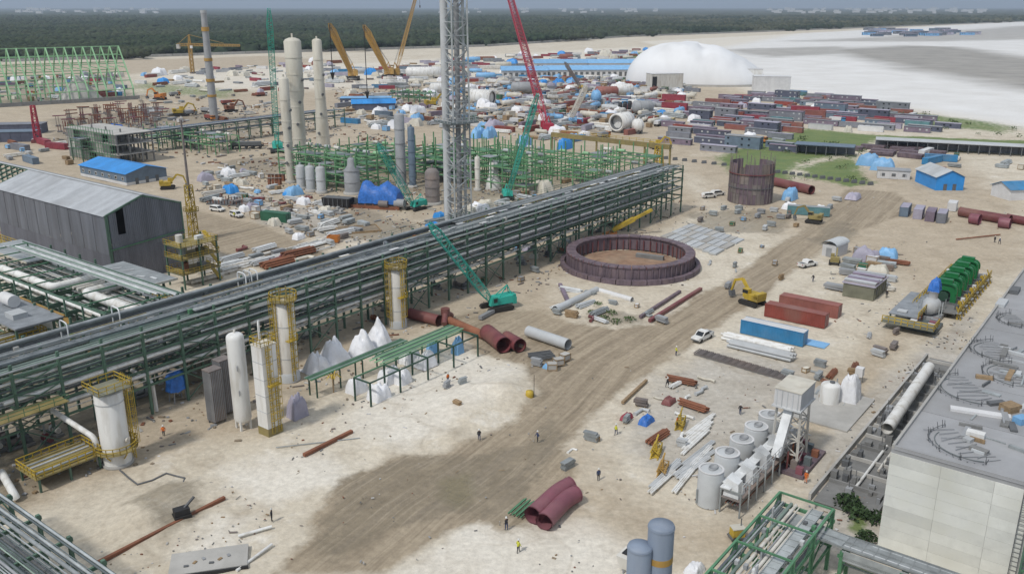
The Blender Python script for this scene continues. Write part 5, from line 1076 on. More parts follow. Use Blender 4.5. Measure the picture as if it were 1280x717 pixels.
# ================================================================ green machines and yellow skid
m0 = place(1176, 386)
t = thing('compressor_deck', 'yellow railed steel skid carrying the green machines by the hall', 'platform', m0, A)
ubox(t, 'deck', (11, 0, 1.3), (34, 7.6, 0.2), 'concrete_dark')
for y in (-4.3, 4.3):
    part(t, 'handrail', MB().rail([(-6, y, 1.4), (28, y, 1.4)], 1.2, 0.1, 1.3), 'yellow')
    for k in range(12): ubar(t, 'bracket', (-5 + 2.8 * k, y * 1.12, 0), (-5 + 2.8 * k, y * 0.86, 2.6 + 0.5 * (k % 2)), 0.22, 'yellow'); ubox(t, 'grating', (-5 + 2.8 * k, y, 1.45), (1.7, 0.9, 0.1), 'yellow_dull' if k % 2 else 'grid_grey')
for x in range(-5, 29, 3):
    for y in (-4.1, 4.1): ubar(t, 'column', (x, y, 0), (x, y, 1.3), 0.3, 'yellow'); 
for k in range(11): ubox(t, 'valve_box', (-3 + k * 2.8, -3.4, 1.9), (0.8, 0.7, 1.0), ('grey_dark', 'yellow', 'cont_white', 'yellow_dull')[k % 4])
for k in range(5):
    q = along(m0, 1.2 + k * 5.3, 0, 1.4)
    t = thing('compressor', ('green arched machine casing nearest the camera, open front', 'second green arched machine casing of the row', 'middle green arched machine casing of the row', 'fourth green arched machine casing of the row', 'farthest green arched machine casing at the back of the row')[k], 'machine', q, A, 'row of green machines')
    pr = []
    for i in range(13): a_ = math.pi * i / 12; pr.append((2.4 * math.copysign(abs(math.cos(a_)) ** 0.6, math.cos(a_)), 2.2 + 2.0 * math.sin(a_) ** 0.6))
    outer = [(2.4, 0)] + pr + [(-2.4, 0)]; inner = [(x * 0.55, z * 0.62) for x, z in outer]; b = MB()
    for x0, x1 in ((-0.75, 0.75),):
        n = len(outer); V = [(x0, y, z) for y, z in outer] + [(x1, y, z) for y, z in outer] + [(x0, y, z) for y, z in inner] + [(x1, y, z) for y, z in inner]
        b.add(V, [(i, i + 1, n + i + 1, n + i) for i in range(n - 1)] + [(2 * n + i, 3 * n + i, 3 * n + i + 1, 2 * n + i + 1) for i in range(n - 1)] + [(i, 2 * n + i, 2 * n + i + 1, i + 1) for i in range(n - 1)] + [(n + i, n + i + 1, 3 * n + i + 1, 3 * n + i) for i in range(n - 1)])
    part(t, 'casing', b, 'mach_green'); b = MB()
    for i in range(12): b.bar((-1.0, *pr[i]), (-1.0, *pr[i + 1]), 0.35, 0.3)
    part(t, 'front_rib', b, 'mach_green'); b = MB()
    for i in range(12): b.bar((1.0, *pr[i]), (1.0, *pr[i + 1]), 0.35, 0.3)
    part(t, 'rear_rib', b, 'mach_green'); ubox(t, 'intake_box', (0.2, 0, 4.5), (1.1, 2.6, 0.7), 'mach_green'); ucyl(t, 'drive', (1.0, 0, 1.6), (2.7, 0, 1.6), 0.7, 'grey_dark', 12); part(t, 'rotor', MB().tube((-0.9, 0, 1.3), (0.9, 0, 1.3), 1.0, 14), 'dark_green'); ubox(t, 'foot', (0, 0, 0.1), (3, 5.2, 0.2), 'grey_dark')
    if k == 2: part(t, 'cover_sheet', MB().box((0.6, 1.6, 3.9), (1.6, 1.2, 0.12)), 'cont_white')
t = thing('turbine_unit', 'pale grey turbine casing in front of the green machines', 'turbine', along(m0, -6.4, 0.6, 0), A)
part(t, 'casing', MB().lathe([(0.01, -3), (1.2, -2.9), (1.5, -1.6), (1.9, 0), (1.5, 1.4), (0.9, 2.4), (0.01, 2.5)], 20, c=(0, 0, 2.4), axis='x'), 'grey_light'); ubox(t, 'frame', (0, 0, 0.45), (7, 4.6, 0.9), 'grey')
for x in (-2.6, 0, 2.6):
    for y in (-2.0, 2.0): ubar(t, 'post', (x, y, 0.9), (x, y, 3.4), 0.2, 'galv')
part(t, 'riser', MB().lathe([(0.9, 3.6), (0.9, 5.4), (1.1, 5.5)], 16), 'cont_white')
draped('tarpaulin_cover', 'bright blue tarpaulin wrapped over the turbine top', 'tarpaulin', 1175, 396, 2.6, 2.2, 2.4, 'blue_tarp', seed=61, n=8).location = along(m0, -6.0, 0.6, 5.5)
t = thing('grating_deck', 'flat grey deck platform with yellow railings left of the green machines', 'platform', place(1131, 402), A)
ubox(t, 'deck', (6, 0, 2.0), (17, 5.4, 0.25), 'grid_grey'); part(t, 'handrail', MB().rail([(-3, -2.9, 2.1), (14, -2.9, 2.1)], 1.2, 0.13, 1.2), 'yellow'); ubox(t, 'lower_deck', (-5.2, -2.0, 1.6), (4.2, 9.6, 0.2), 'olive')
for x in (-2, 3, 8, 13):
    for y in (-2.4, 2.4): ubar(t, 'column', (x, y, 0), (x, y, 2.0), 0.3, 'green_steel')
part(t, 'handrail', MB().rail([(-7.3, 2.6, 1.7), (-7.3, -6.8, 1.7), (-3, -6.8, 1.7)], 1.2, 0.14, 1.1), 'yellow'); ubox(t, 'panel_stack', (-0.5, 0.6, 2.35), (1.4, 1.8, 0.3), 'grey_light')
t = thing('control_skid', 'dark skid with grey and rusty boxes in front of the turbine', 'skid', along(m0, -14, 0.4, 0), A); ubox(t, 'base', (0, 0, 0.35), (6, 6.4, 0.7), 'galv_dark')
for k in range(8): ubox(t, 'box', (-2 + 1.3 * (k % 4), -2 + 3.2 * (k // 4), 1.2), (1.0, 1.2, 1.0 + 0.3 * (k % 3)), ('cont_white', 'plum', 'grey', 'rust')[k % 4])
# ================================================================ blue-grey tanks in front
for u, v, z, r_, band, lb in ((827, 655, 12, 1.28, True, 'tall blue-grey cylinder tank with an ochre band at the bottom edge'), (800, 681, 10, 1.2, False, 'shorter blue-grey cylinder tank beside the banded one')):
    g_ = G(u, v, z); t = thing('cylinder_tank', lb, 'tank', (g_.x, g_.y, 0), 0); part(t, 'shell', MB().lathe([(r_, 0), (r_, z - 0.15), (r_ * 0.97, z), (0.01, z + 0.12)], 32), 'bluegrey')
    part(t, 'top_rim', MB().ring((0, 0), r_, r_ + 0.05, z - 0.35, z - 0.2, 32), 'bluegrey')
    if band: part(t, 'ochre_band', MB().ring((0, 0), r_, r_ + 0.02, z - 4.0, z - 3.3, 32), 'ochre')
g_ = place(786, 704); t = thing('grey_hopper', 'small pale hopper box left of the blue-grey tanks', 'hopper', along(place(783, 712), 0, 0), A); part(t, 'bin', MB().hull8([(-0.8, -0.5, 0.6), (0.8, -0.5, 0.6), (0.8, 0.5, 0.6), (-0.8, 0.5, 0.6)], [(-1.1, -0.8, 2.2), (1.1, -0.8, 2.2), (1.1, 0.8, 2.2), (-1.1, 0.8, 2.2)]), 'offwhite'); part(t, 'lid', MB().box((0.2, 0, 2.26), (1.2, 0.9, 0.1)), 'black')
for x in (-0.7, 0.7): ubar(t, 'leg', (x, 0, 0), (x, 0, 0.7), 0.15, 'grey')
draped('tarpaulin_cover', 'white sheeting over a low heap at the bottom edge', 'tarpaulin', 868, 714, 2.2, 1.8, 1.0, 'tarp_white', seed=71)
# ================================================================ towers and vessels behind the rack
def tower(label, u, v, vt, prof, m='cream', rings=6, name='process_tower', cat='tower', ports=True, seg=24):
    h = HT(u, v, vt); t = thing(name, label, cat, place(u, v), A); P = [(r, f * h) for r, f in prof]; last = P[-1][0]
    part(t, 'shell', MB().lathe(P + [(last * 0.8, h + last * 0.25), (last * 0.35, h + last * 0.42), (0.01, h + last * 0.45)], seg), m)
    for k in range(rings):
        z = h * (k + 1) / (rings + 1); r = np.interp(z, [p_[1] for p_ in P], [p_[0] for p_ in P]); part(t, 'ring_seam', MB().ring((0, 0), r * 0.98, r + 0.12, z, z + 0.35, seg), m)
    part(t, 'base', MB().lathe([(P[0][0] + 0.5, 0), (P[0][0] + 0.5, 0.8), (P[0][0], 0.85)], seg), 'concrete')
    if ports:
        for k in range(4):
            z = h * (0.2 + 0.17 * k); r = float(np.interp(z, [p_[1] for p_ in P], [p_[0] for p_ in P])); a_ = -1.9 + 0.5 * k - A; part(t, 'manhole', MB().tube((r * 0.9 * math.cos(a_), r * 0.9 * math.sin(a_), z), ((r + 0.5) * math.cos(a_), (r + 0.5) * math.sin(a_), z), 0.55, 10), 'grey_dark')
    ucyl(t, 'vent', (0, 0, h), (0, 0, h + last * 0.9), 0.35, m, 8); return t
tower('tallest white process tower, thick with stepped upper part', 377, 212, 52, [(2.5, 0), (2.5, 0.55), (3.0, 0.6), (3.2, 1.0)], rings=7)
tower('slim white process tower right of the thickest one', 405, 193, 51, [(3.1, 0), (2.2, 0.5), (1.95, 1.0)], rings=5)
tower('shorter white process tower left of the thickest one', 364, 228, 99, [(1.5, 0), (1.5, 0.5), (1.75, 0.55), (1.75, 1.0)], rings=4)
for k, (u, v, lb) in enumerate(((377, 236, 'small grey tank at the tower foot, left of three'), (389, 239, 'small grey tank at the tower foot, middle of three'), (402, 241, 'small grey tank at the tower foot, right of three'))): tower(lb, u, v, 208 + k, [(1.55, 0), (1.55, 1.0)], 'grey_light', 1, 'small_tank', 'tank', False, 20)
tower('grey bottle-shaped tank with a narrow neck behind the blue tarpaulin', 441, 242, 199, [(2.6, 0), (2.6, 0.68), (1.4, 0.82), (1.2, 1.0)], 'grey', 2, 'bottle_tank', 'tank', False)
tower('brown rusty vessel with domed top behind the main rack', 541, 255, 213, [(2.3, 0), (2.3, 0.95), (1.9, 1.0)], 'grey_brown', 3, 'rusty_vessel', 'vessel', False)
tower('grey column left of the lattice stack, thicker of the pair', 502, 232, 144, [(1.75, 0), (1.75, 1.0)], 'grey', 4, 'grey_column', 'column', False); tower('thin grey column left of the lattice stack', 516, 234, 160, [(1.2, 0), (1.2, 1.0)], 'cont_slate', 4, 'grey_column', 'column', False)
tower('thin white vessel right of the lattice stack', 597, 238, 197, [(0.9, 0), (0.9, 1.0)], 'offwhite', 2, 'white_vessel', 'vessel', False, 16); tower('white knob-shaped vessel right of the lattice stack', 617, 236, 204, [(2.6, 0), (2.8, 0.3), (1.6, 0.5), (1.5, 1.0)], 'white', 1, 'white_vessel', 'vessel', False, 20); tower('cream slender vessel among the green frames', 663, 232, 194, [(0.9, 0), (0.9, 1.0)], 'cream', 2, 'white_vessel', 'vessel', False, 16)
# flare stack: lattice derrick with riser
p = place(573, 280); t = thing('flare_derrick', 'tall grey lattice stack with riser pipes rising out of the picture', 'stack', p, A - 0.3)
part(t, 'derrick', MB().lattice((0, 0, 0), (0, 0, 84), 5.6, 4.6, 24, 0.42, 0.24), 'galv'); ucyl(t, 'riser', (-2.2, 2.0, 0), (-2.2, 2.0, 86), 1.05, 'grey_light', 16); ucyl(t, 'riser', (0.9, 0.6, 0), (0.9, 0.6, 84), 0.75, 'grey', 14); ucyl(t, 'riser', (1.4, -1.9, 0), (1.4, -1.9, 84), 0.4, 'galv', 10)
zp = HT(573, 280, 152); part(t, 'platform', MB().box((0, 0, zp), (9, 9, 0.4)), 'galv_dark'); part(t, 'handrail', MB().rail([(-4.5, -4.5, zp), (4.5, -4.5, zp), (4.5, 4.5, zp), (-4.5, 4.5, zp)], 1.4, 0.14, 1.6, True), 'galv_light')
ubox(t, 'footing', (0, 0, 0.4), (9, 9, 0.8), 'concrete_dark')
# wrapped machine and black skid
t = thing('wrapped_machine', 'big blue tarpaulin covered machine on a black steel skid behind the rack', 'machine', place(474, 258), -0.25)
ubox(t, 'skid', (-2, 0, 1.0), (20, 7, 1.2), 'black'); ubox(t, 'skid_beam', (-2, -3.7, 0.5), (20.4, 0.4, 1.0), 'rust'); 
for k in range(8): ubar(t, 'leg', (-11 + k * 2.6, -3.4, 0), (-11 + k * 2.6, -3.4, 1.4), 0.4, 'rust')
rg3 = np.random.default_rng(8); V = []; n = 14; b = MB(); nn = 12
for i in range(n):
    x = -5.5 + 12.5 * i / (n - 1); hh_ = (5.6 + 1.0 * math.sin(i * 0.9) + rg3.uniform(-0.3, 0.3)) * (1 if 0 < i < n - 1 else 0.75)
    for j in range(nn + 1): a_ = math.pi * j / nn; V.append((x + rg3.uniform(-0.15, 0.15), 3.5 * math.cos(a_) * (1 + rg3.uniform(-0.06, 0.06)), 1.5 + hh_ * math.sin(a_) ** 0.7 * (1 + rg3.uniform(-0.05, 0.05))))
b.add(V, [(i * (nn + 1) + j, i * (nn + 1) + j + 1, (i + 1) * (nn + 1) + j + 1, (i + 1) * (nn + 1) + j) for i in range(n - 1) for j in range(nn)], True); b.add(V[:nn + 1], [tuple(range(nn + 1))]); b.add(V[-nn - 1:], [tuple(range(nn + 1))]); part(t, 'tarpaulin', b, 'blue_tarp')
ucyl(t, 'drum', (6.4, -2.6, 2.0), (9.6, -2.6, 2.0), 1.3, 'grey', 16); ucyl(t, 'drum', (1.5, -3.6, 1.8), (4.5, -3.6, 1.8), 1.0, 'grey_brown', 14)
t = thing('black_skid', 'long black steel skid tank left of the blue tarpaulin machine', 'skid', place(423, 258), -0.3); part(t, 'tank', MB().hull8([(-4.6, -1.6, 0.3), (4.6, -1.6, 0.3), (4.6, 1.6, 0.3), (-4.6, 1.6, 0.3)], [(-4.8, -1.9, 2.9), (4.8, -1.9, 2.9), (4.8, 1.9, 2.9), (-4.8, 1.9, 2.9)]), 'black')
for k in range(6): ubox(t, 'rib', (-4 + k * 1.6, -1.86, 1.6), (0.2, 0.2, 2.4), 'grey_dark')
ubox(t, 'lid', (0, 0, 2.95), (9.2, 3.4, 0.12), 'grey_dark')
t = thing('site_bin', 'orange steel bin on the pale ground behind the rack', 'bin', place(417, 302), -0.1); b = MB().box((0, 0, 0.15), (3.0, 2.0, 0.2))
for c_, d_ in (((0, -1, 0.9), (3, 0.1, 1.6)), ((0, 1, 0.9), (3, 0.1, 1.6)), ((-1.5, 0, 0.9), (0.1, 2, 1.6)), ((1.5, 0, 0.9), (0.1, 2, 1.6))): b.box(c_, d_)
part(t, 'bin_shell', b, 'orange')
for k in range(4): ubox(t, 'rib', (-1.1 + 0.75 * k, -1.08, 0.9), (0.12, 0.1, 1.6), 'orange')
t = thing('soil_pit', 'framed rectangular bed of brown soil behind the rack', 'soil bed', place(448, 288), 0.35); ubox(t, 'soil', (0, 0, 0.2), (11, 7, 0.4), 'soil')
for c_, d_ in (((0, -3.6, 0.3), (11.6, 0.3, 0.6)), ((0, 3.6, 0.3), (11.6, 0.3, 0.6)), ((-5.7, 0, 0.3), (0.3, 7, 0.6)), ((5.7, 0, 0.3), (0.3, 7, 0.6))): ubox(t, 'board', c_, d_, 'wood')
# ================================================================ cranes
crane('teal crawler crane leaning left beside the blue tarpaulin machine', 520, 262, G(473, 180, 22), boomw=1.6, sc=0.9)
crane('teal crawler crane right of the lattice stack with steep boom', 634, 249, G(672, 118, 40), boomw=1.2, sc=0.9, m='teal')
crane('teal crawler crane at the far left with a near vertical lattice boom', 347, 190, G(336, 12, 59), boomw=2.0, sc=1.3)
crane('crimson lattice boom crane rising out of the picture behind the frames', 684, 166, G(630, -30, 82), m='crane_red', cabm='crane_red', boomw=3.6, sc=1.7)
crane('yellow crane with short boom, leftmost of three yellow cranes', 441, 100, G(412, 31, 52), m='ochre', cabm='ochre', boomw=2.9, sc=2.6, hook=30)
crane('yellow crane with short boom, middle of three yellow cranes', 486, 98, G(455, 33, 51), m='ochre', cabm='ochre', boomw=2.8, sc=2.6, hook=20)
crane('yellow crane with long boom leaving the picture top', 495, 97, G(524, -20, 88), m='ochre', cabm='ochre', boomw=2.9, sc=2.6, hook=60)
crane('crane with pale lattice boom standing in the equipment yard', 713, 152, G(733, 108, 26), m='offwhite', cabm='cont_white', boomw=2.2, sc=1.1)
crane('small brown mobile crane with a dark thin boom in the yard', 726, 112, G(706, 78, 28), m='grey_brown', cabm='yellow', boomw=1.6, sc=1.0)
# tower crane
p = place(241, 92); t = thing('tower_crane', 'yellow tower crane with horizontal jib in front of the forest', 'tower crane', p, 0.0); h = HT(241, 92, 56)
part(t, 'mast', MB().lattice((0, 0, 0), (0, 0, h), 2.6, 2.6, 14, 0.5, 0.3), 'ochre'); part(t, 'jib', MB().lattice((0, 0, h), (44, 8, h - 1), 2.2, 1.6, 20, 0.4, 0.25), 'ochre'); part(t, 'counter_jib', MB().lattice((0, 0, h), (-11, -2, h), 2.2, 2.2, 5, 0.4, 0.25), 'ochre'); part(t, 'apex', MB().lattice((0, 0, h), (0, 0, h + 9), 2.2, 0.6, 5, 0.4, 0.25), 'ochre'); part(t, 'tie_bar', MB().bar((0, 0, h + 9), (30, 5.5, h + 1), 0.3).bar((0, 0, h + 9), (-10, -2, h + 1), 0.3), 'ochre')
ubox(t, 'ballast', (-10, -2, h - 1.5), (3, 3, 4), 'concrete'); ubox(t, 'cab', (2, -2, h - 2), (2, 2, 2.4), 'cont_white')
t = thing('red_mast', 'short red lattice crane mast at the left edge of the site', 'mast', place(48, 178), 0.2); part(t, 'mast', MB().lattice((0, 0, 0), (0, 0, HT(48, 178, 132)), 2.6, 1.6, 8, 0.35, 0.22), 'crane_red'); ubox(t, 'base', (0, 0, 0.7), (5, 4, 1.4), 'maroon')
# chimney
p = place(268, 150); h = HT(268, 150, 14); t = thing('chimney', 'tall grey chimney with ochre bands rising above the forest line', 'chimney', p, 0)
part(t, 'shaft', MB().lathe([(2.3, 0), (1.9, h * 0.6), (1.5, h)], 24), 'grey'); 
for f, w_ in ((0.82, 2.2), (0.55, 1.6), (0.36, 1.6), (0.22, 1.2)): r = 2.3 - 0.8 * f; part(t, 'ochre_band', MB().ring((0, 0), r - 0.2, r + 0.35, f * h, f * h + w_, 24), 'ochre')
part(t, 'cap', MB().ring((0, 0), 0.9, 1.7, h - 1, h + 0.4, 24), 'grey_light'); 
# ================================================================ green steel modules
def module(label, u, v, rz, nxm, nym, lv, bx=6.0, by=6.0, extra=0.0, m='green_mod', infill='pipe_green', seed=0, drop=0.1, colw=0.32):
    r_ = random.Random(seed); t = thing('steel_module', label, 'steel frame', place(u, v), rz)
    for i in range(nxm + 1):
        for j in range(nym + 1): ubar(t, 'column', (i * bx, j * by, 0), (i * bx, j * by, lv[-1] + r_.choice((0, extra, extra))), colw, m)
    for z in lv:
        for j in range(nym + 1):
            if r_.random() > drop: ubar(t, 'girder', (0, j * by, z), (nxm * bx, j * by, z), 0.26, m, 0.36)
        for i in range(nxm + 1):
            if r_.random() > drop: ubar(t, 'beam', (i * bx, 0, z), (i * bx, nym * by, z), 0.24, m, 0.34)
        for k in range(nxm):
            if r_.random() < 0.5: ubar(t, 'brace', (k * bx, 0, z), ((k + 1) * bx, 0, max(0, z - 4)), 0.18, m)
            if r_.random() < 0.55: ubox(t, 'floor_grating', ((k + 0.5) * bx, (r_.randrange(nym) + 0.5) * by, z + 0.2), (bx * 0.92, by * 0.9, 0.12), r_.choice(('green_light', 'galv_dark', infill, 'grid_grey')))
            if r_.random() < 0.5: ucyl(t, 'vessel', ((k + 0.3) * bx, by * 0.5, z + 0.9), ((k + 0.8) * bx, by * 0.5, z + 0.9), 0.6, r_.choice(('offwhite', 'galv', 'grey_light', 'green_pale')), 10)
    return t
module('dense green steel frame left of the grey columns behind the rack', 486, 234, A + math.pi / 2, 8, 3, (3, 5.6, 8.2, 11), 5, 5, extra=2.0, seed=1)
module('green steel frame directly behind the lattice stack', 592, 222, A + math.pi / 2, 11, 3, (3, 5.6, 8.2), 5, 5, extra=3, seed=2)
module('tall green steel frame with bare column tops right of the lattice stack', 690, 236, A + math.pi / 2, 10, 3, (3, 5.6, 8.4, 11), 5, 5, extra=5, seed=3)
module('green steel frame between the rack end and the yellow girder', 774, 228, A + math.pi / 2, 11, 3, (3, 5.8, 8.6), 5, 5, extra=5, seed=4)
module('light green low frame stack in front of the blue roofed yard hut', 545, 128, A + math.pi / 2, 6, 2, (3, 6), 5, 5, 2, 'green_light', seed=6)
module('last green steel bay beside the far end of the main rack', 826, 222, A + math.pi / 2, 4, 2, (4, 8), extra=4, seed=7)
module('green frames standing behind the far pipe rack at left', 300, 190, A + math.pi / 2, 9, 2, (4, 7), extra=2, seed=8, drop=0.3)
for k, (u, v, lb) in enumerate(((612, 172, 'light blue wrapped unit on the green frames, leftmost'), (655, 183, 'light blue wrapped unit on the green frames, in the middle'), (706, 186, 'light blue wrapped unit on the green frames, rightmost'), (598, 172, 'small light blue wrapped unit behind the lattice stack'))): draped('wrapped_unit', lb, 'tarpaulin', u, v, 8, 4, 4.5, 'blue_light' if k != 2 else 'blue_roof', seed=80 + k, n=8)
# long yellow girder
a, c = G(690, 168, 8), G(838, 184, 8); t = thing('yellow_girder', 'long dull yellow girder on posts above the green frames', 'girder', (a.x, a.y, 0), math.atan2(c.y - a.y, c.x - a.x)); l = math.hypot(c.x - a.x, c.y - a.y)
ubox(t, 'girder_beam', (l / 2, 0, 8), (l, 1.6, 1.8), 'yellow_dull'); part(t, 'handrail', MB().rail([(0, 0.7, 8.9), (l, 0.7, 8.9)], 1.2, 0.14, 3), 'yellow')
for k in range(6): ubar(t, 'post', (l * k / 5, 0, 0), (l * k / 5, 0, 7.2), 0.6, 'yellow_dull')
part(t, 'end_frame', MB().lattice((l - 5, 0, 0), (l - 5, 0, 8), 3, 2, 4, 0.4, 0.25), 'yellow')
# yellow boom laid behind the ring
p0, p1 = G(765, 290, 1.5), G(815, 262, 7); t = thing('telescopic_boom', 'yellow boom of a mobile crane reaching along the rack foot', 'crane boom', (p0.x, p0.y, 0), 0); q0 = Vector((0, 0, 2.0)); q1 = p1 - Vector((p0.x, p0.y, 0)); part(t, 'boom', MB().bar(q0, q0.lerp(q1, 0.55), 1.1).bar(q0.lerp(q1, 0.5), q1, 0.7), 'yellow'); ubox(t, 'carrier', (-0.6, -0.2, 0.9), (4.2, 2.2, 1.2), 'orange', A); 
for x, y in ((-2, -1.0), (0.6, 1.8)): ubox(t, 'outrigger', (x, y, 0.3), (0.8, 0.8, 0.6), 'black')
# ================================================================ A-frame hall skeleton, far left
dv = R(38); base = place(168, 124); t = thing('hall_skeleton', 'pale green skeleton of a steep roofed hall at the far left', 'building', base, dv); ah = HT(140, 117, 56)
for k in range(19):
    x = -5.7 * k
    for y0 in (0, 46): ubar(t, 'column', (x, y0, 0), (x, y0, 8), 0.8, 'green_pale')
    ubar(t, 'rafter', (x, -1, 7), (x, 23, ah), 0.75, 'green_pale'); ubar(t, 'rafter', (x, 47, 7), (x, 23, ah), 0.75, 'green_pale'); ubar(t, 'tie_beam', (x, 12, ah * 0.6), (x, 34, ah * 0.6), 0.5, 'green_pale')
for f in (0, 0.2, 0.4, 0.6, 0.8, 1.0):
    for s_ in (-1, 1):
        if f == 1.0 and s_ == 1: continue
        ubar(t, 'purlin', (0, 23 + s_ * 24 * (1 - f), 7 + (ah - 7) * f), (-101, 23 + s_ * 24 * (1 - f), 7 + (ah - 7) * f), 0.55, 'green_pale')
ubox(t, 'plinth', (-50, -1.8, 1.2), (106, 1.0, 2.4), 'concrete_dark')
p = base + Vector((math.cos(dv) * -30 - math.sin(dv) * 18, math.sin(dv) * -30 + math.cos(dv) * 18, 0)); t = thing('white_heap', 'pale cone of stockpiled material inside the green hall skeleton', 'stockpile', p, 0); part(t, 'cone', MB().lathe([(15, 0), (12.5, 2.5), (6, 10), (1.5, 15.5), (0.01, 16.4)], 24), 'concrete')
# ================================================================ dome, halls, huts
p = place(869, 103); t = thing('air_dome', 'huge white air-supported dome hall at the edge of the sand plain', 'dome', p, R(-14)); n1, n2 = 120, 26; V = []
for j in range(n2 + 1):
    ph = (math.pi / 2) * j / n2
    for i in range(n1):
        th = 2 * math.pi * i / n1; c_, s_ = math.cos(th), math.sin(th); sx_ = math.copysign(abs(c_) ** 0.72, c_); sy_ = math.copysign(abs(s_) ** 0.8, s_); r = max(0.0, math.cos(ph)) ** 0.62
        x, y = 57 * sx_ * r, 42 * sy_ * r; z = 31 * math.sin(ph) ** 0.9 * (1.0 + 0.07 * math.exp(-((x + 14) / 22) ** 2) - 0.10 * math.exp(-((x - 6) / 5) ** 2) - 0.0030 * max(0, x - 8) ** 1.3) * (1 - 0.014 * abs(math.sin(x * math.pi / 9.5))) * (1 - 0.09 * math.exp(-((x - 33) / 6) ** 2) * max(0, -s_)) * (1 + 0.02 * math.sin(x * 0.13 + y * 0.11))
        V.append((x, y, z - 0.2))
part(t, 'membrane', MB().add(V, [(j * n1 + i, j * n1 + (i + 1) % n1, (j + 1) * n1 + (i + 1) % n1, (j + 1) * n1 + i) for j in range(n2) for i in range(n1)], True), 'dome_white')
part(t, 'skirt', MB().add([(57.4 * math.copysign(abs(math.cos(2 * math.pi * i / n1)) ** 0.72, math.cos(2 * math.pi * i / n1)), 42.4 * math.copysign(abs(math.sin(2 * math.pi * i / n1)) ** 0.8, math.sin(2 * math.pi * i / n1)), z) for z in (0, 1.6) for i in range(n1)], [(i, (i + 1) % n1, n1 + (i + 1) % n1, n1 + i) for i in range(n1)]), 'concrete')
def flatbox(label, u, v, L_, W_, h, rz, m, roof='cont_white', ribs=8, door=None, name='flat_hall', cat='building', group=None, wins=0, wm='white'):
    t = thing(name, label, cat, place(u, v), rz, group); ubox(t, 'wall', (0, 0, h / 2), (L_, W_, h), m); ubox(t, 'roof', (0, 0, h + 0.1), (L_ + 0.5, W_ + 0.5, 0.25), roof)
    for k in range(ribs): ubox(t, 'wall_rib', (-L_ / 2 + L_ * (k + 0.5) / ribs, -W_ / 2 - 0.06, h / 2), (0.25, 0.14, h - 0.3), m)
    for k in range(wins): ubox(t, 'window', (-L_ / 2 + L_ * (k + 0.5) / wins, -W_ / 2 - 0.05, h * 0.5), (min(1.4, L_ / wins * 0.45), 0.1, h * 0.35), wm)
    if door is not None: ubox(t, 'door', (door, -W_ / 2 - 0.08, h * 0.42), (3.6, 0.2, h * 0.84), 'black')
    return t
for k, (u, v, m, lb) in enumerate(((12, 176, 'cont_slate', 'slate roofed long shed at the left picture edge, front'), (22, 166, 'cont_grey', 'grey roofed long shed at the left picture edge, behind'))): flatbox(lb, u, v, 26, 9, 4.5, 0.15, 'cont_navy', m, 6, name='edge_shed', cat='shed')
flatbox('white ribbed entrance hall with a tall black door before the dome', 830, 112, 25, 12, 12, R(14), 'offwhite', ribs=14, door=-10.5)
flatbox('plain white annex block at the right end of the dome', 963, 114, 26, 16, 11, R(-10), 'cont_white', ribs=8); flatbox('low white block behind the annex of the dome', 940, 107, 14, 12, 13, R(-10), 'white', ribs=5)
for k, (u, v, L_, lb) in enumerate(((735, 95, 80, 'long light blue roofed shed nearest, left of the dome'), (705, 86, 60, 'light blue roofed shed behind the nearest blue shed'), (765, 86, 50, 'light blue roofed shed closest to the dome wall'), (655, 96, 40, 'small light blue roofed shed behind the equipment yard'))):
    t = thing('long_shed', lb, 'shed', place(u, v), R(4)); ubox(t, 'wall', (0, 0, 3), (L_, 22, 6), 'cont_white'); b = MB().hull8([(-L_ / 2 - 1, -12, 6.1), (L_ / 2 + 1, -12, 6.1), (L_ / 2 + 1, 12, 6.1), (-L_ / 2 - 1, 12, 6.1)], [(-L_ / 2 - 1, -1, 9.4), (L_ / 2 + 1, -1, 9.4), (L_ / 2 + 1, 1, 9.4), (-L_ / 2 - 1, 1, 9.4)]); part(t, 'roof', b, 'blue_light')
    for q in range(int(L_ / 5)): ubox(t, 'bay_opening', (-L_ / 2 + 2.5 + q * 5, -11.1, 2.4), (2.6, 0.2, 3.6), 'grey_dark')
gable('blue roofed yard hut with dark openings right of the white towers', 440, 130, 3, 9, 26, 4, 6.2, rz=R(8) - math.pi / 2 + R(84), wall='cont_navy', windows=0, doors=0).rotation_euler = (0, 0, R(-80))
t = flatbox('long blue flat roofed hut beside the yellow cranes', 458, 130, 32, 12, 4.2, R(6), 'cont_navy', 'blue_light', 10, wins=8)
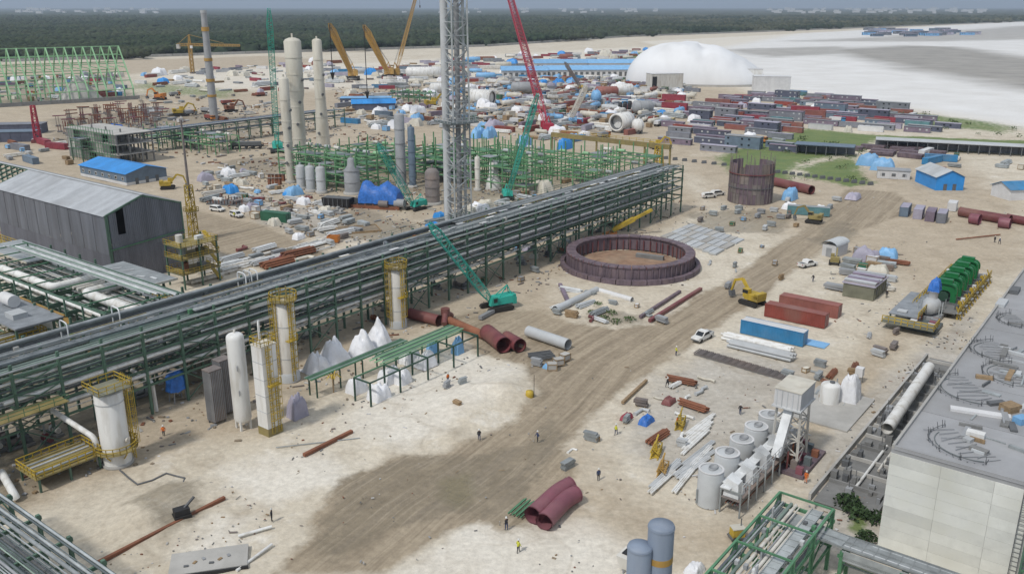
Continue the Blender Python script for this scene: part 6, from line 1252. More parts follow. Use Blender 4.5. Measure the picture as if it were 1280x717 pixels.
# right middle: huts and sheds
gable('blue hut with pale grey roof at the right roadside', 1169, 238, 0, 9.5, 16, 4.6, 6.8, rz=R(0), wall='blue_roof', roof='grey_light', windows=0, doors=2)
gable('blue roofed white hut at the right picture edge', 1242, 247, 0, 9, 24, 3.6, 5.4, rz=R(-80), wall='cont_white', roof='cont_blue', windows=6, doors=0).location = place(1238, 244)
for k, (u, v, lb) in enumerate(((1085, 206, 'bright blue wrapped stack, left of the pair beside the grass'), (1103, 212, 'bright blue wrapped stack, right of the pair beside the grass'))): draped('wrapped_stack', lb, 'tarpaulin', u, v, 9, 6, 4.2, 'blue_light', seed=90 + k, rz=NE2 + 0.2, n=8)
flatbox('low grey flat roofed hut near the blue wrapped stacks', 1116, 222, 11, 6, 3, NE2 + 0.3, 'cont_white', 'grey', 4, wins=3, wm='grey_dark')
for k, (u, v, L_, lb) in enumerate(((1030, 193, 24, 'slate blue roofed shed on the grass'), (1212, 191, 76, 'long dark open shed with pale roof along the right grass'))):
    t = thing('open_shed', lb, 'shed', place(u, v), R(-24 if k == 0 else -22)); ubox(t, 'roof', (0, 0, 4.2), (L_, 9, 0.3), 'cont_slate' if k == 0 else 'grey_light')
    for q in range(int(L_ / 4)):
        for y in (-4, 4): ubar(t, 'post', (-L_ / 2 + 1 + q * 4, y, 0), (-L_ / 2 + 1 + q * 4, y, 4.1), 0.3, 'grey_dark')
    ubox(t, 'back_wall', (0, 4.2, 2), (L_, 0.2, 4), 'cont_grey')
t = thing('tool_hut', 'small hut with rounded pale roof beside the dark wet patch', 'hut', place(1043, 318), A - 0.15); part(t, 'wall', MB().box((0, 0, 1.5), (6.5, 3.6, 3.0)), 'cont_white'); b = MB(); V = []
for i in range(9): a_ = math.pi * i / 8; V += [(-3.5, 2.05 * math.cos(a_), 3.0 + 1.1 * math.sin(a_)), (3.5, 2.05 * math.cos(a_), 3.0 + 1.1 * math.sin(a_))]
b.add(V, [(2 * i, 2 * i + 1, 2 * i + 3, 2 * i + 2) for i in range(8)]); part(t, 'roof', b, 'grey_light'); ubox(t, 'door', (-3.3, 0, 1.2), (0.1, 1.4, 2.2), 'grey')
# ================================================================ named yard vessels
def hvessel(label, u, v, L_, r, rz, m='white', openend=0, rings=3, group=None, name='yard_vessel', cat='vessel', light=False):
    t = thing(name, label, cat, place(u, v), rz, group); z = r + 0.8
    prof = [(0.01, -L_ / 2 - r * 0.4), (r * 0.6, -L_ / 2 - r * 0.3), (r, -L_ / 2), (r, L_ / 2)] + ([(r * 0.8, L_ / 2), (r * 0.8, L_ / 2 - r), (0.01, L_ / 2 - r)] if openend else [(r * 0.6, L_ / 2 + r * 0.3), (0.01, L_ / 2 + r * 0.4)])
    part(t, 'shell', MB().lathe(prof, 20 if not light else 14, c=(0, 0, z), axis='x'), m)
    for x in (-L_ * 0.3, L_ * 0.3): ubox(t, 'saddle', (x, 0, 0.5 + r * 0.15), (0.8, r * 1.6, 1.0 + r * 0.3), 'grey_dark')
    if not light:
        for k in range(rings): x = -L_ / 2 + L_ * (k + 0.5) / rings; part(t, 'ring_seam', MB().lathe([(r, x), (r + 0.15, x), (r + 0.15, x + 0.4), (r, x + 0.4)], 20, c=(0, 0, z), axis='x'), m)
        ucyl(t, 'nozzle', (L_ * 0.15, 0, z + r * 0.9), (L_ * 0.15, 0, z + r + 0.8), 0.4, m, 8)
        if openend: part(t, 'end_cover', MB().lathe([(r * 0.5, 0), (r * 0.4, r * 0.3), (0.01, r * 0.45)], 16, c=(L_ / 2 - r * 0.95, 0, z), axis='x'), 'cont_white'); part(t, 'inner_ring', MB().lathe([(r * 0.79, L_ / 2 - r * 0.9), (r * 0.79, L_ / 2 + 0.02), (r * 0.72, L_ / 2 + 0.02), (r * 0.72, L_ / 2 - r * 0.9)], 20, c=(0, 0, z), axis='x'), 'grey_dark')
    return t
hvessel('big ribbed white drum lying on its side with an open dark end', 603, 132, 15, 4.6, -0.5, openend=1, rings=5); hvessel('largest white drum lying with its round open end facing left', 777, 165, 11, 4.4, math.pi + 0.9, openend=1, rings=2); hvessel('white rounded vessel head right of the largest white drum', 797, 167, 3, 3.2, 0.4, rings=1)
hvessel('long white tank behind the ribbed drum', 530, 98, 28, 4.5, 0.1, rings=4); hvessel('white tank lying left of the dome entrance', 777, 120, 14, 3.8, 0.1, rings=3); hvessel('brick red tank beside the white tank left of the dome', 758, 122, 14, 3.4, 0.1, 'cont_brick', rings=2); hvessel('pale blue round tank in the equipment yard', 745, 130, 3, 4.0, 0.3, 'blue_light', rings=1); hvessel('dark grey drum tank beside the crimson containers', 803, 143, 10, 3.6, 0.2, 'grey', rings=2); hvessel('grey steel drum behind the crimson crane', 655, 118, 16, 4.0, 0.0, 'grey', rings=2)
hvessel('white conical vessel lying beside the yellow excavator yard', 548, 118, 10, 3.6, 0.3, rings=1)
for k, (u, v) in enumerate(((775, 140), (781, 139), (787, 138))): t = thing('black_drum', 'upright black drum, one of three beside the white drums', 'drum', place(u, v), 0, 'three black drums'); part(t, 'shell', MB().lathe([(1.2, 0), (1.2, 5), (0.9, 5.6), (0.01, 5.8)], 14), 'black'); part(t, 'rim', MB().ring((0, 0), 1.2, 1.35, 4.4, 4.7, 14), 'grey_dark')
# maroon ducts, right middle
duct(968, 232, 1014, 243, 1.5, 'long maroon duct lying beside the brown tank', 'maroon'); duct(1199, 270, 1262, 281, 1.4, 'long maroon duct on blocks at the right roadside', 'maroon'); duct(1258, 277, 1290, 283, 1.2, 'maroon duct leaving the right picture edge', 'maroon'); duct(1212, 279, 1224, 281, 1.5, 'short fat maroon duct piece in front of the long roadside duct', 'plum'); duct(1248, 284, 1262, 286, 1.5, 'short maroon duct stub nearest the roadside', 'plum')
draped('wrapped_crate', 'bright blue wrapped crate behind the slate container', 'crate', 987, 249, 5.5, 4, 3.4, 'blue_light', seed=95, n=7); draped('wrapped_crate', 'pale blue crumpled sheet bundle right of the maroon duct', 'bundle', 1066, 248, 6, 4, 1.8, 'cont_lilac', seed=96, n=8)
# ================================================================ yards full of small things
def inside(x, y, poly):
    c = False; n = len(poly)
    for i in range(n):
        x0, y0 = poly[i]; x1, y1 = poly[(i + 1) % n]
        if (y0 > y) != (y1 > y) and x < (x1 - x0) * (y - y0) / (y1 - y0) + x0: c = not c
    return c
def rowspots(pts, rz, du, dv_, r_, keep=1.0, ju=0.15, jv=0.12):
    poly = wp(pts); ca, sa = math.cos(rz), math.sin(rz); loc = [(x * ca + y * sa, -x * sa + y * ca) for x, y in poly]
    u0, u1 = min(p[0] for p in loc), max(p[0] for p in loc); v0, v1 = min(p[1] for p in loc), max(p[1] for p in loc); out = []
    v = v0 + dv_ / 2
    while v < v1:
        u = u0 + r_.random() * du
        while u < u1:
            a, b = u + r_.uniform(-ju, ju) * du, v + r_.uniform(-jv, jv) * dv_; x, y = a * ca - b * sa, a * sa + b * ca
            if r_.random() < keep and inside(x, y, poly): out.append((x, y))
            u += du
        v += dv_
    return out
def cabin_mesh(L, wall, roof, h=2.9, two=False):
    k = ('cabin', L, wall, roof, two)
    if k in LM: return LM[k]
    b = MB(); W_ = 3.0; h = 2.6; fl = 2 if two else 1
    b.box((0, 0, h * fl / 2), (L, W_ if not two else W_ * 1.6, h * fl)); ww = W_ if not two else W_ * 1.6
    b.box((0, 0, h * fl + 0.1), (L + 0.4, ww + 0.4, 0.2), mi=1)
    for f in range(fl):
        n = int(L / 3)
        for i in range(n):
            for s_ in (-1, 1):
              if (i * 7 + len(wall) + int(L)) % 3: b.box((-L / 2 + L * (i + 0.5) / n, s_ * (ww / 2 + 0.02), h * f + 1.6), (0.9, 0.08, 0.8), mi=2)
        for e in (-1, 1): b.box((e * (L / 2 + 0.02), 0.3, h * f + 1.1), (0.08, 0.9, 2.0), mi=2)
    b.box((0, 0, 0.1), (L + 0.1, ww + 0.1, 0.2), mi=1)
    LM[k] = b.mesh('site_cabin', [wall, roof, 'grey_light' if len(roof) % 2 else 'glass']); return LM[k]
def bundle_mesh(L, r, n, m, rows=3):
    k = ('bun', L, r, n, m)
    if k in LM: return LM[k]
    b = MB(); c = 0; rr = random.Random(n)
    for j in range(rows):
        for i in range(n - j): o_ = rr.uniform(-0.4, 0.4); b.tube((-L / 2 + o_, (i - (n - j - 1) / 2) * 2.05 * r, r + j * 1.75 * r + 0.15), (L / 2 + o_, (i - (n - j - 1) / 2) * 2.05 * r, r + j * 1.75 * r + 0.15), r, 7)
    for x in (-L * 0.3, L * 0.3): b.box((x, 0, 0.08), (0.2, n * 2.2 * r, 0.16), mi=1)
    LM[k] = b.mesh('pipe_bundle', [m, 'wood']); return LM[k]
def stack_mesh(L, W_, n, m, seed=0):
    k = ('stk', L, W_, n, m, seed)
    if k in LM: return LM[k]
    b = MB(); rr = random.Random(seed); z = 0.12
    for x in (-L * 0.3, L * 0.3): b.box((x, 0, 0.06), (0.2, W_, 0.12), mi=1)
    for i in range(n):
        d_ = rr.uniform(0.12, 0.3); b.box((rr.uniform(-0.15, 0.15), rr.uniform(-0.1, 0.1), z + d_ / 2), (L * rr.uniform(0.9, 1.02), W_ * rr.uniform(0.9, 1.02), d_), rr.uniform(-0.03, 0.03)); z += d_ + 0.02
    LM[k] = b.mesh('plate_stack', [m, 'wood']); return LM[k]
def crate_mesh(sx, sy, sz, m, seed=0):
    k = ('crt', sx, sy, sz, m)
    if k in LM: return LM[k]
    b = MB().box((0, 0, sz / 2 + 0.1), (sx, sy, sz))
    for e in (-1, 1):
        for f in (-1, 1): b.box((e * sx / 2, f * sy / 2, sz / 2 + 0.1), (0.14, 0.14, sz + 0.1), mi=1)
    for e in (-1, 1):
        for z in (0.2, sz): b.box((0, e * (sy / 2 + 0.02), z), (sx, 0.08, 0.14), mi=1); b.box((e * (sx / 2 + 0.02), 0, z), (0.08, sy, 0.14), mi=1)
    LM[k] = b.mesh('crate', [m, 'wood']); return LM[k]
def spool_mesh(L, r, m, v=0):
    k = ('spl', L, r, m, v)
    if k in LM: return LM[k]
    pts = [(-L / 2, 0, r), (L * 0.2, 0, r), (L * 0.2, L * 0.35 * (1 if v else -1), r)] if v < 2 else [(-L / 2, 0, r), (0, 0, r), (L * 0.2, L * 0.2, r), (L * 0.55, L * 0.2, r)]
    P_ = pipepath(pts, r * 1.6); b = MB().path(P_, r, 10)
    for e, f in ((P_[0], P_[1]), (P_[-1], P_[-2])): d = (e - f).normalized(); b.tube(e - d * 0.12, e + d * 0.04, r * 1.3, 10)
    LM[k] = b.mesh('pipe_spool', m); return LM[k]
def truck_mesh(cab, bed):
    k = ('trk', cab, bed)
    if k in LM: return LM[k]
    b = MB().box((3.2, 0, 1.75), (1.8, 2.3, 2.0)).box((3.3, 0, 2.3), (1.7, 2.34, 0.6), mi=2).box((-1.0, 0, 1.0), (6.6, 2.3, 0.3), mi=2).box((-1.1, 0, 2.0), (6.2, 2.4, 1.6), mi=1)
    for x in (3.0, -1.8, -3.1):
        for s_ in (-1, 1): b.tube((x, s_ * 0.8, 0.5), (x, s_ * 1.15, 0.5), 0.5, 10, mi=2)
    LM[k] = b.mesh('truck', [cab, bed, 'rubber']); return LM[k]
def put(name, me, label, cat, x, y, rz, group=None, z=0.0): return tag(link(name, me, None, (x, y, z), (0, 0, rz)), label, cat, group)
CN = {'cont_red': 'dark red', 'cont_brick': 'brick red', 'cont_crimson': 'crimson', 'cont_grey': 'grey', 'cont_purple': 'purplish', 'cont_navy': 'navy', 'cont_slate': 'slate blue', 'cont_teal': 'dull teal', 'cont_lilac': 'pale lilac', 'cont_white': 'white', 'cont_blue': 'blue', 'cont_green': 'dark green', 'white': 'white', 'offwhite': 'off-white', 'grey': 'grey', 'grey_light': 'pale grey', 'galv': 'steel grey', 'galv_light': 'bright steel', 'maroon': 'maroon', 'rust': 'rusty', 'wood': 'timber', 'blue_light': 'light blue', 'blue_roof': 'bright blue', 'yellow': 'yellow', 'tarp_white': 'white', 'cream': 'cream', 'plum': 'plum', 'green_light': 'green', 'grey_brown': 'brown-grey', 'concrete': 'concrete', 'concrete_dark': 'dark concrete', 'yellow_dull': 'dull yellow', 'black': 'black', 'grey_dark': 'dark grey', 'rust_purple': 'purple-brown', 'orange': 'orange', 'soil': 'earth brown', 'ochre': 'ochre', 'green_pale': 'pale green', 'pipe_green': 'grey-green'}
r_ = random.Random(77)
DM = [draped('w%d' % k, 'x', 'x', 700, 150, 7, 5, 3.4, m, seed=100 + k, n=7) for k, m in enumerate(('tarp_white', 'blue_light', 'cont_lilac', 'cream', 'blue_roof'))]
DRM = [o_.data for o_ in DM]
for o_ in DM: bpy.data.objects.remove(o_)
DNM = ('white', 'light blue', 'lilac', 'cream', 'bright blue')
def anything(x, y, place_, group, sc, r_, kinds, rz=None):
    k = r_.choice(kinds); rz = (r_.choice((NE2, A)) + r_.uniform(-0.25, 0.25)) if rz is None else rz
    if k == 'cont': m = r_.choice(('cont_red', 'cont_brick', 'cont_crimson', 'cont_grey', 'cont_slate', 'cont_white', 'cont_lilac', 'cont_blue', 'cont_purple')); put('shipping_container', cmesh(12.2, m, None, False), CN[m] + ' container standing ' + place_, 'container', x, y, rz, group)
    elif k == 'vessel': m = r_.choice(('white', 'offwhite', 'grey_light', 'cream', 'grey', 'blue_light', 'cont_brick')); kk = ('hv', m, sc); L_ = 8 * sc; r0 = 1.25 * sc; kk = ('hv', m, sc)
    elif k == 'wrap': q = r_.choice((0, 0, 0, 1, 2, 3, 3, 4)); o_ = put('wrapped_unit', DRM[q], DNM[q] + ' wrapped unit lying ' + place_, 'wrapped unit', x, y, rz, group); s_ = sc * r_.uniform(0.6, 1.25); o_.scale = (s_, s_, s_)
    elif k == 'bundle': m = r_.choice(('grey_light', 'white', 'galv', 'rust', 'galv_light', 'offwhite')); put('pipe_bundle', bundle_mesh(11 * sc, 0.35 * sc, 5, m), 'stack of ' + CN[m] + ' pipes ' + place_, 'pipe stack', x, y, rz, group)
    elif k == 'stack': m = r_.choice(('grey', 'galv', 'grey_light', 'wood', 'grey_brown', 'galv')); put('plate_stack', stack_mesh(6 * sc, 2.4 * sc, 5, m, r_.randrange(3)), 'flat ' + CN[m] + ' plate stack ' + place_, 'plate stack', x, y, rz, group)
    elif k == 'crate': m = r_.choice(('wood', 'cont_white', 'cream', 'grey', 'blue_light', 'cont_green')); put('crate', crate_mesh(3.4 * sc, 2.4 * sc, 2.4 * sc, m), CN[m] + ' crate ' + place_, 'crate', x, y, rz, group)
    elif k == 'spool': m = r_.choice(('white', 'grey_light', 'galv', 'maroon', 'cream')); put('pipe_spool', spool_mesh(8 * sc, 0.6 * sc, m, r_.randrange(3)), CN[m] + ' bent pipe piece ' + place_, 'pipe piece', x, y, rz, group)
    elif k == 'truck': m = r_.choice(('cont_white', 'orange', 'yellow', 'cont_blue')); m2 = r_.choice(('grey', 'cont_red', 'cont_white')); put('truck', truck_mesh(m, m2), CN[m] + ' truck with ' + CN[m2] + ' body ' + place_, 'truck', x, y, rz, group)
    if k == 'vessel':
        kk = ('hv', m, sc)
        if kk not in LM:
            b = MB().lathe([(0.01, -L_ / 2 - r0 * 0.4), (r0 * 0.6, -L_ / 2 - r0 * 0.3), (r0, -L_ / 2), (r0, L_ / 2), (r0 * 0.6, L_ / 2 + r0 * 0.3), (0.01, L_ / 2 + r0 * 0.4)], 14, c=(0, 0, r0 + 0.6), axis='x')
            for q in (-0.3, 0.3): b.box((q * L_, 0, 0.5), (0.7, r0 * 1.5, 1.0), mi=1)
            b.tube((0, 0, r0 * 2), (0, 0, r0 * 2 + 1.4), 0.35, 8); LM[kk] = b.mesh('yard_vessel', [m, 'grey_dark'])
        put('yard_vessel', LM[kk], CN[m] + ' lying tank ' + place_, 'tank', x, y, rz, group)
# cabins and containers right of the dome
zone = [(808, 176), (848, 148), (905, 122), (985, 114), (1100, 132), (1205, 158), (1130, 168), (1000, 163), (985, 190), (900, 192), (850, 184)]
for x, y in rowspots(zone, NE2, 17, 9, r_, 0.8):
    L_ = r_.choice((12.2, 12.2, 16, 18.5)); q = r_.random(); u, v = PX((x, y, 0)); side = 'cabin yard below the dome' if u < 985 else 'cabin yard right of the dome'
    if q < 0.42: m = r_.choice(('cont_navy', 'cont_purple', 'cont_slate', 'cont_grey', 'cont_navy', 'cont_purple')); rf = r_.choice(('cont_lilac', 'cont_grey', 'grey', 'cont_purple')); two = r_.random() < 0.12; put('site_cabin', cabin_mesh(L_, m, rf, two=two), CN[m] + (' tall' if two else '') + ' cabin with ' + CN[rf] + ' roof, ' + side, 'cabin', x, y, NE2 + r_.uniform(-0.06, 0.06), 'cabins near the dome')
    elif q < 0.9: m = r_.choice(('cont_red', 'cont_brick', 'cont_crimson', 'cont_red', 'cont_brick', 'cont_purple', 'cont_teal', 'cont_grey', 'cont_lilac', 'cont_white', 'cont_blue')); put('shipping_container', cmesh(12.2, m, r_.choice((None, 'cont_lilac', 'grey', 'cont_purple')), False, h=2.6), CN[m] + ' container in the ' + side, 'container', x, y, NE2 + r_.uniform(-0.08, 0.08), 'containers near the dome')
    else: anything(x, y, 'in the ' + side, 'odd items in the cabin yard', 1.0, r_, ['truck', 'stack', 'wrap'])
for u, v, m, lb in ((842, 127, 'cont_crimson', 'large crimson container block before the dome entrance'), (843, 138, 'cont_crimson', 'large crimson container block nearer the road, before the dome'), (1013, 148, 'cont_brick', 'bright brick red container at the near edge of the cabin yard'), (1006, 143, 'cont_crimson', 'bright crimson container just behind the brick red one'), (897, 133, 'cont_brick', 'salmon red container row right of the crimson blocks')):
    container(lb, u, v, NE2 + 0.1, m, L=16, near=False, h=4.6)
# equipment yard behind the frames
for x, y in rowspots([(590, 160), (585, 112), (640, 96), (800, 98), (870, 112), (850, 150), (760, 178), (690, 178)], A, 8, 7.5, r_, 0.75, 0.4, 0.4):
    u, v = PX((x, y, 0)); anything(x, y, 'in the crowded equipment yard before the dome' if u > 700 else 'in the equipment yard left of the crimson crane', 'equipment yard items', r_.choice((0.8, 1.0, 1.3)), r_, ['wrap', 'vessel', 'vessel', 'bundle', 'cont', 'cont', 'spool', 'crate', 'crate', 'stack', 'stack', 'bundle', 'truck'])
for x, y in rowspots([(415, 112), (420, 88), (560, 76), (800, 62), (860, 60), (800, 82), (640, 98), (560, 112)], 0.1, 16, 15, r_, 0.6, 0.4, 0.4):
    u, v = PX((x, y, 0)); anything(x, y, 'in the far laydown yard below the forest' if u > 600 else 'in the far laydown yard behind the yellow cranes', 'far yard items', r_.choice((1.0, 1.4, 1.9)), r_, ['cont', 'cont', 'cont', 'vessel', 'bundle', 'wrap', 'stack', 'stack', 'cont'], rz=r_.uniform(-0.3, 0.3))
for x, y in rowspots([(165, 112), (180, 92), (420, 76), (430, 108), (330, 120)], 0.3, 17, 16, r_, 0.62, 0.45, 0.45): anything(x, y, 'on the pale far yard at left', 'far left yard items', r_.choice((0.9, 1.2, 1.6)), r_, ['stack', 'bundle', 'wrap', 'cont', 'spool', 'stack'])
for x, y in rowspots([(415, 150), (430, 118), (585, 112), (590, 160), (480, 165)], 0.3, 10, 9, r_, 0.6, 0.45, 0.45): anything(x, y, 'between the white towers and the lattice stack', 'items behind the green frames', 1.0, r_, ['stack', 'bundle', 'wrap', 'cont', 'spool', 'crate'])
for x, y in rowspots([(-20, 128), (-10, 100), (150, 92), (162, 118), (80, 128)], 0.4, 13, 12, r_, 0.55, 0.45, 0.45): anything(x, y, 'on the ground under the pale green hall skeleton', 'items under the hall skeleton', r_.choice((0.8, 1.1)), r_, ['stack', 'crate', 'cont', 'bundle', 'wrap', 'stack', 'truck'])
for x, y in rowspots([(165, 150), (170, 120), (330, 118), (340, 140), (250, 160)], 0.5, 13, 12, r_, 0.5, 0.45, 0.45): anything(x, y, 'on the brown dirt around the chimney foot', 'items around the chimney', r_.choice((0.6, 0.9)), r_, ['stack', 'stack', 'bundle', 'truck', 'crate', 'spool'])
for x, y in rowspots([(0, 205), (0, 180), (60, 170), (110, 195), (80, 210)], A, 9, 8, r_, 0.6, 0.45, 0.45): anything(x, y, 'behind the shed roof at the left edge', 'items behind the shed', 0.7, r_, ['stack', 'bundle', 'crate', 'cont'])
# building materials left and behind the rack
for x, y in rowspots([(250, 215), (300, 205), (350, 235), (420, 262), (470, 290), (400, 310), (330, 280), (300, 262), (262, 250)], A, 5, 4.6, r_, 0.62, 0.45, 0.45): anything(x, y, 'on the dirt between the blue roof and the rack', 'materials left of the black skid', r_.choice((0.5, 0.7)), r_, ['stack', 'bundle', 'spool', 'crate', 'stack', 'wrap'])
for x, y in rowspots([(265, 335), (300, 305), (400, 320), (350, 345)], A, 6, 4.5, r_, 0.75, 0.4, 0.4): anything(x, y, 'behind the rack beside the access frame', 'pipes behind the rack', r_.choice((0.6, 0.8)), r_, ['bundle', 'bundle', 'spool', 'stack'], rz=A + r_.uniform(-0.1, 0.1))
for x, y in rowspots([(520, 290), (560, 262), (700, 225), (720, 232), (640, 275), (560, 300)], A, 5, 4.5, r_, 0.6, 0.45, 0.45): anything(x, y, 'at the back foot of the rack near the lattice stack', 'materials behind the rack', r_.choice((0.5, 0.7, 0.9)), r_, ['stack', 'bundle', 'spool', 'crate', 'wrap', 'stack'])
for x, y in rowspots([(1035, 365), (1048, 328), (1075, 312), (1130, 318), (1128, 350), (1090, 372)], A, 4.4, 3.6, r_, 0.9, 0.35, 0.3): anything(x, y, 'in the small laydown area left of the green machines', 'materials by the small hut', r_.choice((0.45, 0.6, 0.75)), r_, ['stack', 'stack', 'bundle', 'crate', 'wrap', 'stack'], rz=NE2 + r_.uniform(-0.15, 0.15))
for x, y in rowspots([(1130, 205), (1150, 192), (1280, 200), (1280, 222), (1200, 215)], NE2, 10, 8, r_, 0.6, 0.4, 0.4): anything(x, y, 'beside the long dark shed on the right', 'items by the long dark shed', 0.8, r_, ['stack', 'bundle', 'truck', 'cont', 'crate'])
for x, y in rowspots([(1045, 186), (1080, 180), (1190, 188), (1200, 194), (1140, 200), (1080, 194)], NE2, 12, 8, r_, 0.9, 0.3, 0.3): put('steel_stack', stack_mesh(10, 4, 7, 'rust_purple', r_.randrange(3)), 'dark purple-brown stack of steel on the grass edge', 'steel stack', x, y, NE2 + r_.uniform(-0.1, 0.1), 'steel stacks by the grass')
for x, y in rowspots([(640, 425), (700, 430), (690, 470), (650, 460)], A, 4.2, 4, r_, 0.5, 0.4, 0.4): anything(x, y, 'near the pale pipe beside the dirt road', 'bits near the pale road pipe', 0.32, r_, ['crate', 'stack', 'wrap'])
for x, y in rowspots([(690, 545), (750, 545), (790, 575), (700, 590)], A, 4, 3.6, r_, 0.6, 0.45, 0.45): anything(x, y, 'scattered on the sand right of the dirt road', 'bits on the sand', r_.choice((0.25, 0.35)), r_, ['crate', 'stack', 'stack', 'spool'])
for x, y in rowspots([(540, 490), (600, 470), (650, 480), (600, 520), (540, 530)], A, 6, 6, r_, 0.5, 0.45, 0.45): anything(x, y, 'scattered on the pale sand below the green frame', 'bits below the frame', 0.25, r_, ['crate', 'stack', 'stack'])
for x, y in rowspots([(590, 320), (690, 300), (720, 300), (700, 345), (600, 370)], A, 6, 6, r_, 0.4, 0.45, 0.45): anything(x, y, 'between the rack and the ring tank', 'bits by the ring', 0.4, r_, ['crate', 'stack', 'wrap', 'spool'])
for x, y in rowspots([(860, 262), (990, 258), (1000, 285), (890, 295)], A, 7, 6, r_, 0.6, 0.45, 0.45): anything(x, y, 'on the dark soil in front of the brown tank', 'bits before the brown tank', 0.4, r_, ['crate', 'stack', 'stack'])
for x, y in rowspots([(970, 252), (1010, 245), (1075, 250), (1060, 262), (1000, 272)], A, 7, 6, r_, 0.5, 0.45, 0.45): anything(x, y, 'around the slate container by the crossroads', 'bits by the slate container', 0.5, r_, ['crate', 'stack', 'wrap', 'spool'])
for x, y in rowspots([(690, 395), (700, 362), (760, 372), (850, 385), (830, 408), (760, 412)], A, 4.5, 4, r_, 0.55, 0.45, 0.45): anything(x, y, 'on the rubble patch in front of the ring', 'bits before the ring', r_.choice((0.3, 0.45)), r_, ['stack', 'stack', 'bundle', 'spool', 'crate'])
for x, y in rowspots([(960, 500), (985, 455), (1060, 450), (1085, 480), (1050, 515), (1000, 520)], A, 3.4, 3.2, r_, 0.6, 0.45, 0.45): anything(x, y, 'around the slab behind the white tower', 'bits around the tower slab', r_.choice((0.22, 0.34)), r_, ['stack', 'stack', 'crate', 'bundle', 'spool'])
for x, y in rowspots([(1070, 440), (1100, 405), (1140, 400), (1130, 430), (1095, 465)], A, 4, 3.6, r_, 0.5, 0.45, 0.45): anything(x, y, 'on the dirt left of the turbine skid', 'bits by the turbine skid', r_.choice((0.25, 0.4)), r_, ['stack', 'crate', 'stack', 'bundle'])
for x, y in rowspots([(880, 330), (930, 300), (1000, 320), (1020, 360), (960, 365), (900, 372)], A, 6, 5, r_, 0.3, 0.45, 0.45): anything(x, y, 'on the dirt between ring and containers', 'bits between ring and containers', r_.choice((0.25, 0.4)), r_, ['stack', 'crate', 'stack', 'spool'])
# silo yard
for x, y in rowspots([(770, 520), (835, 480), (905, 470), (890, 520), (850, 575), (800, 560)], A, 3.8, 3.4, r_, 0.72, 0.4, 0.4): anything(x, y, 'on the sand left of the silos', 'materials left of the silos', r_.choice((0.25, 0.36, 0.42)), r_, ['spool', 'spool', 'bundle', 'spool', 'stack', 'bundle'])
for k in range(9):
    q = along(place(842, 618), r_.uniform(0, 12), 0.5 + k * 0.35, 0.2); put('loose_pipe', bundle_mesh(7 + k % 3, 0.13, 3, ('white', 'galv_light', 'grey_light')[k % 3], 1), 'thin ' + ('white', 'bright steel', 'pale grey')[k % 3] + ' pipes laid beside the silo row', 'pipes', q.x, q.y, A + r_.uniform(-0.12, 0.12), 'thin pipes beside the silos')
for k in range(5): q = along(place(868, 555), k * 1.4, k * 0.5, 0.2); put('loose_pipe', bundle_mesh(9, 0.16, 2, 'white', 1), 'long white pipes laid side by side left of the far silos', 'pipes', q.x, q.y, A + r_.uniform(-0.06, 0.06), 'long white pipes left of the silos')
for u, v, lb, m in ((820, 568, 'yellow steel support frame on the sand left of the silos', 'yellow'), (828, 592, 'orange-yellow scaffold piece lying on the sand', 'ochre'), (850, 533, 'small yellow stand behind the yellow support frame', 'yellow')):
    t = thing('support_stand', lb, 'stand', place(u, v), A + 0.3); b = MB().lattice((-1.6, 0, 0.6), (1.8, 0, 0.6), 1.0, 1.0, 3, 0.16, 0.1).bar((0, 0, 0.5), (0.2, 0, 2.6), 0.22).bar((-0.9, 0, 2.2), (1.1, 0, 2.6), 0.2); part(t, 'frame', b, m)
    ubox(t, 'foot', (0, 0, 0.06), (2.2, 1.2, 0.12), m)
draped('tarpaulin_cover', 'bright blue tarpaulin heap on the sand near the road', 'tarpaulin', 808, 528, 2.8, 1.6, 1.0, 'blue_tarp', seed=201); draped('tarpaulin_cover', 'crumpled crimson tarpaulin beside the blue one', 'tarpaulin', 783, 523, 2.2, 1.3, 0.8, 'cont_crimson', seed=202)
draped('tarpaulin_cover', 'dark purple heap of scrap on the sand left of the silos', 'scrap heap', 836, 503, 2.4, 1.6, 0.9, 'maroon', seed=203)
for u, v, L_, m, lb in ((945, 432, 13, 'white', 'stack of long white pipes in front of the blue container'), (950, 441, 12, 'grey_light', 'lower stack of pale pipes in front of the blue container')): put('pipe_bundle', bundle_mesh(L_, 0.28, 5, m, 2), lb, 'pipe stack', *place(u, v)[:2], NE2)
for k in range(14):
    q = place(872, 441).lerp(place(985, 474), (k + 0.5) / 14); t = thing('rebar_cage', 'grey rebar cage lying in the long row before the pale pipes', 'rebar', q, NE2, 'row of rebar cages'); b = MB()
    for j in range(5): b.bar((-0.75, -1.2 + j * 0.6, 0.3), (0.75, -1.2 + j * 0.6, 0.3), 0.12).bar((-0.75 + j * 0.36, -1.3, 0.45), (-0.75 + j * 0.36, 1.3, 0.45), 0.12)
    tag(part(t, 'bars', b, 'grey_brown'), kind='stuff'); ubox(t, 'spacer', (0, 0, 0.12), (1.5, 2.4, 0.2), 'concrete_dark')
tag(solo('ground_sheet', MB().box((0, 0, 0.04), (3.2, 6.0, 0.05)), 'blue_light', 'light blue sheet spread at the right end of the blue container', 'sheet', place(1014, 428), A), None)
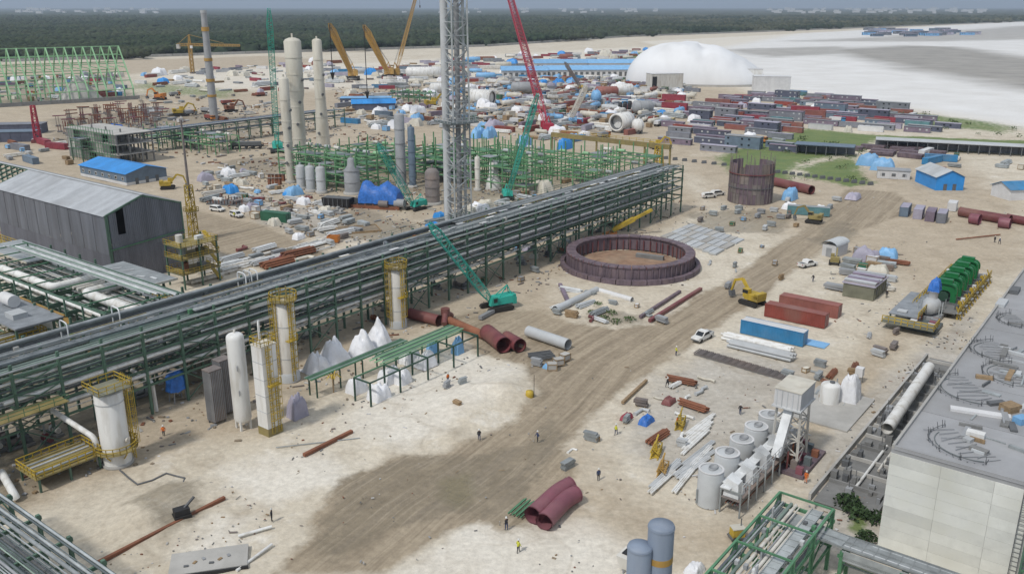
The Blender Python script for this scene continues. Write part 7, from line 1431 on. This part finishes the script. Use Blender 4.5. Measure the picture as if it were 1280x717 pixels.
for u0, v0, u1, v1, m, lb, r0 in ((122, 706, 281, 624, 'rust', 'long brown pipe across the sand in the bottom left', 0.22), (298, 672, 340, 660, 'white', 'bent white pipe at the bottom, far one', 0.2), (296, 715, 340, 682, 'white', 'white pipe at the bottom, nearer one', 0.18), (380, 571, 440, 541, 'rust', 'brown beam lying in front of the square column', 0.25), (778, 505, 808, 477, 'wood', 'brown board lying on the road edge', 0.22), (812, 403, 876, 363, 'maroon', 'long maroon beam lying right of the ring', 0.35), (800, 398, 850, 366, 'rust_purple', 'purple-brown beam lying beside the maroon beam', 0.3), (700, 358, 712, 384, 'cont_purple', 'purple bundle standing by the grey pipe', 0.4), (600, 400, 640, 378, 'grey', 'grey girder lying beside the teal crane', 0.4), (1195, 300, 1250, 294, 'rust', 'thin brown pipe along the right track', 0.15), (345, 560, 450, 548, 'galv', 'thin hose line from the square column', 0.08)):
    a, b_ = place(u0, v0), place(u1, v1); a.z = b_.z = r0 + 0.08; put_ = tag(link('loose_beam' if m != 'white' else 'loose_pipe', umesh('cyl8' if m in ('white', 'galv') else 'box', m), None, mw=_barm(a, b_, r0 * 2, r0 * 1.8)), lb, 'pipe' if m in ('white', 'galv', 'rust') else 'beam')
solo('hose', MB().path([place(u, v) + Vector((0, 0, 0.12)) for u, v in ((150, 588), (160, 597), (172, 606), (190, 601), (208, 592), (222, 596), (231, 598), (228, 608))], 0.13, 6), 'grey_dark', 'dark hose line snaking from the short tank over the sand', 'hose')
t = thing('slab_plate', 'pale concrete slab with dark edge at the bottom left', 'slab', place(262, 703), 0.25); ubox(t, 'slab', (0, 0, 0.3), (8.4, 4.2, 0.4), 'concrete'); ubox(t, 'edge_beam', (1, -2.2, 0.2), (6.6, 0.3, 0.4), 'black')
for k in range(6): ubox(t, 'debris', (-2.4 + k * 0.9, -0.8 + 0.5 * (k % 3), 0.56), (0.5, 0.3, 0.12), ('grey_dark', 'wood', 'grey')[k % 3], k)
t = thing('tracked_drill', 'dark tracked drill on the grey spoil heap at bottom left', 'machine', place(228, 648), 0.6); ubox(t, 'body', (0, 0, 1.1), (1.8, 1.2, 0.8), 'black'); ubox(t, 'tracks', (0, 0, 0.4), (2.0, 1.6, 0.6), 'rubber'); ubar(t, 'arm', (0.4, 0, 1.4), (1.8, 0.6, 2.2), 0.25, 'grey_dark')
t = thing('green_grid', 'stack of green steel beams beside the plum pipes', 'beams', place(653, 637), A + 0.1)
for k in range(7): ubar(t, 'beam', (-1.9 + 0.1 * (k % 2), -0.9 + 0.3 * k, 0.25 + 0.22 * (k % 2)), (1.9, -0.9 + 0.3 * k, 0.25 + 0.22 * (k % 2)), 0.18, 'green_light')
t = thing('brick_heap', 'dark flat heap of scrap mesh beside the pale road pipe', 'scrap heap', place(677, 447), 0.3)
for k in range(12): ubar(t, 'bar', (-2.2, -1.4 + 0.25 * k, 0.3 + 0.1 * (k % 4)), (2.2, -1.3 + 0.25 * k, 0.4 + 0.12 * (k % 3)), 0.16, 'grey_dark')
tag(t, None)
for k in range(3): q = place(690 + 8 * k, 462 - 6 * k); put('concrete_block', crate_mesh(1.6, 1.3, 1.2, 'concrete'), ('pale concrete block nearest the scrap heap', 'second pale concrete block by the scrap heap', 'third pale concrete block, farthest from the scrap heap')[k], 'block', q.x, q.y, 0.4 * k)
for u, v, lb in ((662, 497, 'small yellow drum machine with a thin pole at the road edge'),): t = thing('marker_drum', lb, 'machine', place(u, v), 0); part(t, 'drum', MB().lathe([(0.6, 0), (0.65, 0.6), (0.6, 1.2), (0.01, 1.3)], 12), 'yellow'); ubar(t, 'pole', (0.7, 0, 0), (0.7, 0, 4.0), 0.09, 'black')
flatbox('olive flat hut with a board roof in the small laydown area', 1080, 366, 9.5, 6.5, 3.0, A, 'olive', 'cont_lilac', 6, wins=2, wm='grey_dark')
for k in range(7): q = along(place(1072, 352), -3 + k * 1.4, 1.0, 3.2); put('roof_board', stack_mesh(1.1, 6.6, 2, ('grey_light', 'cont_purple', 'cont_lilac')[k % 3], k), ('pale grey', 'purplish', 'lilac')[k % 3] + ' boards laid on the olive flat hut', 'boards', *along(place(1080, 366), -3.9 + k * 1.3, 0)[:2], A, 'boards on the flat hut', 3.2)
# barrier blocks
for (u0, v0, u1, v1, n, gname) in ((972, 216, 1088, 231, 13, 'the track below the grass'), (765, 191, 905, 207, 13, 'the track behind the rack end')):
    for k in range(n):
        q = place(u0, v0).lerp(place(u1, v1), k / (n - 1)); t = thing('barrier_block', 'dark road barrier block in the row along ' + gname, 'barrier', q, 0.3, 'barrier blocks'); part(t, 'block', MB().hull8([(-1, -0.5, 0), (1, -0.5, 0), (1, 0.5, 0), (-1, 0.5, 0)], [(-0.9, -0.25, 1.1), (0.9, -0.25, 1.1), (0.9, 0.25, 1.1), (-0.9, 0.25, 1.1)]), 'grey_dark')
# rebar starter forest near the hall skeleton
rr = random.Random(5)
for x, y in rowspots([(70, 168), (75, 146), (140, 138), (205, 138), (205, 160), (120, 172)], A, 7.5, 7.5, rr, 0.8):
    t = thing('rebar_column', 'reddish rebar column cage rising from footings below the hall skeleton', 'rebar', (x, y, 0), rr.random(), 'rebar columns'); h_ = rr.uniform(3.5, 7); b = MB()
    for sx, sy in ((-1, -1), (1, -1), (1, 1), (-1, 1)): b.bar((sx * 0.6, sy * 0.6, 0), (sx * 0.6, sy * 0.6, h_), 0.22)
    tag(part(t, 'bars', b, rr.choice(('maroon', 'rust', 'grey_brown'))), kind='stuff'); ubox(t, 'footing', (0, 0, 0.3), (2.4, 2.4, 0.6), 'concrete_dark')
    if rr.random() < 0.5: ubar(t, 'formwork_beam', (-2, 0, h_), (4.5, 0, h_), 0.5, rr.choice(('rust', 'grey_brown', 'plum')))
# far hamlet on the sand plain and beyond
for k in range(46):
    u, v = rr.uniform(1085, 1225), rr.uniform(37.5, 46); q = place(u, v); m = rr.choice(('cont_lilac', 'cont_slate', 'blue_light', 'cont_grey')); o_ = put('distant_shed', cabin_mesh(18.5, m, 'cont_lilac' if k % 3 else 'cont_slate'), CN[m] + ' roofed shed in the far camp on the sand plain', 'shed', q.x, q.y, rr.uniform(-0.4, 0.4), 'sheds of the far camp'); o_.scale = (1.6, 2.4, 2.2)
b = MB()
for k in range(150):
    u = rr.choice((rr.uniform(960, 1230), rr.uniform(960, 1230), rr.uniform(20, 200), rr.uniform(500, 820))); v = rr.uniform(12.5, 18.5); q = place(u, v); s_ = (q.length / 1100.0); b.box((q.x, q.y, 8 + 2.2 * s_ * 0.5), (rr.uniform(2, 7) * s_, 30, rr.uniform(1.2, 2.8) * s_), 0, 0)
tag(solo('distant_town', b, 'cont_white', 'pale far town buildings strung along the horizon', 'town'), kind='stuff')
# perimeter wall in front of the forest
for i in range(1, 6):
    a, c = FB[i], FB[i + 1]; d = (c - a).normalized(); nrm = Vector((d.y, -d.x, 0)) * 14
    mid = (a + c) / 2 + nrm; t = thing('perimeter_wall', ('pale perimeter wall along the forest at the far left', 'pale perimeter wall along the forest behind the cranes', 'pale perimeter wall behind the crimson crane', 'pale perimeter wall behind the dome', 'pale perimeter wall along the sand plain')[i - 1], 'wall', (mid.x, mid.y, 0), math.atan2(d.y, d.x)); l = (c - a).length
    n = max(6, int(l / 30))
    for k in range(n): ubox(t, 'wall_panel', (-l / 2 + l * (k + 0.5) / n, 0, 1.6), (l / n - 0.6, 0.5, 3.2), 'concrete')
# ---------------------------------------------------------------- footings and mats behind the rack
t = thing('rebar_raft', 'dark rebar raft with upright starter bars behind the two white cars', 'rebar', place(288, 254), -0.2); ubox(t, 'raft', (0, 0, 0.2), (13, 7, 0.4), 'grey_dark')
for k in range(14): ubox(t, 'mat_bar', (-6.2 + k * 0.95, 0, 0.46), (0.16, 6.8, 0.1), 'grey_brown')
for k in range(26): ubar(t, 'starter_bar', (-6.2 + (k % 13), -3.1 if k < 13 else 3.1, 0.4), (-6.2 + (k % 13), -3.1 if k < 13 else 3.1, 1.2 + 0.9 * ((k * 7) % 5) / 5), 0.2, 'black' if k % 2 else 'rust')
for k in range(16):
    q = along(place(345, 268), rr.uniform(0, 26), rr.uniform(-16, 8)); t = thing('cast_footing', 'pale concrete footing cast in the ground left of the black skid', 'footing', q, A, 'cast footings behind the rack'); ubox(t, 'pad', (0, 0, 0.2), (rr.uniform(2, 5), rr.uniform(1.5, 3), 0.4), rr.choice(('concrete', 'grey_light', 'concrete_dark'))); ubox(t, 'plinth', (0.3, 0, 0.7), (0.9, 0.9, 0.9), 'concrete')
for k in range(9): q = place(337 + (k % 5) * 4.4, 226 + (k // 5) * 5); t = thing('rusty_post', 'short rusty red post in the cluster left of the small grey tanks', 'post', q, 0.3 * k, 'rusty posts by the towers'); ubox(t, 'post', (0, 0, 1.2), (0.9, 0.9, 2.4), 'rust'); ubox(t, 'cap', (0, 0, 2.45), (1.2, 1.2, 0.15), 'grey_brown')
t = thing('flatbed_trailer', 'dark flatbed trailer parked beyond the blue roofed building', 'trailer', place(308, 186), 0.15); ubox(t, 'bed', (0, 0, 1.4), (15, 3, 0.5), 'black'); ubox(t, 'cargo', (0, 0, 2.4), (13, 2.6, 1.5), 'grey_dark')
for k in range(5):
    for s_ in (-1, 1): wheel(t, -6 + k * 3, s_ * 1.3, 0.6, 0.4)
rd_ = random.Random(31)
for k in range(26):                        # white and grey pipes laid between rack and access frame
    q = along(place(262, 352), rd_.uniform(0, 40), rd_.uniform(0, 9)); m = rd_.choice(('white', 'white', 'grey_light', 'offwhite', 'galv_light')); put('long_pipe', bundle_mesh(rd_.choice((8, 11, 14)), rd_.choice((0.2, 0.3, 0.4)), 1, m, 1), 'long ' + CN[m] + ' pipe laid parallel to the rack behind it', 'pipe', q.x, q.y, A + rd_.uniform(-0.06, 0.06), 'long pipes behind the rack')
for k in range(40):                        # valves and pump sets at the foot of the rack
    q = along(REF, rd_.uniform(-95, 100), rd_.uniform(1, 9)); m = rd_.choice(('galv', 'rust', 'grey_dark', 'offwhite', 'maroon', 'grey_brown')); t = thing('rack_pump', CN[m] + ' pump set on a footing under the main rack', 'pump', q, A + rd_.choice((0, 1.57)), 'pumps under the rack'); ubox(t, 'base', (0, 0, 0.2), (2.6, 1.2, 0.4), 'concrete_dark'); ucyl(t, 'motor', (-1.0, 0, 0.9), (0.3, 0, 0.9), 0.42, m, 10); ucyl(t, 'casing', (0.4, 0, 0.9), (0.9, 0, 0.9), 0.6, m, 12); ucyl(t, 'riser', (0.65, 0, 1.3), (0.65, 0, 3.0), 0.16, 'galv', 8)
# ---------------------------------------------------------------- loose debris over the working areas
def debris():
    rs = np.random.default_rng(12); V = []; Fa = []; MI = []; box = np.array([(x, y, z) for z in (0, 1) for x, y in ((-.5, -.5), (.5, -.5), (.5, .5), (-.5, .5))]); fb = np.array([(4, 5, 6, 7), (0, 1, 5, 4), (1, 2, 6, 5), (2, 3, 7, 6), (3, 0, 4, 7)])
    zones = [([(640, 430), (690, 440), (700, 470), (660, 500), (600, 520), (540, 540), (480, 560), (430, 590), (380, 600), (330, 570), (380, 500), (480, 470), (560, 440)], 160, 0.4), ([(0, 480), (300, 400), (560, 310), (840, 240), (860, 262), (600, 400), (480, 440), (340, 540), (120, 600), (0, 650)], 1500, 0.6), ([(760, 560), (820, 480), (900, 440), (1000, 460), (1060, 470), (1000, 600), (940, 660), (840, 620)], 260, 0.28), ([(1000, 640), (1060, 520), (1180, 410), (1230, 380), (1090, 700)], 700, 0.4), ([(240, 240), (330, 200), (480, 220), (640, 235), (560, 290), (440, 310), (330, 280)], 1700, 0.8), ([(700, 340), (860, 360), (900, 300), (1000, 262), (860, 250), (700, 290)], 420, 0.5), ([(1030, 370), (1040, 310), (1130, 300), (1150, 350), (1100, 420), (1050, 440)], 200, 0.4), ([(100, 717), (160, 620), (280, 600), (340, 640), (300, 717)], 150, 0.3), ([(600, 717), (640, 600), (740, 560), (900, 690), (800, 717)], 70, 0.3), ([(330, 700), (430, 600), (640, 530), (740, 440), (800, 460), (640, 640), (500, 717)], 60, 0.25), ([(60, 175), (200, 135), (330, 130), (480, 170), (640, 200), (480, 215), (250, 205)], 1500, 1.5), ([(410, 150), (420, 110), (600, 95), (860, 100), (850, 150), (700, 180), (560, 165)], 2400, 1.8), ([(890, 205), (1280, 260), (1280, 320), (1100, 300), (960, 250)], 30, 0.5)]
    n = 0
    for pts, cnt, sz in zones:
        poly = wp(pts); xs_ = [p_[0] for p_ in poly]; ys_ = [p_[1] for p_ in poly]; x = rs.uniform(min(xs_), max(xs_), cnt * 4); y = rs.uniform(min(ys_), max(ys_), cnt * 4); k = sdist(x, y, poly) > 0; x, y = x[k][:cnt], y[k][:cnt]
        cl = fbm(x / 6, y / 6, 77) > 0.42; x, y = x[cl], y[cl]
        for i in range(len(x)):
            l = sz * rs.choice((0.4, 0.6, 0.9, 1.6, 3.2), p=(0.3, 0.3, 0.2, 0.14, 0.06)); d = np.array((l, min(l, sz * rs.uniform(0.2, 0.8)), sz * rs.uniform(0.12, 0.45))); a_ = rs.uniform(0, 6.28); b_ = box * d; c_, s_ = math.cos(a_), math.sin(a_)
            w = np.stack([b_[:, 0] * c_ - b_[:, 1] * s_ + x[i], b_[:, 0] * s_ + b_[:, 1] * c_ + y[i], b_[:, 2] + 0.0], -1); w[4:, :2] += rs.uniform(-0.15, 0.15, (4, 2)) * sz * 0.5
            V.append(w); Fa.append(fb + n * 8); MI += [int(rs.integers(0, 9))] * 5; n += 1
    me = bpy.data.meshes.new('debris'); me.from_pydata(np.concatenate(V).tolist(), [], np.concatenate(Fa).tolist())
    for m in ('grey', 'wood', 'grey_brown', 'concrete', 'rust', 'grey_dark', 'cont_white', 'soil', 'concrete_dark'): me.materials.append(M[m])
    me.polygons.foreach_set('material_index', MI); tag(link('debris', me), 'loose boards, stones and scraps strewn over the working ground', 'debris', kind='stuff')
debris()
# ================================================================ machines and people
def excavator(label, u, v, rz, m='yellow', sc=1.0):
    t = thing('excavator', label, 'excavator', place(u, v), rz); S = sc
    for s_ in (-1, 1): part(t, 'track', MB().extr([(-1.9 * S, 0.4 * S), (-1.6 * S, 0), (1.6 * S, 0), (1.9 * S, 0.4 * S), (1.6 * S, 0.8 * S), (-1.6 * S, 0.8 * S)], (s_ * 1.15 - 0.3) * S, (s_ * 1.15 + 0.3) * S), 'rubber')
    part(t, 'house', MB().box((-0.5 * S, 0, 1.5 * S), (2.8 * S, 2.3 * S, 1.0 * S)).box((-1.5 * S, 0, 1.9 * S), (0.9 * S, 2.3 * S, 0.8 * S)), m); cb = part(t, 'cab', MB().box((0.7 * S, 0.65 * S, 2.0 * S), (1.1 * S, 0.9 * S, 1.5 * S)), m); link('window', MB().box((0.75 * S, 0.68 * S, 2.3 * S), (1.12 * S, 0.92 * S, 0.6 * S)).mesh('window', 'glass'), cb)
    part(t, 'boom', MB().bar((0.7 * S, -0.3 * S, 1.6 * S), (2.6 * S, -0.3 * S, 3.8 * S), 0.35 * S, 0.5 * S).bar((2.6 * S, -0.3 * S, 3.8 * S), (4.2 * S, -0.3 * S, 3.2 * S), 0.32 * S, 0.42 * S), m); part(t, 'stick', MB().bar((4.1 * S, -0.3 * S, 3.4 * S), (4.8 * S, -0.3 * S, 1.2 * S), 0.26 * S, 0.34 * S), m); part(t, 'bucket', MB().extr([(4.5 * S, 1.3 * S), (5.1 * S, 1.2 * S), (4.9 * S, 0.3 * S), (4.2 * S, 0.35 * S)], -0.8 * S, 0.2 * S), 'grey_dark'); return t
for a_ in ((940, 380, 2.2, 'yellow', 1.25, 'yellow excavator with raised arm beside the red containers'), (1017, 278, 2.6, 'yellow_dull', 1.2, 'dull yellow excavator on the dirt near the slate container'), (210, 236, 0.3, 'yellow', 1.3, 'yellow excavator right of the blue roofed building'), (540, 135, 0.4, 'yellow', 2.2, 'big yellow excavator beside the light green frame stack'), (225, 145, 0.5, 'yellow', 1.9, 'yellow excavator at the foot of the chimney'), (200, 125, 3.0, 'orange', 2.0, 'orange excavator on the dirt behind the hall skeleton'), (820, 186, 0.2, 'yellow', 1.4, 'yellow excavator at the end of the yellow girder'), (289, 140, 0.7, 'rust', 1.8, 'rusty excavator right of the chimney'), (1043, 330, 1.2, 'yellow_dull', 0.9, 'small yellow loader in front of the rounded roof hut')): excavator(a_[5], a_[0], a_[1], a_[2], a_[3], a_[4])
t = thing('light_tower', 'small yellow generator cart standing right of the silos', 'generator', place(921, 673), 0.2); ubox(t, 'housing', (0, 0, 1.0), (1.5, 1.1, 1.1), 'yellow'); ubox(t, 'lid', (0, 0, 1.6), (1.6, 1.2, 0.1), 'cream'); ubox(t, 'chassis', (0, 0, 0.4), (2.0, 1.3, 0.16), 'grey_dark'); wheel(t, -0.5, -0.65, 0.32, 0.2); wheel(t, -0.5, 0.65, 0.32, 0.2); ubar(t, 'mast', (0.5, 0.2, 1.6), (0.5, 0.2, 2.6), 0.1, 'grey_dark')
def person_mesh(kind, top, legs):
    bm_ = bpy.data.meshes.new('tmp'); stride = (0.0, 0.16, 0.05)[kind]; arm = (0.0, 0.18, 0.3)[kind]
    V = [(0, 0, 0.95), (0, 0, 1.2), (0.0, 0, 1.42), (0.02, 0, 1.53), (0.03, 0, 1.66), (0.02, 0, 1.78), (stride, 0.1, 0.88), (stride, 0.11, 0.5), (stride * 1.3 - 0.03, 0.11, 0.09), (stride * 1.3 + 0.14, 0.12, 0.04), (-stride, -0.1, 0.88), (-stride, -0.11, 0.5), (-stride * 1.6, -0.11, 0.09), (-stride * 1.6 + 0.17, -0.12, 0.04), (0, 0.21, 1.4), (-arm * 0.6, 0.27, 1.13), (arm * 0.5, 0.27, 0.9), (arm * 0.6 + 0.04, 0.27, 0.82), (0, -0.21, 1.4), (arm * 0.6, -0.27, 1.13), (arm * 1.1, -0.25, 0.92), (arm * 1.2 + 0.05, -0.25, 0.85)]
    Ed = [(0, 1), (1, 2), (2, 3), (3, 4), (4, 5), (0, 6), (6, 7), (7, 8), (8, 9), (0, 10), (10, 11), (11, 12), (12, 13), (2, 14), (14, 15), (15, 16), (16, 17), (2, 18), (18, 19), (19, 20), (20, 21)]
    Rd = [0.15, 0.155, 0.16, 0.06, 0.1, 0.085, 0.1, 0.07, 0.05, 0.045, 0.1, 0.07, 0.05, 0.045, 0.075, 0.055, 0.042, 0.04, 0.075, 0.055, 0.042, 0.04]
    bm_.from_pydata(V, Ed, []); o_ = bpy.data.objects.new('tmp', bm_); C.objects.link(o_); sk = o_.modifiers.new('s', 'SKIN'); su = o_.modifiers.new('d', 'SUBSURF'); su.levels = 1; su.render_levels = 1
    for i, sv in enumerate(bm_.skin_vertices[0].data): sv.radius = (Rd[i], Rd[i]); sv.use_root = (i == 0)
    dg = bpy.context.evaluated_depsgraph_get(); me = bpy.data.meshes.new_from_object(o_.evaluated_get(dg)); bpy.data.objects.remove(o_); me.name = 'person'; me.materials.clear()
    for m in (legs, top, 'skin', 'rubber'): me.materials.append(M[m])
    for p_ in me.polygons:
        z, y = p_.center.z, abs(p_.center.y); p_.material_index = 3 if z < 0.12 else (2 if (z > 1.5 or (y > 0.22 and z < 0.92)) else (0 if z < 0.96 else 1)); p_.use_smooth = True
    return me
HM = MB().lathe([(0.15, 1.69), (0.13, 1.71), (0.125, 1.79), (0.08, 1.86), (0.01, 1.885)], 12, c=(0.02, 0, 0)).mesh('helmet', 'helmet')
PM = {}
for k, (u, v, top, legs, lb) in enumerate(((340, 651, 'cloth_dark', 'cloth_dark', 'person in dark clothes standing near the bottom white pipes'), (599, 550, 'cloth_dark', 'cloth_blue', 'person in dark clothes at the left edge of the muddy road'), (672, 552, 'cloth_blue', 'cloth_dark', 'person in blue walking on the dirt road'), (748, 600, 'cloth_blue', 'cloth_dark', 'person in blue on the sand right of the plum pipes'), (648, 690, 'vest_yellow', 'cloth_dark', 'person in yellow vest at the bottom below the plum pipes'), (633, 662, 'cloth_dark', 'cloth_blue', 'person in dark clothes left of the green beams'), (1007, 603, 'vest_orange', 'vest_orange', 'worker in orange overalls right of the white tower'), (834, 484, 'cloth_dark', 'cloth_dark', 'person in dark clothes on pale sand left of the silos'), (925, 518, 'cloth_dark', 'cloth_blue', 'person in dark clothes just left of the far silo'), (846, 533, 'vest_orange', 'cloth_blue', 'worker in orange vest among the pipes left of the silos'), (293, 272, 'vest_yellow', 'cloth_dark', 'worker in yellow vest beside the two white cars'), (845, 444, 'vest_yellow', 'cloth_blue', 'worker in yellow vest at the road edge below the pickup'), (1108, 372, 'cloth_dark', 'cloth_dark', 'person in dark clothes by the grey deck platform'), (770, 543, 'vest_yellow', 'cloth_blue', 'worker in yellow vest near the tarpaulin heaps'), (205, 545, 'vest_orange', 'cloth_dark', 'worker in orange vest under the rack by the short tank'), (1243, 303, 'cloth_dark', 'cloth_dark', 'person in dark clothes on the right track, left of the pair'), (1249, 305, 'cloth_blue', 'cloth_dark', 'person in blue on the right track, right of the pair'), (1016, 352, 'cloth_dark', 'cloth_blue', 'person in dark clothes left of the small laydown area'), (560, 478, 'vest_orange', 'cloth_blue', 'worker in orange vest on sand below the green frame'))):
    kk = (k % 3, top, legs)
    if kk not in PM: PM[kk] = person_mesh(*kk)
    t = tag(link('person', PM[kk], None, place(u, v), (0, 0, k * 1.7), (1, 1, 1)), lb, 'person'); link('helmet', HM, t)
# shrubs on the grass and beside the hall
def shrub(label, u, v, r, h, seed, group=None, dens=90, m='leaf'):
    rs = random.Random(seed); t = thing('shrub', label, 'shrub', place(u, v), 0, group); b = MB()
    for k in range(dens):
        a_, q, z = rs.random() * 6.28, rs.random() ** 0.5 * r, rs.random() ** 0.8 * h; q *= (1 - 0.4 * z / h); c_ = Vector((q * math.cos(a_), q * math.sin(a_), 0.1 + z)); s_ = rs.uniform(0.18, 0.38) * max(0.6, r / 2)
        d1 = Vector((rs.uniform(-1, 1), rs.uniform(-1, 1), rs.uniform(-0.5, 1))).normalized() * s_; d2 = d1.cross(Vector((rs.uniform(-1, 1), rs.uniform(-1, 1), rs.uniform(-1, 1)))).normalized() * s_ * 0.6
        b.add([c_ - d1, c_ + d2, c_ + d1, c_ - d2], [(0, 1, 2, 3)])
    tag(part(t, 'foliage', b, m), kind='stuff'); part(t, 'stem', MB().tube((0, 0, 0), (0, 0, h * 0.6), 0.08, 5), 'wood'); return t
for k, (u, v, r, lb) in enumerate(((1060, 630, 2.0, 'dark green shrub patch between trench and cream wall, farthest'), (1070, 643, 1.9, 'dark green shrub patch in the middle beside the cream wall'), (1094, 650, 1.6, 'dark green shrub patch closest to the cream wall'), (1083, 676, 1.5, 'dark green shrub patch nearest the cable bridge'))): shrub(lb, u, v, r, 1.0, k, dens=260, m='leaf')
for k in range(60):
    u, v = rs_ = (rr.uniform(930, 1100), rr.uniform(163, 226)) if k < 26 else (rr.uniform(985, 1280), 0); u = rs_[0]; v = rs_[1] if k < 26 else (112 + (u - 985) * 0.155 + rr.uniform(4, 20))
    shrub('low green bush on the grassy strip around the cabin yard', u, v, rr.uniform(1.2, 3.0), rr.uniform(0.8, 2.0), 300 + k, 'bushes on the grassy strip', 40, 'bush')
for k, (u, v) in enumerate(((742, 392), (755, 399), (770, 403), (748, 382), (786, 400), (764, 392))): shrub('low green weeds on the rubble in front of the ring', u, v, 1.6, 0.6, 700 + k, 'weeds before the ring', 70, 'bush')
# low yellow machinery and decks under the left end of the rack
for k, (u, v, lb) in enumerate(((78, 592, 'yellow platform with green pipework under the rack, left of the short tank'), (25, 470, 'yellow stair platform at the left picture edge'))):
    t = thing('service_platform', lb, 'platform', place(u, v), A); zz = 2.0 if k == 0 else 7
    for x in (-4, 0, 4):
        for y in (-2.5, 2.5): ubar(t, 'column', (x, y, 0), (x, y, zz), 0.26, 'green_steel')
    ubox(t, 'floor', (0, 0, zz), (9, 5.6, 0.15), 'yellow_dull'); part(t, 'handrail', MB().rail([(-4.4, -2.7, zz), (4.4, -2.7, zz), (4.4, 2.7, zz), (-4.4, 2.7, zz)], 1.2, 0.11, 1.0, True), 'yellow'); ubar(t, 'stair', (4.6, 0, 0.1), (8.6 if k == 0 else -1.5, -3.4, zz), 0.9, 'yellow', 0.15)
    for q in range(5): ucyl(t, 'pipe', (-4, -2 + q, zz + 0.5), (4, -2 + q, zz + 0.5), 0.16, ('galv', 'yellow_dull', 'galv_light')[q % 3], 8)
t = thing('small_tank', 'small white domed tank left of the side rack', 'tank', along(place(62, 452), 0, 0), 0); part(t, 'shell', MB().lathe([(1.5, 0), (1.5, 7.2), (1.2, 7.8), (0.01, 8.0)], 20), 'offwhite'); part(t, 'rim', MB().ring((0, 0), 1.5, 1.62, 4, 4.2, 20), 'grey_light')
t = thing('deck_platform', 'grey deck with yellow edge beams in the left corner of the plant', 'platform', (G(22, 392, 10).x, G(22, 392, 10).y, 0), A + math.pi / 2); ubox(t, 'deck', (0, 0, 10), (16, 8, 0.3), 'grid_grey'); part(t, 'edge_beam', MB().bar((-8, -4.1, 10), (8, -4.1, 10), 0.3, 0.7).bar((-8, -4.1, 9.7), (-20, -4.1, 2), 0.7, 0.5), 'ochre')
for x in (-7, 0, 7):
    for y in (-3.5, 3.5): ubar(t, 'column', (x, y, 0), (x, y, 10), 0.35, 'green_steel')
ucyl(t, 'drum', (3, -1, 11.3), (7, -1, 11.3), 1.1, 'cont_white', 14); ubox(t, 'cover', (-2, 1, 10.6), (3, 2.4, 0.9), 'grey_light')
solo('elbow_stub', MB().path([G(2, 590, 1.2), G(18, 618, 1.0), G(20, 622, 0.5)], 0.5, 10), 'white', 'short white pipe stub at the left edge above the corner rack', 'pipe')
# ---------------------------------------------------------------- air
hb = MB().box((0, 12000, 95), (56000, 32000, 202))
hm = bpy.data.materials.new('air'); hm.use_nodes = True; hn = hm.node_tree; hn.nodes.clear()
ho = hn.nodes.new('ShaderNodeOutputMaterial'); hv = hn.nodes.new('ShaderNodeVolumePrincipled')
hv.inputs['Color'].default_value = (0.74, 0.86, 1.0, 1); hv.inputs['Density'].default_value = 0.00008; hv.inputs['Anisotropy'].default_value = 0.1
hn.links.new(hv.outputs[0], ho.inputs['Volume'])
tag(solo('haze', hb, hm, 'thin pale blue haze over the whole site', 'haze'), kind='stuff')
